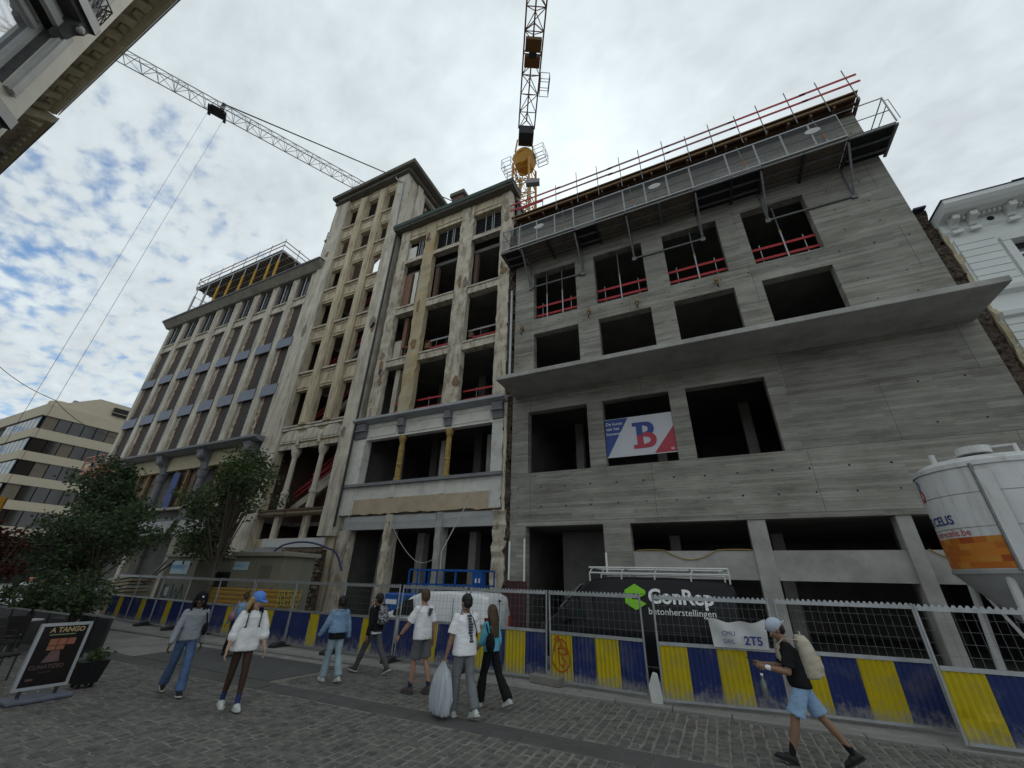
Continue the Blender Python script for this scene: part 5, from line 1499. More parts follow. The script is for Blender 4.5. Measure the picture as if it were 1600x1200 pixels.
ll = ['blue fence panel with one yellow stripe in front of the white van bonnet', 'blue fence panel with one yellow stripe behind the man in the denim jacket', 'blue fence panel with one yellow stripe in front of the yellow beam ends',
      'blue fence panel with one yellow stripe behind the woman in the blue cap', 'blue fence panel with one yellow stripe in front of the yellow beams', 'blue fence panel with one yellow stripe behind the woman in the grey hoodie',
      'blue fence panel with one yellow stripe before the graffitied beige cabin', 'blue fence panel with one yellow stripe, second from the left end', 'blue fence panel with one yellow stripe at the far left end']
for i, (q, l_) in enumerate(zip(lefts, ll)):
    c = f2 if i == 0 else copy_tree(f2)
    c['label'] = l_; place(c, *q)
# feet and clamps
FT = material('fence_foot_concrete', (.2, .19, .17), .9, .25, 4, .4, 25)
FTD = material('fence_foot_rubber', (.03, .03, .03), .8, .2, 4, .2)
def foot(x, y, rz, label, dark=True):
    if dark:
        m = MB(); m.prism([(-.38, 0), (.38, 0), (.38, .07), (.2, .13), (-.2, .13), (-.38, .07)], 'x', -.12, .12)
        o = m.build('ballast_block', FTD, None, local=True, bevel=.01)
    else:
        m = MB(); m.box(-.12, .12, -.38, .38, 0, .16); o = m.build('ballast_block', FT, None, local=True, bevel=.012)
    o.location = (x, y, .056); o.rotation_euler = (0, 0, rz)
    return tag(o, label, 'fence foot', 'feet under the site fence')
foot(-3.78, 9.95, 1.35, 'pale concrete fence foot left of the graffiti panel', False)
for x, l_ in ((-6.02, 'dark fence foot behind the man in the white tee'), (-8.22, 'dark fence foot beside the man in black'), (-10.43, 'dark fence foot left of the man in denim'), (-12.63, 'dark fence foot behind the woman in the blue cap'), (-14.83, 'dark fence foot right of the hoodie woman'), (-17.03, 'dark fence foot third from the left end'), (-19.23, 'dark fence foot second from the left end'), (-21.43, 'dark fence foot near the left fence end')):
    foot(x, 10.15 + max(0, (-x - 12) * .055), .1, l_)
wf = MB().prism([(-.09, 0), (.1, 0), (.12, .12), (.06, .5), (-.02, .52), (-.12, .3)], 'y', -.04, .04)
o = wf.build('ballast_block', material('white_plastic', (.5, .5, .48), .6, .15), None, local=True, bevel=.01); o.location = (-1.44, 9.58, .03)
tag(o, 'white plastic fence foot between the graffiti panel and the bulk bag panel', 'fence foot')
# white bulk bag hung on the fence
m = MB(); nx, nz = 16, 8
for k in range(nz + 1):
    for i in range(nx + 1):
        u = i / nx; w = k / nz
        m.v.append((-.33 + u * .98 + .06 * (1 - w) * (.5 - u), 9.72 + u * .18 + .035 * math.sin(u * 9 + w * 4) * (.3 + w * .7), 1.03 + w * .47 - .05 * math.sin(math.pi * u) * w + .02 * math.sin(u * 14) * w))
for k in range(nz):
    for i in range(nx):
        a = k * (nx + 1) + i; m.f.append((a, a + 1, a + nx + 2, a + nx + 1))
bag = m.build('bulk_bag', material('white_woven_bag', (.5, .5, .5), .75, .1, 4, .2), None, smooth=True)
tag(bag, 'white woven bulk bag with navy print hung on the fence', 'bag')
m = MB()
def bagmap(u, v): return (-.33 + u, 9.66 + u * .17, 1.03 + v)
m.text('2T5', .19, lambda u, v: bagmap(.56 + u, .07 + v), bold=.006); m.text('CMU', .105, lambda u, v: bagmap(.2 + u, .2 + v)); m.text('SWL', .105, lambda u, v: bagmap(.2 + u, .07 + v))
m.build('bag_print', TXT_B, bag, kind='stuff')

# ---------------------------------------------------------------- vehicles
def loft_body(st, nside=5, bev=.16):
    """stations: (x, z0, z1, half width, roof half width, corner radius)"""
    m = MB(); ring = None; rings = []
    for (x, z0, z1, w, wr, r) in st:
        pts = [(-w * .94, z0), (-w, z0 + .12), (-w, z0 + (z1 - z0) * .42)]
        pts.append((-(w * .55 + wr * .45), z0 + (z1 - z0) * .68))
        for i in range(nside + 1):
            t = math.pi * (1 - .5 * i / nside)
            pts.append((-(wr - r) + r * math.cos(t), z1 - r + r * math.sin(t)))
        full = pts + [(-a, b) for a, b in reversed(pts)]
        rings.append([(x, a, b) for a, b in full])
    n = len(rings[0])
    for rg in rings: m.v += rg
    for k in range(len(rings) - 1):
        for i in range(n):
            j = (i + 1) % n
            m.f.append((k * n + i, k * n + j, (k + 1) * n + j, (k + 1) * n + i))
    m.f += [tuple(range(n)), tuple(range((len(rings) - 1) * n, len(rings) * n))]
    return m
def wheel(parent, x, y, r, w, sgn):
    t = MB(); pr = [(r * .62, -w / 2), (r * .95, -w / 2), (r, -w * .35), (r, w * .35), (r * .95, w / 2), (r * .62, w / 2)]
    t.lathe(pr, 0, 0, 22, cap=True); t.v = [(a + x, c + y, b + r) for a, b, c in t.v]
    tyre = t.build('wheel', TYRE, parent, local=True)
    t = MB().lathe([(r * .6, 0), (r * .55, .02), (r * .2, .05), (r * .12, .07)], 0, 0, 16); t.v = [(a + x, y + sgn * (w / 2 - .03 + c), b + r) for a, b, c in t.v]
    t.build('rim', GALV, tyre, local=True)
    return tyre
RED_T = material('tail_light_red', (.3, .01, .012), .25, .1, 3, 0, spec=.6)
# small white van; local x = 0 at the rear, front towards +x, then turned to face left
wv = thing('white_van', 'small white panel van parked behind the fence, rear towards the right', 'van', (-6.0, 11.95, .055), math.pi)
st = [(0.0, .35, 1.45, .80, .62, .14), (.05, .28, 1.56, .85, .68, .16), (.25, .25, 1.63, .87, .71, .16), (1.3, .25, 1.68, .88, .72, .16), (2.3, .25, 1.64, .88, .71, .16), (2.75, .25, 1.5, .88, .69, .16), (3.15, .25, 1.2, .88, .74, .14), (3.4, .25, 1.06, .88, .8, .1), (3.85, .26, .96, .86, .78, .1), (4.08, .3, .82, .8, .7, .1), (4.15, .36, .65, .7, .6, .08)]
loft_body(st).build('body', WHITEV, wv, local=True, smooth=True)
def sidepoly(pts, y, mat, name, parent, th=.012):
    s = 1 if y > 0 else -1
    m = MB(); m.prism(pts, 'y', y, y + s * th); return m.build(name, mat, parent, local=True)
# near side is +y locally after turning (local +y -> world -y)
sidepoly([(2.42, 1.0), (3.12, 1.0), (2.86, 1.36), (2.5, 1.44)], .845, GLASS, 'side_window', wv, .02)
MB().hexa([(2.82, -.6, 1.47), (2.82, .6, 1.47), (3.22, .66, 1.165), (3.22, -.66, 1.165), (2.84, -.6, 1.49), (2.84, .6, 1.49), (3.24, .66, 1.185), (3.24, -.66, 1.185)]).build('windscreen', GLASS, wv, local=True)
for s in (1, -1):
    MB().box(-.02, .1, s * .72 - .08, s * .72 + .08, .62, 1.05).build('tail_light', RED_T, wv, local=True)
MB().box(2.9, 3.05, .87, 1.06, .98, 1.16).build('wing_mirror', BLACKM, wv, local=True, bevel=.03)
m = MB(); m.box(-.012, .004, -.006, .006, .4, 1.5); m.build('door_seam', BLACKM, wv, local=True)
MB().box(-.03, .004, .12, .17, .72, .95).build('door_handle', BLACKM, wv, local=True)
MB().box(-.02, .004, .25, .45, .92, .945).build('badge', GALV_D, wv, local=True)
MB().box(-.025, .04, -.08, .08, 1.44, 1.47).build('brake_light', BLACKM, wv, local=True)
sidepoly([(1.05, .3), (1.06, .3), (1.06, 1.5), (1.05, 1.5)], .86, GALV_D, 'panel_seam', wv, .022)
MB().box(2.1, 2.3, .868, .905, .86, .9).build('door_handle', BLACKM, wv, local=True)
sidepoly([(2.36, .6), (2.44, .6), (2.44, .75), (2.36, .75)], .865, BLACKM, 'fuel_flap', wv, .02)
for x in (.75, 3.35):
    for s in (1, -1): wheel(wv, x, s * .76, .3, .2, s)

# black van with lettering
bv = thing('black_van', 'tall black panel van with white lettering, green logo and white roof rack', 'van', (.28, 12.55, .055), math.pi + R(3))
st = [(0.0, .4, 1.85, .9, .72, .12), (.06, .34, 2.02, .96, .80, .14), (.25, .3, 2.12, .98, .84, .14), (1.5, .3, 2.17, .99, .85, .14), (2.9, .3, 2.16, .99, .85, .14), (3.5, .3, 2.08, .99, .82, .16), (3.85, .3, 1.82, .99, .80, .18), (4.3, .3, 1.36, .99, .84, .16), (4.5, .3, 1.2, .98, .88, .14), (4.85, .32, 1.02, .93, .82, .12), (4.98, .4, .75, .85, .7, .1)]
loft_body(st).build('body', BLACKV, bv, local=True, smooth=True)
sidepoly([(3.4, 1.15), (4.25, 1.15), (4.0, 1.55), (3.55, 1.8), (3.4, 1.8)], .96, GLASS, 'side_window', bv, .02)
MB().hexa([(3.72, -.68, 1.95), (3.72, .68, 1.95), (4.28, .76, 1.40), (4.28, -.76, 1.40), (3.75, -.68, 1.98), (3.75, .68, 1.98), (4.31, .76, 1.43), (4.31, -.76, 1.43)]).build('windscreen', GLASS, bv, local=True)
for s in (1, -1):
    MB().box(-.03, .1, s * .84 - .07, s * .84 + .07, .7, 1.2).build('tail_light', RED_T, bv, local=True)
    for x in (.95, 4.05): wheel(bv, x, s * .85, .34, .22, s)
sidepoly([(.9, 1.0), (3.2, 1.0), (3.2, 1.02), (.9, 1.02)], .985, DARKST, 'body_crease', bv, .012)
MB().box(4.05, 4.25, 1.0, 1.2, 1.1, 1.42).build('wing_mirror', BLACKM, bv, local=True, bevel=.03)
MB().box(-.012, .004, -.006, .006, .4, 1.9).build('door_seam', DARKST, bv, local=True)
RACK = material('white_rack', (.6, .6, .58), .5, .1, 4, .05)
for z in (2.25, 2.38):
    for s in (1, -1):
        MB().tube((.1, s * .82, z), (3.45, s * .82, z), .022, 6).build('rack_rail', RACK, bv, local=True)
for x in (.1, .95, 1.8, 2.62, 3.45):
    m = MB(); m.tube((x, -.82, 2.38), (x, .82, 2.38), .02, 6); m.tube((x, -.82, 2.25), (x - .1 if x > .2 else x, -.82, 2.38), .018, 6); m.tube((x, .82, 2.25), (x - .1 if x > .2 else x, .82, 2.38), .018, 6); m.tube((x, .8, 2.05), (x, .82, 2.25), .02, 6); m.tube((x, -.8, 2.05), (x, -.82, 2.25), .02, 6)
    m.build('rack_bar', RACK, bv, local=True)
MB().box(.3, 3.0, -.5, .5, 2.26, 2.34).build('ladder', GALV_D, bv, local=True)
def vside(u0, z0): return lambda u, v: (u0 - u, 1.0, z0 + v)
m = MB().text('ConRep', .44, vside(2.0, 1.6), bold=.012); m.v = [(a, .905 + (2.16 - c) * .115 if c > 1.6 else .992, c) for a, b, c in m.v]
m.v = [(a, .93 + max(0, 2.02 - c) * .14 + .012, c) for a, b, c in m.v]
m.build('lettering', TXT_W, bv, local=True, kind='stuff')
m = MB().text('betonherstellingen', .2, vside(2.02, 1.36)); m.v = [(a, .93 + max(0, 2.02 - c) * .14 + .012, c) for a, b, c in m.v]; m.build('lettering', TXT_W, bv, local=True, kind='stuff')
def hexlogo(cx, cz, s):
    m = MB()
    def seg(P): m.add([(cx - a * s, .93 + max(0, 2.02 - (cz + b * s)) * .14 + .014, cz + b * s) for a, b in P], [tuple(range(len(P)))])
    seg([(0, 1), (.87, .5), (.87, .25), (-.87, .25), (-.87, .5)]); seg([(-.87, .2), (-.3, .2), (-.3, -.2), (-.87, -.5)]); seg([(-.87, -.5), (-.3, -.2), (.3, -.2), (.87, -.5), (0, -1)]); seg([(.3, .2), (.87, .2), (.4, -.02)])
    return m
hexlogo(2.3, 1.72, .29).build('logo', GREEN_L, bv, local=True, kind='stuff')
m = MB(); m.add([(-.02, -.35, 1.55), (-.02, -.15, 1.75), (-.02, -.15, 1.6), (-.02, -.3, 1.4)], [(0, 1, 2, 3)]); m.build('rear_logo', GREEN_L, bv, local=True)

# ---------------------------------------------------------------- blue scissor lift
sl = thing('scissor_lift', 'bright blue scissor lift standing behind the white van', 'lift', (-9.4, 14.6, .055))
X0, X1, Y0, Y1 = -11.05, -7.95, 14.0, 15.3
MB().box(X0, X1, Y0, Y1, 1.28, 1.42).build('platform', BLUE_L, sl)
m = MB()
for z in (1.85, 2.36):
    for (a, b), (c, d) in (((X0, Y0), (X1, Y0)), ((X1, Y0), (X1, Y1)), ((X1, Y1), (X0, Y1)), ((X0, Y1), (X0, Y0))):
        MB().bar((a, b, z), (c, d, z), .05).build('rail', BLUE_L, sl)
for x in (X0, X0 + .4, X0 + .75, (X0 + X1) / 2 + .6, X1):
    for y in (Y0, Y1):
        MB().bar((x, y, 1.42), (x, y, 2.36), .05).build('rail_post', BLUE_L, sl)
MB().box(X1 - .5, X1 - .1, Y0 + .5, Y0 + .8, 1.75, 2.33).build('control_box', BLUE_L, sl)
MB().box(X1 - .38, X1 - .18, Y0 + .47, Y0 + .498, 1.95, 2.1).build('label_plate', TXT_W, sl)
for k in range(3):
    z = .55 + k * .24
    for y in (Y0 + .15, Y1 - .15):
        MB().bar((X0 + .2, y, z), (X1 - .2, y, z + .23), .06, .09).build('scissor_arm', BLUE_L, sl)
        MB().bar((X1 - .2, y + .06, z), (X0 + .2, y + .06, z + .23), .06, .09).build('scissor_arm', BLUE_L, sl)
MB().box(X0, X1, Y0 + .05, Y1 - .05, .25, .55).build('chassis', BLUE_L, sl)
for x in (X0 + .4, X1 - .4):
    for y in (Y0, Y1):
        t = MB().lathe([(.16, -.08), (.22, -.08), (.22, .08), (.16, .08)], 0, 0, 16); t.v = [(a + x, c + y, b + .22 + .055) for a, b, c in t.v]; t.build('wheel', TYRE, sl)
m = thing('generator', 'blue machine with white plate behind the man in the white tee', 'machine', (-10.2, 13.2, .055))
MB().box(-11.2, -9.3, 12.9, 13.6, .3, 1.55).build('casing', BLUE_L, m, bevel=.04)
MB().box(-11.1, -10.6, 12.88, 12.899, 1.2, 1.35).build('plate', TXT_W, m)
MB().box(-11.15, -9.35, 12.95, 13.55, .056, .299).build('skid', DARKST, m)

# ---------------------------------------------------------------- cement silo
SX, SY, SR = 6.2, 13.3, 1.27
si = thing('silo', 'white cylindrical cement silo with orange band and slanted legs at the right edge', 'silo', (SX, SY, .055))
SILO = material('silo_white', (.6, .6, .6), .45, .08, 1.2, .05, 8, stain=(.36, .34, .3), stain_scale=1.6, stain_amt=.7, sstreak=(2.5, 2.5, .35), srange=(.48, .68))
MB().lathe([(SR, 2.5), (SR, 4.66)], SX, SY, 48).build('drum', SILO, si, smooth=True)
MB().lathe([(SR + .03, 4.62), (SR + .03, 4.72), (SR - .2, 4.86), (.4, 4.98), (.01, 5.0)], SX, SY, 48, cap=False).build('roof', SILO, si, smooth=True)
MB().lathe([(SR + .02, 2.44), (SR + .02, 2.52), (SR, 2.44), (.3, 1.2), (.2, 1.0)], SX, SY, 40).build('hopper', material('silo_grey_cone', (.3, .3, .3), .5, .1), si, smooth=True)
OR = [material('orange_band_%d' % i, c, .5, .1, 3, 0) for i, c in enumerate(((.42, .12, .015), (.5, .17, .02), (.33, .06, .012), (.47, .2, .03)))]
rr = random.Random(9)
cam_ang = math.atan2(-SY, -SX)
def cyl(a, z, r=SR + .006): return (SX + r * math.cos(a), SY + r * math.sin(a), z)
for row in range(5):
    a = cam_ang - 1.75
    while a < cam_ang + 1.0:
        w = rr.uniform(.16, .34); z0 = 2.54 + row * .125
        m = MB(); n = 4
        for i in range(n + 1):
            m.v += [cyl(a + w * i / n, z0), cyl(a + w * i / n, z0 + .124)]
        for i in range(n): m.f.append((2 * i, 2 * i + 2, 2 * i + 3, 2 * i + 1))
        m.build('orange_tile', OR[rr.randrange(4)], si, recalc=False)
        a += w
def sil_text(txt, size, a0, z, mat, bold=0.0):
    # text runs to the right as seen from outside: angle increases
    m = MB().text(txt, size, lambda u, v: cyl(a0 + u / SR, z + v, SR + .008), bold=bold)
    m.build('lettering', mat, si, kind='stuff', recalc=False)
sil_text('ANDRE CELIS', .27, cam_ang - 1.98, 3.46, TXT_B, .006)
sil_text('www.andrecelis.be', .2, cam_ang - 1.72, 3.2, TXT_R)
m = MB()
for i in range(16):
    t0 = i * math.pi / 8; t1 = t0 + math.pi / 8
    for cz, mt in ((4.42, 0),):
        m.add([cyl(cam_ang - 1.28 + .10 * math.cos(t0), 4.42 + .13 * math.sin(t0)), cyl(cam_ang - 1.28 + .10 * math.cos(t1), 4.42 + .13 * math.sin(t1)), cyl(cam_ang - 1.28 + .055 * math.cos(t1), 4.42 + .08 * math.sin(t1)), cyl(cam_ang - 1.28 + .055 * math.cos(t0), 4.42 + .08 * math.sin(t0))], [(0, 1, 2, 3)])
m.build('logo_top', TXT_B, si, recalc=False)
m = MB()
for i in range(16):
    t0 = i * math.pi / 8; t1 = t0 + math.pi / 8
    m.add([cyl(cam_ang - 1.26 + .12 * math.cos(t0), 4.17 + .15 * math.sin(t0), SR + .009), cyl(cam_ang - 1.26 + .12 * math.cos(t1), 4.17 + .15 * math.sin(t1), SR + .009), cyl(cam_ang - 1.26 + .065 * math.cos(t1), 4.17 + .09 * math.sin(t1), SR + .009), cyl(cam_ang - 1.26 + .065 * math.cos(t0), 4.17 + .09 * math.sin(t0), SR + .009)], [(0, 1, 2, 3)])
m.build('logo_bottom', TXT_R, si, recalc=False)
MB().tube(cyl(cam_ang - .14, 2.5, SR + .03), cyl(cam_ang - .14, 4.66, SR + .03), .03, 6).build('seam', GALV_D, si)
m = MB(); m.add([cyl(cam_ang - .12, 2.5, SR + .05), cyl(cam_ang + .06, 2.5, SR + .05), cyl(cam_ang + .06, 4.5, SR + .05), cyl(cam_ang - .12, 4.5, SR + .05)], [(0, 1, 2, 3)]); m.build('access_strip', SILO, si)
for z in (3.35, 4.05):
    MB().lathe([(SR + .004, z), (SR + .006, z + .006), (SR + .004, z + .012)], SX, SY, 48, cap=False).build('weld_seam', GALV_D, si)
MB().lathe([(.3, 4.96), (.3, 5.12), (.01, 5.14)], SX - .3, SY - .55, 16).build('hatch', SILO, si)
m = MB(); m.tube((SX - .95, SY - .3, 4.8), (SX - .95, SY - .3, 5.08), .06, 8); m.tube((SX + .3, SY - .8, 4.85), (SX + .3, SY - .8, 5.1), .04, 8); m.tube((SX + .3, SY - .8, 5.08), (SX - .3, SY - .55, 5.1), .025, 6); m.build('vent', SILO, si)
LEG = material('silo_leg_white', (.5, .5, .5), .5, .15)
for a in (.25, .75, 1.25, 1.75):
    x, y = SX + SR * .9 * math.cos(a * math.pi), SY + SR * .9 * math.sin(a * math.pi)
    MB().tube((x, y, 2.48), (SX + (x - SX) * 1.15, SY + (y - SY) * 1.15, .06), .075, 10).build('leg', LEG, si)
for a in (1.25, .75, 1.75):
    x, y = SX + SR * .9 * math.cos(a * math.pi), SY + SR * .9 * math.sin(a * math.pi); x2, y2 = SX + SR * .95 * math.cos((a + .5) * math.pi), SY + SR * .95 * math.sin((a + .5) * math.pi)
    MB().tube((x, y, 2.4), (x2, y2, .9), .035, 6).build('brace', LEG, si)

# ---------------------------------------------------------------- cabins, beams, boards
BEIGE = material('beige_cabin_paint', (.21, .2, .155), .7, .1, 1.5, .1, stain=(.13, .125, .1), stain_amt=.5)
BEIGE2 = material('beige_cabin_trim', (.26, .25, .2), .7, .1, 1.5, .1)
LBL = material('pale_blue_sign', (.42, .55, .62), .5, .05)
LBT = material('sky_blue_print', (.1, .36, .58), .5, .05)
ca = thing('utility_cabin', 'beige utility cabin with graffiti and pale blue sign under the right tree', 'cabin', (-24.8, 13.7, .055))
MB().box(-26.3, -23.5, 13.0, 14.8, .056, 2.72).build('body', BEIGE, ca)
MB().box(-26.45, -23.35, 12.9, 14.9, 2.72, 2.92).build('roof', BEIGE2, ca, bevel=.03)
MB().box(-25.6, -24.1, 12.98, 12.999, 1.95, 2.55).build('sign', LBL, ca)
MB().text('nectory', .36, lambda u, v: (-25.55 + u, 12.97, 2.2 + v), bold=.008).build('sign_print', LBT, ca, kind='stuff')
m = MB()
def scrawl(P, y=12.985, w=.05):
    for a, b in zip(P[:-1], P[1:]): m.bar((a[0], y, a[1]), (b[0], y, b[1]), .01, w)
scrawl([(-25.9, 1.2), (-25.5, 1.45), (-25.2, 1.15), (-25.5, 1.0), (-25.85, 1.1)]); scrawl([(-25.7, .4), (-25.5, .6), (-25.2, .5)]); scrawl([(-25.6, .75), (-25.2, .75), (-25.4, 1.0), (-25.6, .75)]); scrawl([(-24.9, 1.5), (-24.8, .9), (-24.5, 1.3), (-24.3, .8), (-24.1, 1.5), (-23.9, .9)])
m.build('graffiti', material('teal_spray', (.03, .11, .14), .6, .1), ca, kind='stuff')
m = MB().box(-25.45, -25.15, 12.975, 12.99, .95, 1.35); m.build('graffiti_fill', LBL, ca)
cb2 = thing('utility_cabin', 'wide beige utility cabin with two doors and small blue sign behind the yellow beams', 'cabin', (-19.2, 13.9, .055))
MB().box(-20.95, -17.5, 13.2, 14.9, .056, 2.78).build('body', BEIGE, cb2)
MB().box(-21.1, -17.3, 13.05, 15.05, 2.78, 2.98).build('roof', BEIGE2, cb2, bevel=.03)
for a, b in ((-20.85, -19.25), (-19.2, -17.6)):
    d = MB().box(a, b, 13.17, 13.199, .2, 2.68).build('door', BEIGE, cb2)
    MB().box(b - .2, b - .15, 13.13, 13.169, 1.3, 1.5).build('handle', DARKST, d)
MB().box(-20.8, -19.75, 13.15, 13.169, 2.2, 2.55).build('sign', LBL, cb2)
MB().text('nectory', .22, lambda u, v: (-20.75 + u, 13.14, 2.31 + v)).build('sign_print', LBT, cb2, kind='stuff')
MB().box(-18.9, -18.1, 13.15, 13.169, 1.9, 2.4).build('vent', material('vent_grille', (.13, .125, .11), .7, .2), cb2)
dk = MB().box(-23.4, -21.05, 14.0, 14.8, .056, 2.1).build('dark_container', BLACKM, None, bevel=.03)
tag(dk, 'black container in the gap between the two beige cabins', 'container')
# yellow formwork beams, stacked
bs = [(-20.9 + random.uniform(-.1, .1)) for _ in range(1)]
prof = [(-.045, 0), (.045, 0), (.045, .035), (.016, .05), (.016, .12), (.045, .135), (.045, .17), (-.045, .17), (-.045, .135), (-.016, .12), (-.016, .05), (-.045, .035)]
BEAMY = material('yellow_formwork_beam', (.42, .24, .03), .6, .15, 3, .1, 25)
BEAME = material('pale_beam_end', (.42, .36, .1), .7, .2, 8, .2)
st_ = thing('beam_stack', 'stack of yellow timber formwork beams behind the fence', 'timber stack', (-18.4, 13.0, .055))
bm_ = MB(); bm_.prism(prof, 'x', 0, 4.75)
beam_mesh = bm_.mesh('beam', BEAMY)
be = MB(); be.prism([(a * .96, b * .98 + .002) for a, b in prof], 'x', 4.751, 4.758)
end_mesh = be.mesh('beam_end', BEAME)
for k in range(8):
    for i in range(9):
        y = 12.35 + i * .118; z = .06 + k * .175
        dx_ = random.uniform(-.06, .06)
        o = bpy.data.objects.new('beam', beam_mesh); COL.objects.link(o); o.parent = st_; o.location = (-20.85 + dx_ + 18.4, y - 13.0, z - .055)
        e = bpy.data.objects.new('beam_end', end_mesh); COL.objects.link(e); e.parent = o
bd = thing('board_stack', 'stack of pale boards and panels behind the left end of the fence', 'board stack', (-27.0, 12.4, .055))
for i in range(6):
    MB().obox((-27.6 + random.uniform(-.1, .1), 12.4, .9 + i * .16), (2.0, 1.1, .1), random.uniform(-.05, .05), 0, R(-6)).build('board', material('pale_board_%d' % (i % 3), ((.42, .36, .24), (.35, .27, .17), (.45, .43, .38))[i % 3], .8, .15), bd)
MB().box(-28.6, -26.6, 12.0, 12.8, .056, .8).build('pallet', WOOD, bd)
for k, (a, b, l_) in enumerate((((-27.9, 11.9, .06), (-23.0, 14.4, 5.6), 'long pale pole leaning beside the graffitied cabin'), ((-28.9, 12.6, .06), (-26.6, 13.6, 3.2), 'shorter pole leaning left of the graffitied cabin'))):
    o = MB().tube(a, b, .06, 8).build('leaning_pole', GALV_D, None); tag(o, l_, 'pole')
# orange lift basket near the far building corner
ol = thing('boom_lift', 'orange boom lift basket raised beside the long building', 'lift', (-47.0, 14.5, 0))
ORG = material('orange_lift_paint', (.42, .14, .08), .5, .15)
bxx, byy, bzz = -46.9, 15.0, 9.35
MB().box(bxx - 1.9, bxx + 1.2, byy, byy + .8, bzz, bzz + .55).build('basket', ORG, ol)
m = MB()
for z in (bzz + 1.0, bzz + 1.5): 
    MB().bar((bxx - 1.9, byy, z), (bxx + 1.2, byy, z), .09).build('rail', ORG, ol); MB().bar((bxx - 1.9, byy + .8, z), (bxx + 1.2, byy + .8, z), .09).build('rail', ORG, ol)
for x in (bxx - 1.9, bxx - .3, bxx + 1.2): MB().bar((x, byy, bzz + .55), (x, byy, bzz + 1.5), .09).build('post', ORG, ol)
MB().bar((bxx, byy + .6, bzz), (bxx + 1.0, byy + .8, 1.2), .3).build('boom', ORG, ol)
MB().box(bxx - .6, bxx + 2.4, byy - .2, byy + 1.6, .3, 1.4).build('chassis', ORG, ol)
# ---------------------------------------------------------------- trees and planting
def leaf_mat(name, c1, c2):
    m = bpy.data.materials.new(name); m.use_nodes = True
    T = m.node_tree; L = T.links.new
    b = T.nodes['Principled BSDF']; b.inputs['Roughness'].default_value = .55; b.inputs['Specular IOR Level'].default_value = .35
    tc = N(T, 'ShaderNodeTexCoord'); n = N(T, 'ShaderNodeTexNoise'); n.inputs['Scale'].default_value = 3.5; n.inputs['Detail'].default_value = 4
    L(tc.outputs['Object'], n.inputs[0])
    mr = N(T, 'ShaderNodeMapRange'); mr.inputs[1].default_value = .35; mr.inputs[2].default_value = .65; L(n.outputs[0], mr.inputs[0])
    mx = N(T, 'ShaderNodeMix', data_type='RGBA'); L(mr.outputs[0], mx.inputs[0]); mx.inputs[6].default_value = (*c1, 1); mx.inputs[7].default_value = (*c2, 1)
    L(mx.outputs[2], b.inputs['Base Color'])
    tr = N(T, 'ShaderNodeBsdfTranslucent'); L(mx.outputs[2], tr.inputs[0])
    ms = N(T, 'ShaderNodeMixShader'); ms.inputs[0].default_value = .3
    L(b.outputs[0], ms.inputs[1]); L(tr.outputs[0], ms.inputs[2])
    L(ms.outputs[0], T.nodes['Material Output'].inputs[0])
    return m
LEAF = leaf_mat('green_leaves', (.04, .07, .026), (.1, .15, .05))
LEAFD = leaf_mat('dark_green_leaves', (.03, .055, .024), (.075, .12, .045))
LEAFR = leaf_mat('copper_red_leaves', (.045, .014, .009), (.1, .03, .016))
BARK = material('bark', (.09, .075, .06), .95, .3, 5, .8, 14, streak=(1, 1, .3), bdist=.02)
def leaves(m, rnd, clumps, per, rad, size):
    for c in clumps:
        for _ in range(per):
            d = Vector((rnd.gauss(0, 1), rnd.gauss(0, 1), rnd.gauss(0, .8)))
            p = Vector(c) + d * rad * .5
            s = size * rnd.uniform(.6, 1.3)
            a = Vector((rnd.uniform(-1, 1), rnd.uniform(-1, 1), rnd.uniform(-.8, .3))).normalized()
            b = a.orthogonal().normalized(); t = rnd.uniform(0, 6.28)
            b = (b * math.cos(t) + a.cross(b) * math.sin(t)) * s * .32
            a = a * s
            o = len(m.v)
            m.v += [tuple(p), tuple(p + a * .5 + b), tuple(p + a), tuple(p + a * .5 - b)]
            m.f.append((o, o + 1, o + 2, o + 3))
def tree(name, label, x, y, trunk_h, crown, n_clump, per, rad, size, mat, seed, trunk_r=.12, cat='tree', lean=(0, 0)):
    """crown: list of ellipsoids (cx,cy,cz,rx,ry,rz)"""
    rnd = random.Random(seed)
    t = thing(name, label, cat, (x, y, .03))
    clumps = []
    tot = sum(e[3] * e[4] * e[5] for e in crown)
    for e in crown:
        k = int(n_clump * e[3] * e[4] * e[5] / tot)
        for _ in range(k):
            d = Vector((rnd.gauss(0, 1), rnd.gauss(0, 1), rnd.gauss(0, 1))).normalized() * (rnd.random() ** .45)
            q = .85 + .3 * rnd.random()
            clumps.append((e[0] + d.x * e[3] * q, e[1] + d.y * e[4] * q, e[2] + d.z * e[5] * q))
    mt = MB(); top = Vector((x + lean[0], y + lean[1], trunk_h)); base = Vector((x, y, .03))
    k = 6; pts = []
    for i in range(k + 1):
        q = base.lerp(top, i / k) + Vector((rnd.uniform(-.04, .04), rnd.uniform(-.04, .04), 0)) * (1 if 0 < i < k else 0); pts.append(q)
    for i in range(k): mt.tube(pts[i], pts[i + 1], trunk_r * (1 - .5 * i / k), 8, trunk_r * (1 - .5 * (i + 1) / k))
    mt.build('trunk', BARK, t)
    mb = MB()
    for c in clumps[::max(1, len(clumps) // 60)]:
        a = pts[rnd.randrange(k // 2, k + 1)]; c = Vector(c); mid = a.lerp(c, .5) + Vector((rnd.uniform(-.2, .2), rnd.uniform(-.2, .2), rnd.uniform(0, .3)))
        mb.tube(a, mid, .035, 5, .022); mb.tube(mid, c, .022, 5, .008)
    mb.build('limbs', BARK, t, recalc=False)
    ml = MB(); leaves(ml, rnd, clumps, per, rad, size)
    ml.build('crown', mat, t, recalc=False)
    return t
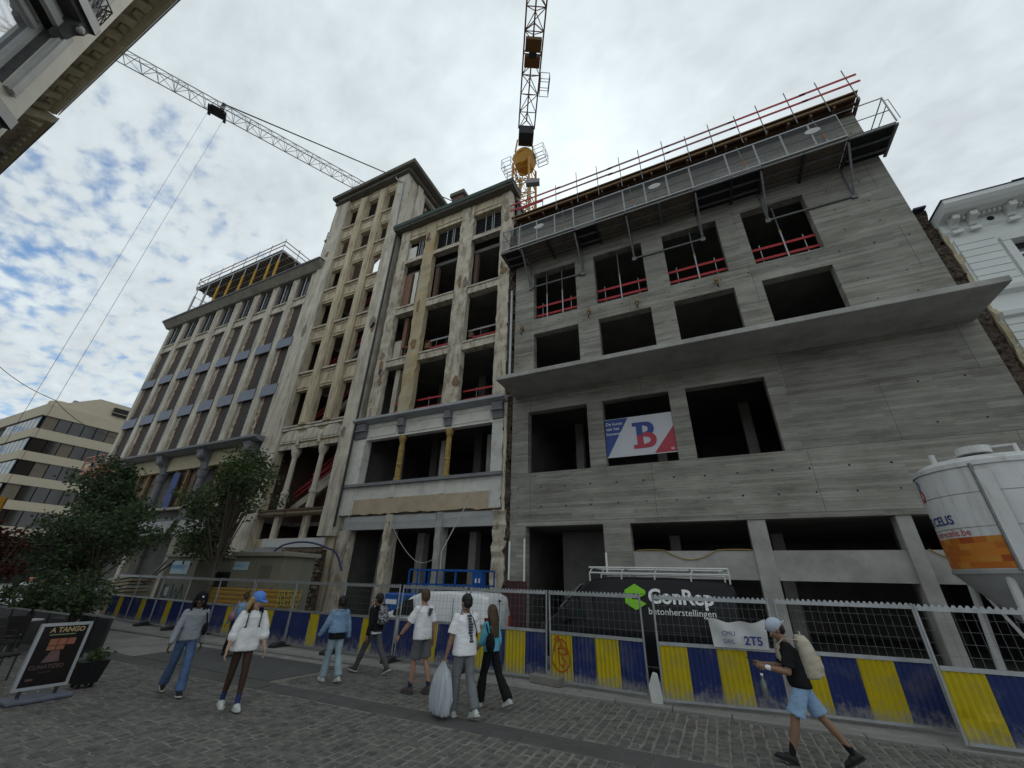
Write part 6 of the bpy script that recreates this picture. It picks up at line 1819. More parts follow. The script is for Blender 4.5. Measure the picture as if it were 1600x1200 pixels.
tree('street_tree', 'slender leafy tree in front of the beige cabins, nearest the tower', -20.6, 12.2, 4.2,
     [(-21.4, 12.2, 6.1, 1.9, 1.3, 1.4), (-22.3, 12.1, 4.1, 1.4, 1.1, 1.2), (-20.6, 12.4, 7.2, 1.2, 1.0, .8), (-19.2, 12.2, 6.2, 1.0, .8, .6), (-23.5, 12.0, 5.4, 1.0, .8, 1.0), (-18.4, 12.3, 5.2, .7, .6, .5), (-21.4, 12.2, 3.0, .9, .8, .6)], 105, 75, .55, .17, LEAF, 11)
tree('street_tree', 'dark dense tree beside the corner of the long building', -35.6, 13.0, 4.0,
     [(-36.9, 13, 7.6, 1.6, 1.4, 1.4), (-35.4, 13, 5.8, 1.9, 1.6, 1.5), (-34.0, 13, 4.2, 1.5, 1.3, 1.2)], 95, 75, .7, .24, LEAFD, 12, .16)
tree('street_tree', 'broad low tree spreading over the cafe terrace at the left', -21.4, 8.2, 2.6,
     [(-23.6, 8.2, 3.3, 2.0, 1.5, .9), (-21.2, 8.3, 3.6, 1.5, 1.2, .8), (-26.0, 8.3, 2.9, 1.8, 1.2, .6), (-19.2, 8.2, 3.4, 1.1, 1.0, .8), (-22.5, 8.0, 2.3, 2.0, 1.3, .5), (-28.2, 8.6, 2.9, 1.3, 1.0, .5)], 150, 75, .5, .14, LEAFD, 13, .1)
tree('terrace_shrub', 'copper red leaved shrub at the left frame edge', -22.6, 6.0, 1.6, [(-23.4, 6.0, 2.7, 1.0, .8, .7), (-22.9, 6.0, 2.0, .6, .6, .5)], 40, 45, .35, .14, LEAFR, 14, .05, 'shrub')
tree('terrace_shrub', 'small green shrub beside the terrace planters', -17.8, 6.9, .9, [(-17.8, 6.9, 1.35, .9, .7, .6)], 34, 50, .3, .12, LEAFD, 15, .04, 'shrub')
tree('terrace_shrub', 'dark green shrub between the terrace screens', -20.2, 6.6, .9, [(-20.2, 6.7, 1.3, 1.4, .8, .6)], 44, 50, .3, .12, LEAFD, 16, .04, 'shrub')

# ---------------------------------------------------------------- cafe terrace at the left
SCREEN = material('smoked_glass_screen', (.016, .017, .019), .25, .2, 3, 0, spec=.5)
RAILS = material('satin_rail', (.33, .33, .33), .4, .1, metal=.6)
for k, (xa, xb, y, l_) in enumerate(((-20.4, -18.2, 6.02, 'dark terrace screen with pale top rail at the left frame edge'), (-18.1, -16.0, 6.08, 'dark terrace screen with pale top rail, middle of three'), (-15.9, -14.3, 6.35, 'dark terrace screen with pale top rail nearest the fence end'))):
    t = thing('terrace_screen', l_, 'screen', ((xa + xb) / 2, y, .03), group='terrace screens')
    MB().box(xa + .05, xb - .05, y - .01, y + .01, .2, .92).build('pane', SCREEN, t)
    MB().box(xa, xb, y - .02, y + .02, .93, .97).build('top_rail', RAILS, t)
    MB().box(xa, xb, y - .02, y + .02, .15, .19).build('bottom_rail', DARKST, t)
    for x in (xa + .02, (xa + xb) / 2, xb - .02): MB().box(x - .02, x + .02, y - .025, y + .025, .03, .929).build('post', DARKST, t)
WICK = material('dark_wicker', (.03, .028, .026), .8, .3, 12, .5, 60)
def chair(x, y, rz, label):
    t = thing('terrace_chair', label, 'chair', (x, y, .03), rz, 'terrace chairs')
    MB().box(-.24, .24, -.24, .24, .42, .47).build('seat', WICK, t, local=True, bevel=.02)
    MB().hexa([(-.24, -.24, .5), (-.2, -.24, .5), (-.2, .24, .5), (-.24, .24, .5), (-.34, -.24, .92), (-.3, -.24, .92), (-.3, .24, .92), (-.34, .24, .92)]).build('backrest', WICK, t, local=True)
    for a, b in ((-.21, -.21), (.21, -.21), (.21, .21), (-.21, .21)):
        MB().tube((a, b, 0), (a * .95, b * .95, .42), .016, 6).build('leg', DARKST, t, local=True)
    for s in (-1, 1):
        MB().bar((-.25, s * .24, .66), (.18, s * .24, .66), .035).build('armrest', WICK, t, local=True)
    return t
for x, y, rz, l_ in ((-13.2, 4.2, .5, 'dark wicker terrace chair right behind the poster stand'), (-14.2, 3.6, 2.6, 'dark wicker terrace chair behind the poster stand, further left'), (-15.3, 4.7, .2, 'dark wicker terrace chair by the middle screen'), (-16.5, 5.2, 3.3, 'dark wicker terrace chair deep in the terrace'), (-17.2, 4.3, 1.0, 'dark wicker terrace chair at the left frame edge')):
    chair(x, y, rz, l_)
def table(x, y, top, label):
    t = thing('terrace_table', label, 'table', (x, y, .03), group='terrace tables')
    MB().lathe([(.36, .74), (.38, .75), (.38, .77), (.36, .775)], 0, 0, 20).build('top', top, t, local=True)
    MB().lathe([(.24, 0), (.22, .03), (.03, .06), (.03, .74)], 0, 0, 14).build('pedestal', DARKST, t, local=True)
PALET = material('pale_table_top', (.42, .42, .4), .5, .1)
table(-14.9, 4.1, PALET, 'round pale topped terrace table behind the poster stand'); table(-17.0, 5.6, PALET, 'round pale topped terrace table by the middle screen'); table(-19.0, 5.2, BLACKM, 'round black terrace table at the left frame edge')
ps = thing('parasol_base', 'white boxed menu stand among the terrace furniture', 'stand', (-18.6, 7.2, .03))
MB().box(-19.2, -18.0, 7.1, 7.4, .9, 1.5).build('panel', PALET, ps, bevel=.03)
MB().box(-18.66, -18.54, 7.2, 7.3, .03, .899).build('post', DARKST, ps)
pk = thing('parked_car', 'pale parked car seen through the terrace planting', 'car', (-30.5, 9.2, .03), R(8))
st = [(0, .3, .75, .78, .6, .1), (.3, .25, .9, .84, .7, .12), (1.0, .24, 1.02, .86, .7, .12), (1.5, .24, 1.42, .86, .62, .15), (2.7, .24, 1.45, .86, .62, .15), (3.4, .24, 1.05, .86, .68, .14), (3.9, .26, .95, .84, .7, .12), (4.15, .32, .75, .76, .6, .1)]
loft_body(st).build('body', WHITEV, pk, local=True, smooth=True)
sidepoly([(1.35, 1.02), (3.15, 1.02), (2.75, 1.32), (1.6, 1.32)], -.83, GLASS, 'side_window', pk, .04)
for x in (.8, 3.3):
    for s in (1, -1): wheel(pk, x, s * .76, .3, .2, s)
# tall barrier posts of the terrace
# ---------------------------------------------------------------- poster stand and planter
pt = thing('poster_stand', 'framed black poster on a flat grey base at the terrace corner', 'sign', (-10.86, 4.2, .03))
X = -10.86
FR = material('aluminium_frame', (.48, .5, .53), .35, .1, metal=.5)
Y0, Y1, Z0, Z1 = 3.83, 4.53, .2, 1.17
MB().box(X - .02, X + .02, Y0 + .04, Y1 - .04, Z0 + .04, Z1 - .04).build('poster', material('black_poster', (.012, .009, .009), .3, .3, 3, 0), pt)
for a in ((Y0, Y1, Z1 - .045, Z1), (Y0, Y1, Z0, Z0 + .045), (Y0, Y0 + .045, Z0 + .046, Z1 - .046), (Y1 - .045, Y1, Z0 + .046, Z1 - .046)):
    MB().box(X - .03, X + .03, *a).build('frame', FR, pt)
def pf(u, v): return (X + .024, Y0 + .06 + u, Z0 + .05 + v)
PINK = material('poster_salmon', (.3, .12, .075), .4, .15); CRM = material('poster_cream', (.42, .3, .16), .4, .1); PGR = material('poster_grey_pink', (.14, .085, .08), .4, .3, 8)
m = MB().text('A TANGO', .105, lambda u, v: pf(.09 + u, .78 + v), bold=.004, sx=.98); m.build('poster_title', CRM, pt, kind='stuff')
m = MB().text('CLIMATIZED', .085, lambda u, v: pf(.02 + u, .24 + v), bold=.001, sx=.95); m.build('poster_name', PGR, pt, kind='stuff')
m = MB().text('restaurant', .04, lambda u, v: pf(.16 + u, .18 + v)); m.build('poster_small_print', PGR, pt, kind='stuff')
def quad(nm, a, b, c, d, mt): MB().add([pf(a, c), pf(b, c), pf(b, d), pf(a, d)], [(0, 1, 2, 3)]).build(nm, mt, pt)
for i in range(3): quad('poster_picture', .14 + i * .12, .25 + i * .12, .58, .68, PINK)
for i in range(2): quad('poster_picture', .14 + i * .12, .25 + i * .12, .51, .57, PINK)
MB().add([pf(.14, .33), pf(.38, .33), pf(.33, .5), pf(.22, .5)], [(0, 1, 2, 3)]).build('poster_picture', PGR, pt)
quad('poster_streak', .1, .45, .735, .75, material('poster_pale_green', (.2, .26, .15), .4, .2)); quad('poster_flower', .05, .14, .08, .11, PGR)
MB().box(X - .22, X + .22, Y0 - .05, Y1 + .08, .032, .1).build('base', material('grey_blue_base', (.12, .13, .165), .6, .2, 6, .2), pt, bevel=.02)
for y in (Y0 + .12, Y1 - .12): MB().box(X - .02, X + .02, y - .02, y + .02, .1, Z0).build('foot_post', DARKST, pt)
pl = thing('planter', 'small black tapered planter with green tuft behind the poster stand', 'planter', (-11.35, 4.98, .03))
MB().hexa([(-11.5, 4.83, .1), (-11.2, 4.83, .1), (-11.2, 5.13, .1), (-11.5, 5.13, .1), (-11.56, 4.77, .46), (-11.14, 4.77, .46), (-11.14, 5.19, .46), (-11.56, 5.19, .46)]).build('pot', BLACKM, pl)
for a in ((-11.45, 4.88), (-11.25, 4.88), (-11.25, 5.08), (-11.45, 5.08)): MB().ball((a[0], a[1], .065), .035, 8, 6).build('castor', TYRE, pl)
ml = MB(); leaves(ml, random.Random(4), [(-11.35, 4.98, .52), (-11.4, 5.05, .5)], 60, .16, .1); ml.build('foliage', LEAF, pl, recalc=False)
# ---------------------------------------------------------------- people
def capsule(m, p, q, r1, r2, n=12, k=4, flat=None):
    """closed tapered capsule; flat=(axis vector, factor) squashes across one direction"""
    p = Vector(p); q = Vector(q); d = q - p
    if d.length < 1e-5: d = Vector((0, 0, 1e-4)); q = p + d
    d = d.normalized()
    a = d.orthogonal().normalized(); b = d.cross(a)
    if flat:
        a = Vector(flat[0]) - d * d.dot(Vector(flat[0])); a.normalize(); b = d.cross(a)
    fa = flat[1] if flat else 1.0
    rings = []
    for i in range(k + 1):
        t = math.pi / 2 * (1 - i / k); rings.append((p - d * r1 * math.sin(t), r1 * math.cos(t)))
    for i in range(k + 1):
        t = math.pi / 2 * i / k; rings.append((q + d * r2 * math.sin(t), r2 * math.cos(t)))
    vs = []; fs = []
    for c, r in rings:
        r = max(r, 1e-4)
        for i in range(n):
            t = 2 * math.pi * i / n
            vs.append(c + a * math.cos(t) * r * fa + b * math.sin(t) * r)
    for j in range(len(rings) - 1):
        for i in range(n):
            e = (i + 1) % n
            fs.append((j * n + i, j * n + e, (j + 1) * n + e, (j + 1) * n + i))
    fs += [tuple(range(n - 1, -1, -1)), tuple(range((len(rings) - 1) * n, len(rings) * n))]
    m.add(vs, fs)
def ell(m, c, rx, ry, rz, rot=None, n=16, k=10):
    m.ball(c, 1.0, n, k, (rx, ry, rz), rot)
def organic(name, m, mat, parent, voxel=.012, it=4, wrinkle=0.0):
    me = bpy.data.meshes.new(name); me.from_pydata(m.v, [], m.f)
    bm = bmesh.new(); bm.from_mesh(me)
    bmesh.ops.remove_doubles(bm, verts=bm.verts, dist=1e-5); bmesh.ops.recalc_face_normals(bm, faces=bm.faces); bm.to_mesh(me); bm.free()
    o = bpy.data.objects.new('tmp', me); COL.objects.link(o)
    r = o.modifiers.new('r', 'REMESH'); r.mode = 'VOXEL'; r.voxel_size = voxel
    s = o.modifiers.new('s', 'SMOOTH'); s.factor = .5; s.iterations = it
    bpy.context.view_layer.update()
    nm = bpy.data.meshes.new_from_object(o.evaluated_get(bpy.context.evaluated_depsgraph_get()))
    bpy.data.objects.remove(o); bpy.data.meshes.remove(me)
    if wrinkle:
        from mathutils import noise
        nrm = [v.normal.copy() for v in nm.vertices]
        for v, nn in zip(nm.vertices, nrm):
            c = v.co
            w = noise.noise(Vector((c.x * 8 + c.z * 3, c.y * 8, c.z * 15))) + .7 * (.5 - abs(noise.noise(Vector((c.x * 10 + c.z * 14, c.y * 10 - c.z * 9, c.z * 13))))) + .4 * noise.noise(Vector((c.x * 24 + c.z * 10, c.y * 24, c.z * 34)))
            v.co = c + nn * w * wrinkle
    nm.materials.clear(); nm.materials.append(mat); nm.name = name
    nm.polygons.foreach_set('use_smooth', [True] * len(nm.polygons))
    ob = bpy.data.objects.new(name, nm); COL.objects.link(ob); ob.parent = parent
    WLOC[ob.name] = (0, 0, 0)
    return ob
def skin_mat(name, c): return material('skin_' + name, c, .5, .08, 8, .05, 60, spec=.35)
def cloth(name, c, var=.12, sc=5): return material('cloth_' + name, c, .9, var, sc, .35, 90, spec=.1, bdist=.004)
def rotv(v, ax, ang): return Matrix.Rotation(ang, 3, ax) @ Vector(v)
def person(label, loc, rz, H, legs, arms, lean=4, head=(0, 0), skin=(.3, .17, .11), hip_w=.085, sh_w=.19, build=1.0, fem=False):
    """legs: ((hip,knee),(hip,knee)) left,right degrees, forward positive; arms: ((swing,abduct,elbow),..). faces local +x"""
    t = thing('person', label, 'person', loc, rz)
    J = {}
    s = H / 1.75
    th, sh, an = .245 * H, .245 * H, .045 * H
    low = 1e9
    for i, sd in enumerate((1, -1)):
        a, k = R(legs[i][0]), R(legs[i][1])
        hip = Vector((0, sd * hip_w * s, 0))
        knee = hip + Vector((math.sin(a), 0, -math.cos(a))) * th
        b = a - k
        ank = knee + Vector((math.sin(b), 0, -math.cos(b))) * sh
        J['hip', sd], J['knee', sd], J['ank', sd] = hip, knee, ank
        # foot pitch: planted foot flat, trailing foot heel up
        fp = R(legs[i][2]) if len(legs[i]) > 2 else 0.0
        J['foot', sd] = fp
        heel = ank + rotv((-.05 * s, 0, -an), 'Y', fp); toe = ank + rotv((.17 * s, 0, -an), 'Y', fp)
        J['heel', sd], J['toe', sd] = heel, toe
        low = min(low, heel.z, toe.z)
    for k_ in list(J):
        if isinstance(J[k_], Vector): J[k_] = J[k_] + Vector((0, 0, -low + .004))
    hz = -low + .004
    L_ = R(lean)
    up = Vector((math.sin(L_), 0, math.cos(L_)))
    pel = Vector((0, 0, hz)); J['pelvis'] = pel
    J['waist'] = pel + up * .10 * H; J['chest'] = pel + up * .21 * H; J['neck'] = pel + up * .295 * H; 
    hp = R(head[1])
    hu = Vector((math.sin(L_ + hp * .6), 0, math.cos(L_ + hp * .6)))
    J['headbase'] = J['neck'] + hu * .034 * H
    J['head'] = J['headbase'] + hu * .052 * H
    for i, sd in enumerate((1, -1)):
        sw, ab, el = [R(q) for q in arms[i][:3]]
        shd = pel + up * .268 * H + Vector((0, sd * sh_w * s, 0))
        d = Vector((math.sin(sw) * math.cos(ab), sd * math.sin(ab), -math.cos(sw) * math.cos(ab)))
        elb = shd + d * .18 * H
        inn = arms[i][3] if len(arms[i]) > 3 else 0
        d2 = Vector((math.sin(sw + el) * math.cos(ab), sd * math.sin(ab - R(inn)), -math.cos(sw + el) * math.cos(ab))).normalized()
        wr = elb + d2 * .145 * H
        J['sh', sd], J['el', sd], J['wr', sd], J['fd', sd] = shd, elb, wr, d2
    HR = Matrix.Rotation(R(head[0]), 3, 'Z') @ Matrix.Rotation(hp + L_ * .5, 3, 'Y')
    J['HR'] = HR
    # ---- skin body
    m = MB()
    hd = J['head']
    s0 = s; s = s * 1.1
    def hpnt(x, y, z): return hd + HR @ Vector((x * s0 * 1.1, y * s0 * 1.1, z * s0 * 1.1))
    ell(m, hpnt(-.012, 0, .03), .094 * s, .074 * s, .098 * s, HR)
    ell(m, hpnt(.022, 0, -.045), .066 * s, .056 * s, .07 * s, HR)
    capsule(m, hpnt(.086, 0, .012), hpnt(.104, 0, -.022), .008 * s, .014 * s)
    capsule(m, hpnt(.074, -.03, .026), hpnt(.074, .03, .026), .014 * s, .014 * s)
    capsule(m, hpnt(.076, -.017, -.055), hpnt(.076, .017, -.055), .010 * s, .010 * s)
    ell(m, hpnt(.07, 0, -.092), .02 * s, .022 * s, .016 * s, HR)
    for q in (1, -1):
        ell(m, hpnt(-.01, q * .076, -.005), .022 * s, .009 * s, .034 * s, HR)
        ell(m, hpnt(.055, q * .04, -.02), .022 * s, .018 * s, .022 * s, HR)
    s = s0
    capsule(m, J['neck'] - up * .04 * s, J['headbase'] + Vector((0, 0, .01)), .054 * s * (.9 if fem else 1.08), .052 * s * (.9 if fem else 1.1))
    bw = build
    ell(m, J['chest'], .085 * s * bw, .135 * s * bw, .16 * s); ell(m, J['waist'], .075 * s * bw, .115 * s * bw, .14 * s); ell(m, pel, .085 * s * bw, .13 * s * bw, .11 * s)
    for q in (1, -1):
        capsule(m, J['sh', q] - up * .015 * s, J['el', q], .044 * s * bw, .041 * s * bw); capsule(m, J['el', q], J['el', q].lerp(J['wr', q], .35), .041 * s * bw, .042 * s * bw); capsule(m, J['el', q].lerp(J['wr', q], .35), J['wr', q], .042 * s * bw, .027 * s)
        capsule(m, J['sh', q] - up * .02 * s, J['neck'] - up * .1 * s, .04 * s, .045 * s)
        capsule(m, J['hip', q], J['knee', q], .075 * s * bw, .05 * s * bw)
        kn, ak = J['knee', q], J['ank', q]; md = kn.lerp(ak, .33) - Vector((.012, 0, 0)) * s
        capsule(m, kn, md, .05 * s * bw, .052 * s * bw); capsule(m, md, ak, .052 * s * bw, .033 * s); capsule(m, ak, J['ank', q].lerp(J['toe', q], .45) + Vector((0, 0, .012)) * s, .032 * s, .024 * s)
        # hand: palm, four fingers, thumb
        w, f = J['wr', q], J['fd', q]
        side = Vector((0, q, 0)); side = (side - f * side.dot(f)).normalized()      # back of the hand faces outward
        fw = f.cross(side).normalized()
        if fw.x < 0: fw = -fw                                                     # towards the thumb
        palm = w + f * .05 * s
        capsule(m, w + f * .015 * s, w + f * .075 * s, .028 * s, .036 * s, flat=(side, .45))
        curl = arms[0 if q == 1 else 1][4] if len(arms[0 if q == 1 else 1]) > 4 else 25
        for j, (off, ln) in enumerate(((.027, .074), (.009, .082), (-.009, .076), (-.027, .06))):
            b0 = w + f * .085 * s + fw * off * s
            c1 = R(curl); dd = f * math.cos(c1) - side * math.sin(c1); c2 = R(curl * 2.1); de = f * math.cos(c2) - side * math.sin(c2)
            b1 = b0 + dd * ln * .5 * s; b2 = b1 + de * ln * .5 * s
            capsule(m, b0 - f * .02 * s, b1, .0092 * s, .0085 * s, 8, 3); capsule(m, b1, b2, .0085 * s, .007 * s, 8, 3)
        tb0 = w + f * .03 * s + fw * .026 * s; tb1 = tb0 + (f * .75 + fw * .6 - side * .2).normalized() * .035 * s; tb2 = tb1 + (f * .9 + fw * .15 - side * .35).normalized() * .028 * s
        capsule(m, tb0, tb1, .012 * s, .0105 * s, 8, 3); capsule(m, tb1, tb2, .0105 * s, .008 * s, 8, 3)
    body = organic('body', m, skin_mat('%02d%02d' % (skin[0] * 100, skin[1] * 100), skin), t, .0065, 2)
    EYE = material('eye_white', (.6, .58, .55), .3, .02, 5, 0); PUP = material('eye_dark', (.02, .015, .012), .2, .02, 5, 0); LIP = material('lips', (.2, .07, .06), .5, .05, 5, 0)
    for q in (1, -1):
        e = MB(); e.ball(hpnt(.079, q * .031, .004), .0115 * s, 10, 6); e.build('eye', EYE, t, local=True, smooth=True)
        e = MB(); e.ball(hpnt(.0865, q * .031, .004), .0058 * s, 8, 5); e.build('pupil', PUP, t, local=True)
        e = MB(); capsule(e, hpnt(.083, q * .018, .03), hpnt(.078, q * .046, .029), .004 * s, .003 * s, 6, 2); e.build('eyebrow', PUP, t, local=True)
    e = MB(); capsule(e, hpnt(.084, -.019, -.054), hpnt(.084, .019, -.054), .005 * s, .005 * s, 6, 2); e.build('mouth', LIP, t, local=True)
    J['s'] = s; J['up'] = up; J['H'] = H; J['hpnt'] = hpnt
    return t, J
def sections(m, secs, n=22):
    """closed loft through horizontal super-ellipse sections (centre, rx, ry)"""
    vs = []; fs = []
    for c, rx, ry in secs:
        for i in range(n):
            t = 2 * math.pi * i / n; ct, st = math.cos(t), math.sin(t)
            vs.append((c[0] + rx * math.copysign(abs(ct) ** .85, ct), c[1] + ry * math.copysign(abs(st) ** .85, st), c[2]))
    for k in range(len(secs) - 1):
        for i in range(n):
            j = (i + 1) % n; fs.append((k * n + i, k * n + j, (k + 1) * n + j, (k + 1) * n + i))
    fs += [tuple(range(n - 1, -1, -1)), tuple(range((len(secs) - 1) * n, len(secs) * n))]
    m.add(vs, fs)
def limb(m, pts, n=16):
    """flat-ended tube through (point, radius) with rounded joints"""
    for (p, r), (q, r2) in zip(pts[:-1], pts[1:]):
        m.tube(p, q, r, n, r2)
    for p, r in pts[1:-1]:
        m.ball(p, r * .995, n, 8)
def top(t, J, name, mat, r=1.0, sleeve='short', hem=.02, loose=1.0, hood=False, sl=1.0, neck=True, voxel=.010, wr=.0065):
    """upper garment: torso, shoulders, sleeves"""
    m = MB(); s = J['s']; up = J['up']
    c = J['chest']; p = J['pelvis']; nk = J['neck']
    def at(z): return p + up * ((z - p.z) / up.z)
    rr_ = r * loose
    hz_ = p.z - hem * s
    secs = [(at(hz_), .118 * s * rr_, .168 * s * rr_), (at(hz_ + .03 * s), .121 * s * rr_, .172 * s * rr_), (at(J['waist'].z), .112 * s * rr_, .16 * s * rr_), (at(c.z - .05 * s), .115 * s * r, .166 * s * r), (at(c.z + .05 * s), .118 * s * r, .176 * s * r),
            (at(nk.z - .085 * s), .098 * s * r, .172 * s * r), (at(nk.z - .05 * s), .078 * s * r, .125 * s * r), (at(nk.z - .018 * s), .064 * s, .072 * s), (at(nk.z + (.0 if neck else -.01) * s), .061 * s, .064 * s)]
    sections(m, secs)
    for q in (1, -1):
        e = J['el', q]; sh = J['sh', q] + Vector((0, -.012 * q * s, -.012 * s)); w = J['wr', q]
        if sleeve != 'none': capsule(m, sh, sh.lerp(e, .25), .058 * s * r, .06 * s * sl ** .5)
        if sleeve == 'none':
            pass
        elif sleeve == 'short':
            limb(m, [(sh, .055 * s), (sh.lerp(e, .4), .062 * s * sl), (sh.lerp(e, .82), .068 * s * sl)])
        elif sleeve == 'half':
            limb(m, [(sh, .056 * s), (sh.lerp(e, .5), .06 * s * sl), (e, .058 * s * sl), (e.lerp(w, .16), .06 * s * sl), (e.lerp(w, .2), .045 * s * sl), (e.lerp(w, .28), .044 * s * sl)])
        else:
            limb(m, [(sh, .056 * s), (sh.lerp(e, .5), .056 * s * sl), (e, .052 * s * sl), (e.lerp(w, .8), .044 * s * sl), (e.lerp(w, .88), .034 * s * sl), (e.lerp(w, .98), .034 * s * sl)])
    if hood:
        capsule(m, nk + Vector((-.055 * s, -.05 * s, -.02)), nk + Vector((-.055 * s, .05 * s, -.02)), .042 * s, .042 * s)
        for q in (1, -1): capsule(m, nk + Vector((-.03 * s, q * .06 * s, -.01)), nk + Vector((.05 * s, q * .025 * s, -.06 * s)), .03 * s, .02 * s)
    return organic(name, m, mat, t, voxel, 2, wr)
def trousers(t, J, name, mat, length=1.0, wide=1.0, flare=1.0, r=1.0, voxel=.010, wr=.0065):
    m = MB(); s = J['s']; p = J['pelvis']
    sections(m, [(p + Vector((-.012 * s, 0, -.075 * s)), .09 * s * r, .135 * s * r), (p + Vector((-.012 * s, 0, -.02 * s)), .112 * s * r, .165 * s * r), (p + Vector((-.008 * s, 0, .05 * s)), .108 * s * r, .157 * s * r), (p + Vector((0, 0, .10 * s)), .1 * s * r, .145 * s * r)])
    for q in (1, -1):
        h, k, a = J['hip', q] + Vector((0, -.004 * q, -.01)), J['knee', q], J['ank', q]
        if length <= .5:
            e = h.lerp(k, length * 2); limb(m, [(h, .088 * s * wide), (h.lerp(e, .5), .087 * s * wide), (e, .083 * s * wide * flare)])
            m.ball(h, .088 * s * wide, 14, 8)
        else:
            e = k.lerp(a, (length - .5) * 2)
            limb(m, [(h, .086 * s * wide), (h.lerp(k, .5), .077 * s * wide), (k, .063 * s * wide), (k.lerp(e, .5), .06 * s * wide * (1 + (flare - 1) * .5)), (e, .052 * s * wide * flare)])
            m.ball(h, .086 * s * wide, 14, 8)
    return organic(name, m, mat, t, voxel, 2, wr)
def shoes(t, J, mat, sole=None, sock=None, sock_h=.0, big=1.0):
    s = J['s']
    for q in (1, -1):
        fp = J['foot', q]; a = J['ank', q]
        def fpnt(x, y, z): return a + rotv((x * s, y * s, z * s), 'Y', fp)
        m = MB()
        capsule(m, fpnt(-.03, 0, -.035), fpnt(.06, 0, -.03), .042 * s * big, .045 * s * big); capsule(m, fpnt(.05, 0, -.042), fpnt(.155, q * .008, -.048), .044 * s * big, .03 * s * big); capsule(m, fpnt(0, 0, -.03), fpnt(-.005, 0, .012), .042 * s, .04 * s)
        sh = organic('shoe', m, mat, t, .009, 2)
        m = MB(); pts = [(-.078, -.035), (-.06, -.042), (.06, -.047), (.15, -.04), (.19, -.01), (.185, .02), (.14, .042), (.05, .045), (-.06, .04), (-.078, .03)]
        vs = [fpnt(x_ * big, y_ * big, -.078) for x_, y_ in pts] + [fpnt(x_ * big, y_ * big, -.056) for x_, y_ in pts]; n = len(pts)
        m.add(vs, [tuple(range(n)), tuple(range(2 * n - 1, n - 1, -1))] + [(i, (i + 1) % n, n + (i + 1) % n, n + i) for i in range(n)])
        m.build('sole', sole or mat, sh, local=True)
        if sock:
            m = MB(); k = J['knee', q]; d = (k - a).normalized(); capsule(m, a - d * .02 * s, a + d * sock_h * s, .04 * s, .043 * s); organic('sock', m, sock, t, .01, 2)
def hair(t, J, mat, kind='short'):
    m = MB(); s = J['s'] * 1.1; P = J['hpnt']; HR = J['HR']
    if kind == 'short':
        ell(m, P(-.02, 0, .052), .1 * s, .086 * s, .092 * s, HR); ell(m, P(-.05, 0, .0), .066 * s, .079 * s, .08 * s, HR)
    elif kind == 'bun':
        ell(m, P(-.022, 0, .048), .096 * s, .081 * s, .092 * s, HR); ell(m, P(-.06, 0, .0), .055 * s, .07 * s, .075 * s, HR); ell(m, P(-.08, 0, .12), .05 * s, .05 * s, .045 * s, HR)
    else:
        ell(m, P(-.022, 0, .045), .098 * s, .086 * s, .092 * s, HR)
        n = {'long': .42, 'bob': .17}[kind]
        for i in range(9):
            a = math.pi * (.5 + (i - 4) / 4 * .56) 
            x, y = -.02 + math.cos(a) * -.0 - abs(math.sin(a)) * .065, math.cos(a) * .083
            p0 = P(x, y, .03); p1 = P(x - .015, y * 1.12, -.1); capsule(m, p0, p1, .032 * s, .034 * s, 8, 3)
            if n > .2: capsule(m, p1, Vector(p1) + Vector((-.03 * s, y * .25 * s, -n * s * .7)), .036 * s, .018 * s, 8, 3)
            else: capsule(m, p1, P(x + .01, y * 1.05, -.1 - n * .35), .034 * s, .02 * s, 8, 3)
    return organic('hair', m, mat, t, .009, 2, .003)
def cap(t, J, mat, fwd=True, logo=None):
    m = MB(); s = J['s'] * 1.1; P = J['hpnt']; HR = J['HR']
    ell(m, P(-.016, 0, .06), .112 * s, .098 * s, .094 * s, HR)
    c = organic('cap', m, mat, t, .009, 2)
    c2 = [v for v in c.data.vertices]
    f = 1 if fwd else -1
    m = MB(); vs = []; n = 10
    for z in (.046, .053):
        for i in range(n + 1):
            a = -math.pi / 2 + math.pi * i / n; vs.append(P(f * (.06 + .105 * math.cos(a)), .075 * math.sin(a), z - .012 * math.cos(a)))
    m.add(vs, [tuple(range(n + 1)), tuple(range(2 * n + 1, n, -1))] + [(i, (i + 1) % (n + 1), n + 1 + (i + 1) % (n + 1), n + 1 + i) for i in range(n + 1)])
    m.build('peak', mat, c, local=True, smooth=False)
    if logo:
        e = MB(); e.ball(P(.094, 0, .075), .016 * s, 8, 5, (.4, 1, 1)); e.build('cap_badge', logo, c, local=True)
    return c
def strap(m, pts, w=.018):
    for a, b in zip(pts[:-1], pts[1:]): m.bar(a, b, w, .008)
def child_world(t, v): return Matrix.Translation(t.location) @ Matrix.Rotation(t.rotation_euler.z, 4, 'Z') @ Vector(v)
def held(name, label, cat, t):
    o = thing(name, label, cat, tuple(t.location), t.rotation_euler.z); return o
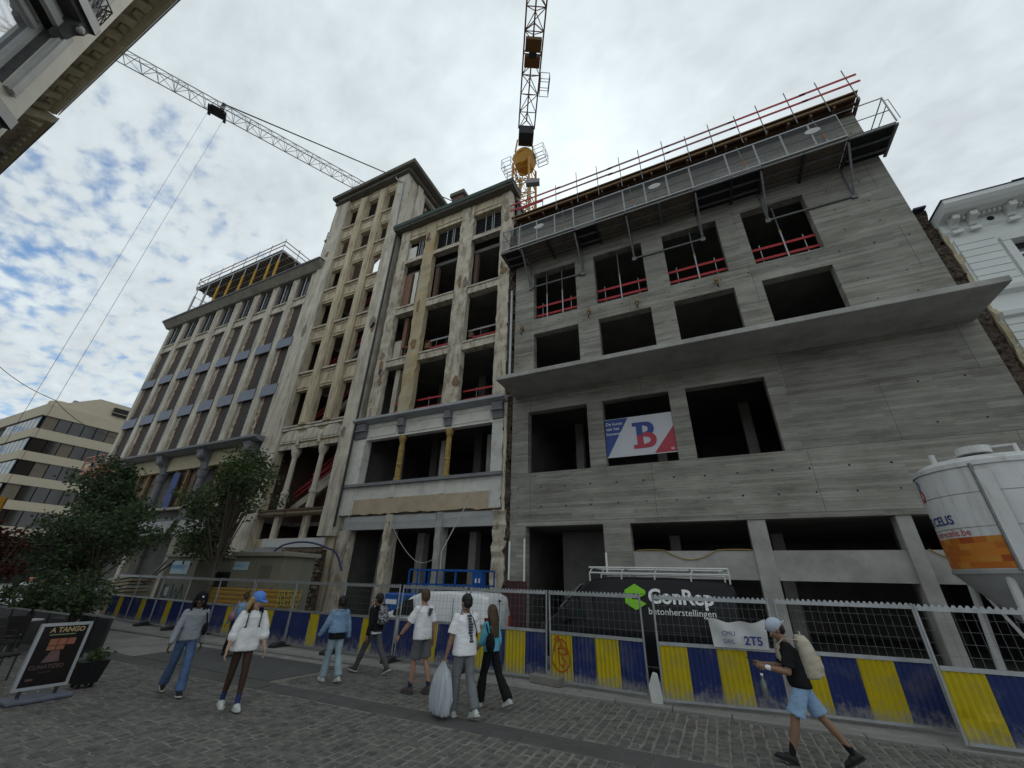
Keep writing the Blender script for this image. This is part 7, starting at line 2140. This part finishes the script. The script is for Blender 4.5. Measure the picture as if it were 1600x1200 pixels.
def backpack(t, J, label, mat, w=.15, h=.22, d=.09, straps=None):
    s = J['s']; b = held('backpack', label, 'backpack', t); up = J['up']
    m = MB(); c = J['chest'] + Vector((-.135 * s - d * .8, 0, -.02 * s))
    sections(m, [(c + Vector((.02, 0, -h)), d * .8, w * .8), (c + Vector((0, 0, -h * .93)), d, w * .95), (c + Vector((-.01, 0, -h * .4)), d * 1.1, w), (c + Vector((0, 0, h * .3)), d, w * .97), (c + Vector((.02, 0, h * .75)), d * .85, w * .85), (c + Vector((.035, 0, h * .98)), d * .55, w * .55)])
    sections(m, [(c + Vector((-d * .95, 0, -h * .85)), d * .4, w * .7), (c + Vector((-d * 1.0, 0, -h * .4)), d * .5, w * .74), (c + Vector((-d * .9, 0, h * .05)), d * .35, w * .66)])
    organic('pack_body', m, mat, b, .011, 3, .006)
    for q in (1, -1):
        m = MB(); sh = J['sh', q]; y = q * .105 * s
        pts = [c + Vector((d * .3, y * .8, h * .75))] + [Vector((J['chest'].x + dx_ * s, y, J['chest'].z + dz * s)) for dx_, dz in ((-.05, .19), (.04, .19), (.115, .12), (.135, .02), (.125, -.09), (.06, -.16), (-.06, -.17))]
        strap(m, pts, .04); m.build('shoulder_strap', straps or mat, b, local=True)
    m = MB(); m.path([c + Vector((d * .2, -.03, h * .95)), c + Vector((d * .2, -.02, h * 1.15)), c + Vector((d * .2, .02, h * 1.15)), c + Vector((d * .2, .03, h * .95))], .01, 6); m.build('grab_handle', straps or mat, b, local=True)
    return b
HAIRB = material('black_hair', (.012, .01, .009), .5, .2, 12, .3, 60); HAIRBR = material('brown_hair', (.07, .04, .02), .5, .25, 12, .3, 60); HAIRBL = material('blonde_hair', (.36, .25, .11), .5, .25, 12, .3, 60)
W_TEE = cloth('white_tee', (.74, .74, .76)); W_SWE = cloth('white_sweat', (.72, .72, .71)); GREYH = cloth('grey_hoodie', (.26, .28, .31), .15); JEANS = cloth('blue_jeans', (.075, .125, .23), .35, 3); PALEJ = cloth('pale_jeans', (.26, .34, .38), .25, 3)
DENIM = cloth('denim_jacket', (.18, .27, .4), .3, 3); BLACKC = cloth('black', (.014, .014, .016), .2); GREYJ = cloth('grey_jeans', (.085, .088, .095), .25, 4); GREYS = cloth('grey_shorts', (.115, .115, .125), .15); GREYT = cloth('grey_trousers', (.16, .165, .175), .2)
WSHOE = material('white_shoe', (.55, .56, .54), .6, .12, 8, .1); BSHOE = material('black_shoe', (.015, .015, .015), .6, .2, 8, .1); DSHOE = material('dark_trainer', (.07, .05, .05), .7, .4, 14, .2)
SOLEW = material('white_sole', (.5, .5, .48), .6, .05)
def az(x, y): return math.atan2(y, x)
# woman in grey hoodie walking towards the viewer
t, J = person('woman in grey hoodie, blue jeans and black cap walking towards the viewer', (-9.42, 5.5, .03), az(1, -.36), 1.70, ((22, 8, -6), (-16, 22, 14)), ((-12, 8, 14), (16, 12, 10)), 3, (0, 6), (.07, .04, .028), .09, .175, 1.0, True)
top(t, J, 'hoodie', GREYH, 1.08, 'long', .02, 1.02, True, 1.12); trousers(t, J, 'jeans', JEANS, 1.0, 1.08, 1.45); shoes(t, J, BSHOE, SOLEW); hair(t, J, HAIRB, 'long'); cap(t, J, cloth('black_cap', (.012, .012, .016)), True, TXT_W)
b = held('shoulder_bag', 'small black bag slung over the shoulder of the hoodie woman', 'bag', t)
m = MB(); c = Vector((.05, .22, J['pelvis'].z + .16)); ell(m, c, .09, .04, .12); organic('pouch', m, BLACKC, b, .012, 2); m = MB(); strap(m, [c + Vector((0, 0, .1)), Vector((.09, .17, J['chest'].z + .05)), Vector((.04, .14, J['chest'].z + .2)), Vector((-.06, .14, J['chest'].z + .18)), Vector((-.1, .2, J['chest'].z - .1)), c + Vector((-.06, 0, .08))], .03); m.build('strap', BLACKC, b, local=True)
# woman in white sweatshirt and blue cap
t, J = person('woman in white sweatshirt, brown tights and light blue cap walking towards the viewer', (-7.72, 5.5, .03), az(1, -.42), 1.735, ((14, 6, -4), (-8, 12, 6)), ((8, 12, 10), (6, 12, 14)), 4, (38, 16), (.40, .25, .18), .08, .17, .92, True)
top(t, J, 'sweatshirt', W_SWE, 1.1, 'half', .1, 1.16, False, 1.35); trousers(t, J, 'tights', cloth('brown_tights', (.055, .034, .026), .1), .99, .9, .72, .93, wr=.001); shoes(t, J, WSHOE, SOLEW, cloth('navy_socks', (.03, .045, .13)), .13, 1.12); hair(t, J, HAIRBL, 'bob'); cap(t, J, cloth('light_blue_cap', (.11, .24, .62)), True)
backpack(t, J, 'small black backpack on the woman in the white sweatshirt', BLACKC, .12, .17, .06)
# person with pink bag
t, J = person('person in denim jacket and black skirt carrying a pink bag, seen from behind', (-12.45, 8.5, .03), az(-1, .15), 1.56, ((14, 5, 0), (-12, 14, 10)), ((10, 10, 20), (-12, 10, 10)), 4, (0, 0), (.3, .18, .12), .08, .165, .95, True)
top(t, J, 'jacket', DENIM, 1.08, 'long', .0, 1.05, False, 1.1); hair(t, J, HAIRBR, 'bun'); shoes(t, J, BSHOE)
m = MB(); s = J['s']; p = J['pelvis']; m.lathe([(.12 * s, p.z + .12), (.16 * s, p.z - .02), (.2 * s, p.z - .3), (.25 * s, .12)], 0, 0, 22); organic('long_skirt', m, BLACKC, t, .013, 3, .012)
b = held('shoulder_bag', 'dusty pink bag under the arm of the person in the denim jacket', 'bag', t); m = MB(); ell(m, (-.02, .26, J['pelvis'].z + .12), .15, .06, .11); organic('pouch', m, cloth('pink_bag', (.36, .18, .19)), b, .012, 2, .005)
m = MB(); strap(m, [(-.12, .26, J['pelvis'].z + .2), (-.03, .17, J['chest'].z + .2), (.09, .26, J['pelvis'].z + .2)], .02); m.build('strap', cloth('pink_strap', (.3, .15, .16)), b, local=True)
# man in denim jacket
t, J = person('man in blue denim jacket, pale jeans and white shoes walking away', (-7.9, 7.75, .03), az(-1, .32), 1.62, ((12, 4, -2), (-10, 14, 12)), ((14, 14, 18), (-10, 12, 12)), 5, (6, 4), (.06, .035, .025), .085, .185)
top(t, J, 'undershirt', BLACKC, 1.03, 'none', .09, 1.06); top(t, J, 'denim_jacket', DENIM, 1.17, 'long', -.04, 1.1, True, 1.25, wr=.009); trousers(t, J, 'jeans', PALEJ, .99, 1.12, 1.5); shoes(t, J, WSHOE, SOLEW, None, 0, 1.1); hair(t, J, HAIRB, 'short')
# man in black with patterned backpack
t, J = person('bearded man in black jacket and grey jeans striding to the left', (-7.75, 8.8, .03), az(-1, .04), 1.73, ((30, 6, -8), (-24, 16, 26)), ((-14, 8, 20), (10, 8, 24)), 4, (0, -2), (.22, .12, .08), .085, .185)
top(t, J, 'white_shirt', W_TEE, .97, 'none', .06, 1.02); top(t, J, 'jacket', BLACKC, 1.1, 'long', -.01, 1.06, True, 1.12); trousers(t, J, 'jeans', GREYJ, .98, 1.04, 1.0); shoes(t, J, DSHOE, SOLEW); hair(t, J, HAIRB, 'short')
m = MB(); P = J['hpnt']; ell(m, P(.04, 0, -.075), .052 * J['s'], .054 * J['s'], .042 * J['s'], J['HR']); organic('beard', m, HAIRB, t, .009, 2)
backpack(t, J, 'black and white patterned backpack on the man in the black jacket', material('patterned_fabric', (.015, .015, .018), .8, .2, 22, .2, 40, col2=(.3, .3, .32), contrast=.12, detail=2), .14, .2, .085, BLACKC)
# man in white tee and shorts
t, J = person('man in white tee, grey shorts and dark trainers walking to the left', (-5.74, 7.95, .03), az(-1, .12), 1.82, ((10, 6, -2), (-9, 10, 6)), ((26, 10, 12), (-10, 10, 14)), 3, (-24, 2), (.36, .2, .14), .09, .2, 1.02)
tee = top(t, J, 'tee_shirt', W_TEE, 1.12, 'short', .06, 1.08, False, 1.2); trousers(t, J, 'shorts', GREYS, .44, 1.12, 1.2); shoes(t, J, DSHOE, material('grey_sole', (.07, .07, .07), .7), cloth('dark_sock', (.03, .035, .06)), .1, 1.08); hair(t, J, HAIRBR, 'short')
m = MB(); capsule(m, J['wr', 1] - J['fd', 1] * .035, J['wr', 1] - J['fd', 1] * .01, .031, .031, 12, 2); m.build('wristwatch', BLACKC, t, local=True)
m = MB(); c = J['chest']; m.add([(c.x - .155, -.1, c.z + .1), (c.x - .16, .04, c.z + .12), (c.x - .163, .05, c.z - .0), (c.x - .163, -.02, c.z - .04)], [(0, 1, 2, 3)]); m.build('tee_print', cloth('print_grey', (.08, .08, .09)), t, local=True)
# man with the plastic bag
t, J = person('man in white printed tee and grey trousers carrying a large plastic bag', (-4.22, 7.12, .03), az(-1, .55), 1.79, ((10, 5, -2), (-12, 16, 12)), ((4, 9, 8, 0, 60), (10, 10, 55)), 3, (4, 4), (.28, .16, .1), .088, .195)
top(t, J, 'tee_shirt', W_TEE, 1.12, 'short', .1, 1.1, False, 1.25); trousers(t, J, 'trousers', GREYT, .99, 1.12, 1.4); shoes(t, J, WSHOE, SOLEW, None, 0, 1.05); hair(t, J, HAIRB, 'short')
m = MB(); c = J['chest']; rr = random.Random(8); PR = cloth('print_ink', (.06, .07, .11))
for i in range(10):
    y = .02 - i * .008; z = c.z + .1 - i * .043; x = -.175 + (i * .002)
    e = MB(); e.box(c.x + x - .006, c.x + x + .02, y - rr.uniform(.02, .05), y + rr.uniform(.02, .05), z, z + .034)
    m.add(e.v, e.f)
m.build('tee_print', PR, t, local=True, kind='stuff')
m = MB(); strap(m, [Vector((c.x + .1, .12, c.z - .1)), Vector((c.x + .03, .07, c.z + .2)), Vector((c.x - .06, .03, c.z + .21)), Vector((c.x - .165, -.05, c.z + .08)), Vector((c.x - .16, -.14, c.z - .12)), Vector((c.x - .05, -.2, c.z - .28))], .022); m.build('cross_strap', BLACKC, t, local=True)
BAGT, BAGJ = t, J
b = thing('plastic_bag', 'large full translucent white plastic carrier bag held by the man', 'bag', tuple(t.location), t.rotation_euler.z)
hw = J['wr', 1] + J['fd', 1] * .1
m = MB(); prof = [(hw.z - .01, .035, .02), (hw.z - .06, .09, .035), (hw.z - .13, .16, .07), (hw.z - .22, .2, .12), (hw.z - .36, .215, .15), (hw.z - .5, .22, .16), (.16, .21, .155), (.09, .2, .14), (.06, .17, .11)]
n = 44; rr = random.Random(6)
for k, (z, a, c_) in enumerate(prof):
    for i in range(n):
        tt = 2 * math.pi * i / n; w = 1 + .06 * math.sin(5 * tt + k * .5) + .07 * math.sin(13 * tt - k * .6) * (1 if k < 7 else .6) + rr.uniform(-.05, .05)
        m.v.append((hw.x + a * 1.05 * math.copysign(abs(math.cos(tt)) ** .7, math.cos(tt)) * w, hw.y + .02 + c_ * .8 * math.copysign(abs(math.sin(tt)) ** .7, math.sin(tt)) * w, z + rr.uniform(-.012, .012)))
for k in range(len(prof) - 1):
    for i in range(n):
        j = (i + 1) % n; m.f.append((k * n + i, k * n + j, (k + 1) * n + j, (k + 1) * n + i))
m.f.append(tuple(range((len(prof) - 1) * n, len(prof) * n)))
PLB = bpy.data.materials.new('thin_white_plastic'); PLB.use_nodes = True
T_ = PLB.node_tree; pb_ = T_.nodes['Principled BSDF']; pb_.inputs['Base Color'].default_value = (.62, .66, .7, 1); pb_.inputs['Roughness'].default_value = .35
tr_ = N(T_, 'ShaderNodeBsdfTranslucent'); tr_.inputs[0].default_value = (.6, .64, .68, 1); mx_ = N(T_, 'ShaderNodeMixShader'); mx_.inputs[0].default_value = .4
T_.links.new(pb_.outputs[0], mx_.inputs[1]); T_.links.new(tr_.outputs[0], mx_.inputs[2]); T_.links.new(mx_.outputs[0], T_.nodes['Material Output'].inputs[0])
m.build('sack', PLB, b, local=True, smooth=True)
m = MB(); strap(m, [hw + Vector((.05, .02, -.08)), hw + Vector((.02, 0, .01)), hw + Vector((-.02, 0, .01)), hw + Vector((-.05, .02, -.08))], .03); m.build('handle', PLB, b, local=True)
# woman beside him
t, J = person('woman with long brown hair, cyan top and wide black trousers beside the bag man', (-4.08, 7.86, .03), az(-1, .3), 1.62, ((16, 5, -4), (-22, 14, 22)), ((8, 8, 30), (-6, 8, 20)), 3, (0, 0), (.36, .22, .16), .08, .165, .92, True)
top(t, J, 'cyan_top', cloth('cyan_top', (.12, .42, .55)), 1.02, 'half', .02, 1.0); trousers(t, J, 'trousers', BLACKC, 1.0, 1.1, 1.7); shoes(t, J, WSHOE, SOLEW); hair(t, J, HAIRBR, 'long')
b = held('shoulder_bag', 'black shoulder bag hanging on the back of the long haired woman', 'bag', t); m = MB(); c = Vector((-.16, .2, J['pelvis'].z + .14)); ell(m, c, .1, .07, .16); organic('pouch', m, BLACKC, b, .012, 2, .006)
m = MB(); strap(m, [c + Vector((0, 0, .15)), Vector((-.06, .16, J['chest'].z + .19)), Vector((.04, .16, J['chest'].z + .18)), c + Vector((.06, 0, .14))], .022); m.build('strap', BLACKC, b, local=True)
# man with phone and cream backpack
t, J = person('man in black tee, pale denim shorts and white cap looking at his phone', (.76, 7.74, .03), az(-1, -.05), 1.68, ((24, 6, -14), (-26, 10, 30)), ((14, 8, 84, 10, 35), (14, 8, 80, 12, 35)), 9, (0, 28), (.24, .135, .085), .088, .2, 1.08)
top(t, J, 'tee_shirt', BLACKC, 1.12, 'short', .03, 1.04, False, 1.2); trousers(t, J, 'shorts', cloth('pale_denim', (.24, .36, .52), .25, 3), .44, 1.12, 1.2); shoes(t, J, BSHOE, BSHOE, BLACKC, .13, 1.08); hair(t, J, HAIRB, 'short'); cap(t, J, cloth('pale_cap', (.42, .46, .55)), False, BLACKC)
m = MB(); capsule(m, J['wr', 1] - J['fd', 1] * .04, J['wr', 1] - J['fd', 1] * .005, .032, .032, 12, 2); m.build('wristwatch', W_TEE, t, local=True)
backpack(t, J, 'cream backpack on the man with the white cap', cloth('cream_canvas', (.42, .38, .3), .15), .16, .25, .11)
ph = held('phone', 'mobile phone held by the man in the white cap', 'phone', t); hm = (J['wr', 1] + J['wr', -1]) / 2 + (J['fd', 1] + J['fd', -1]) * .06
MB().obox(hm + Vector((.03, 0, .035)), (.15, .075, .009), 0, 0, R(-28)).build('case', BLACKM, ph, local=True)
MB().obox(hm + Vector((.033, 0, .0405)), (.14, .068, .002), 0, 0, R(-28)).build('screen', glass_mat('phone_glass', (.03, .03, .035), .1), ph, local=True)
wbt = held('water_bottle', 'clear water bottle hanging in front of the man with the phone', 'bottle', t)
bz = J['wr', 1].z - .12
PETM = material('clear_bottle', (.12, .13, .12), .15, .1, 3, 0, spec=.6)
m = MB().lathe([(.03, bz - .24), (.035, bz - .22), (.035, bz - .06), (.014, bz - .01), (.014, bz + .02)], J['wr', 1].x + .08, J['wr', 1].y, 12); m.build('bottle_body', PETM, wbt, local=True, smooth=True)
m = MB().lathe([(.017, bz + .02), (.017, bz + .045)], J['wr', 1].x + .08, J['wr', 1].y, 10); m.build('bottle_cap', TXT_W, wbt, local=True)
m = MB(); m.path([J['wr', 1] + Vector((.08, 0, -.075)), J['wr', 1] + Vector((.06, -.01, .0))], .006, 5); m.build('bottle_loop', BLACKC, wbt, local=True)
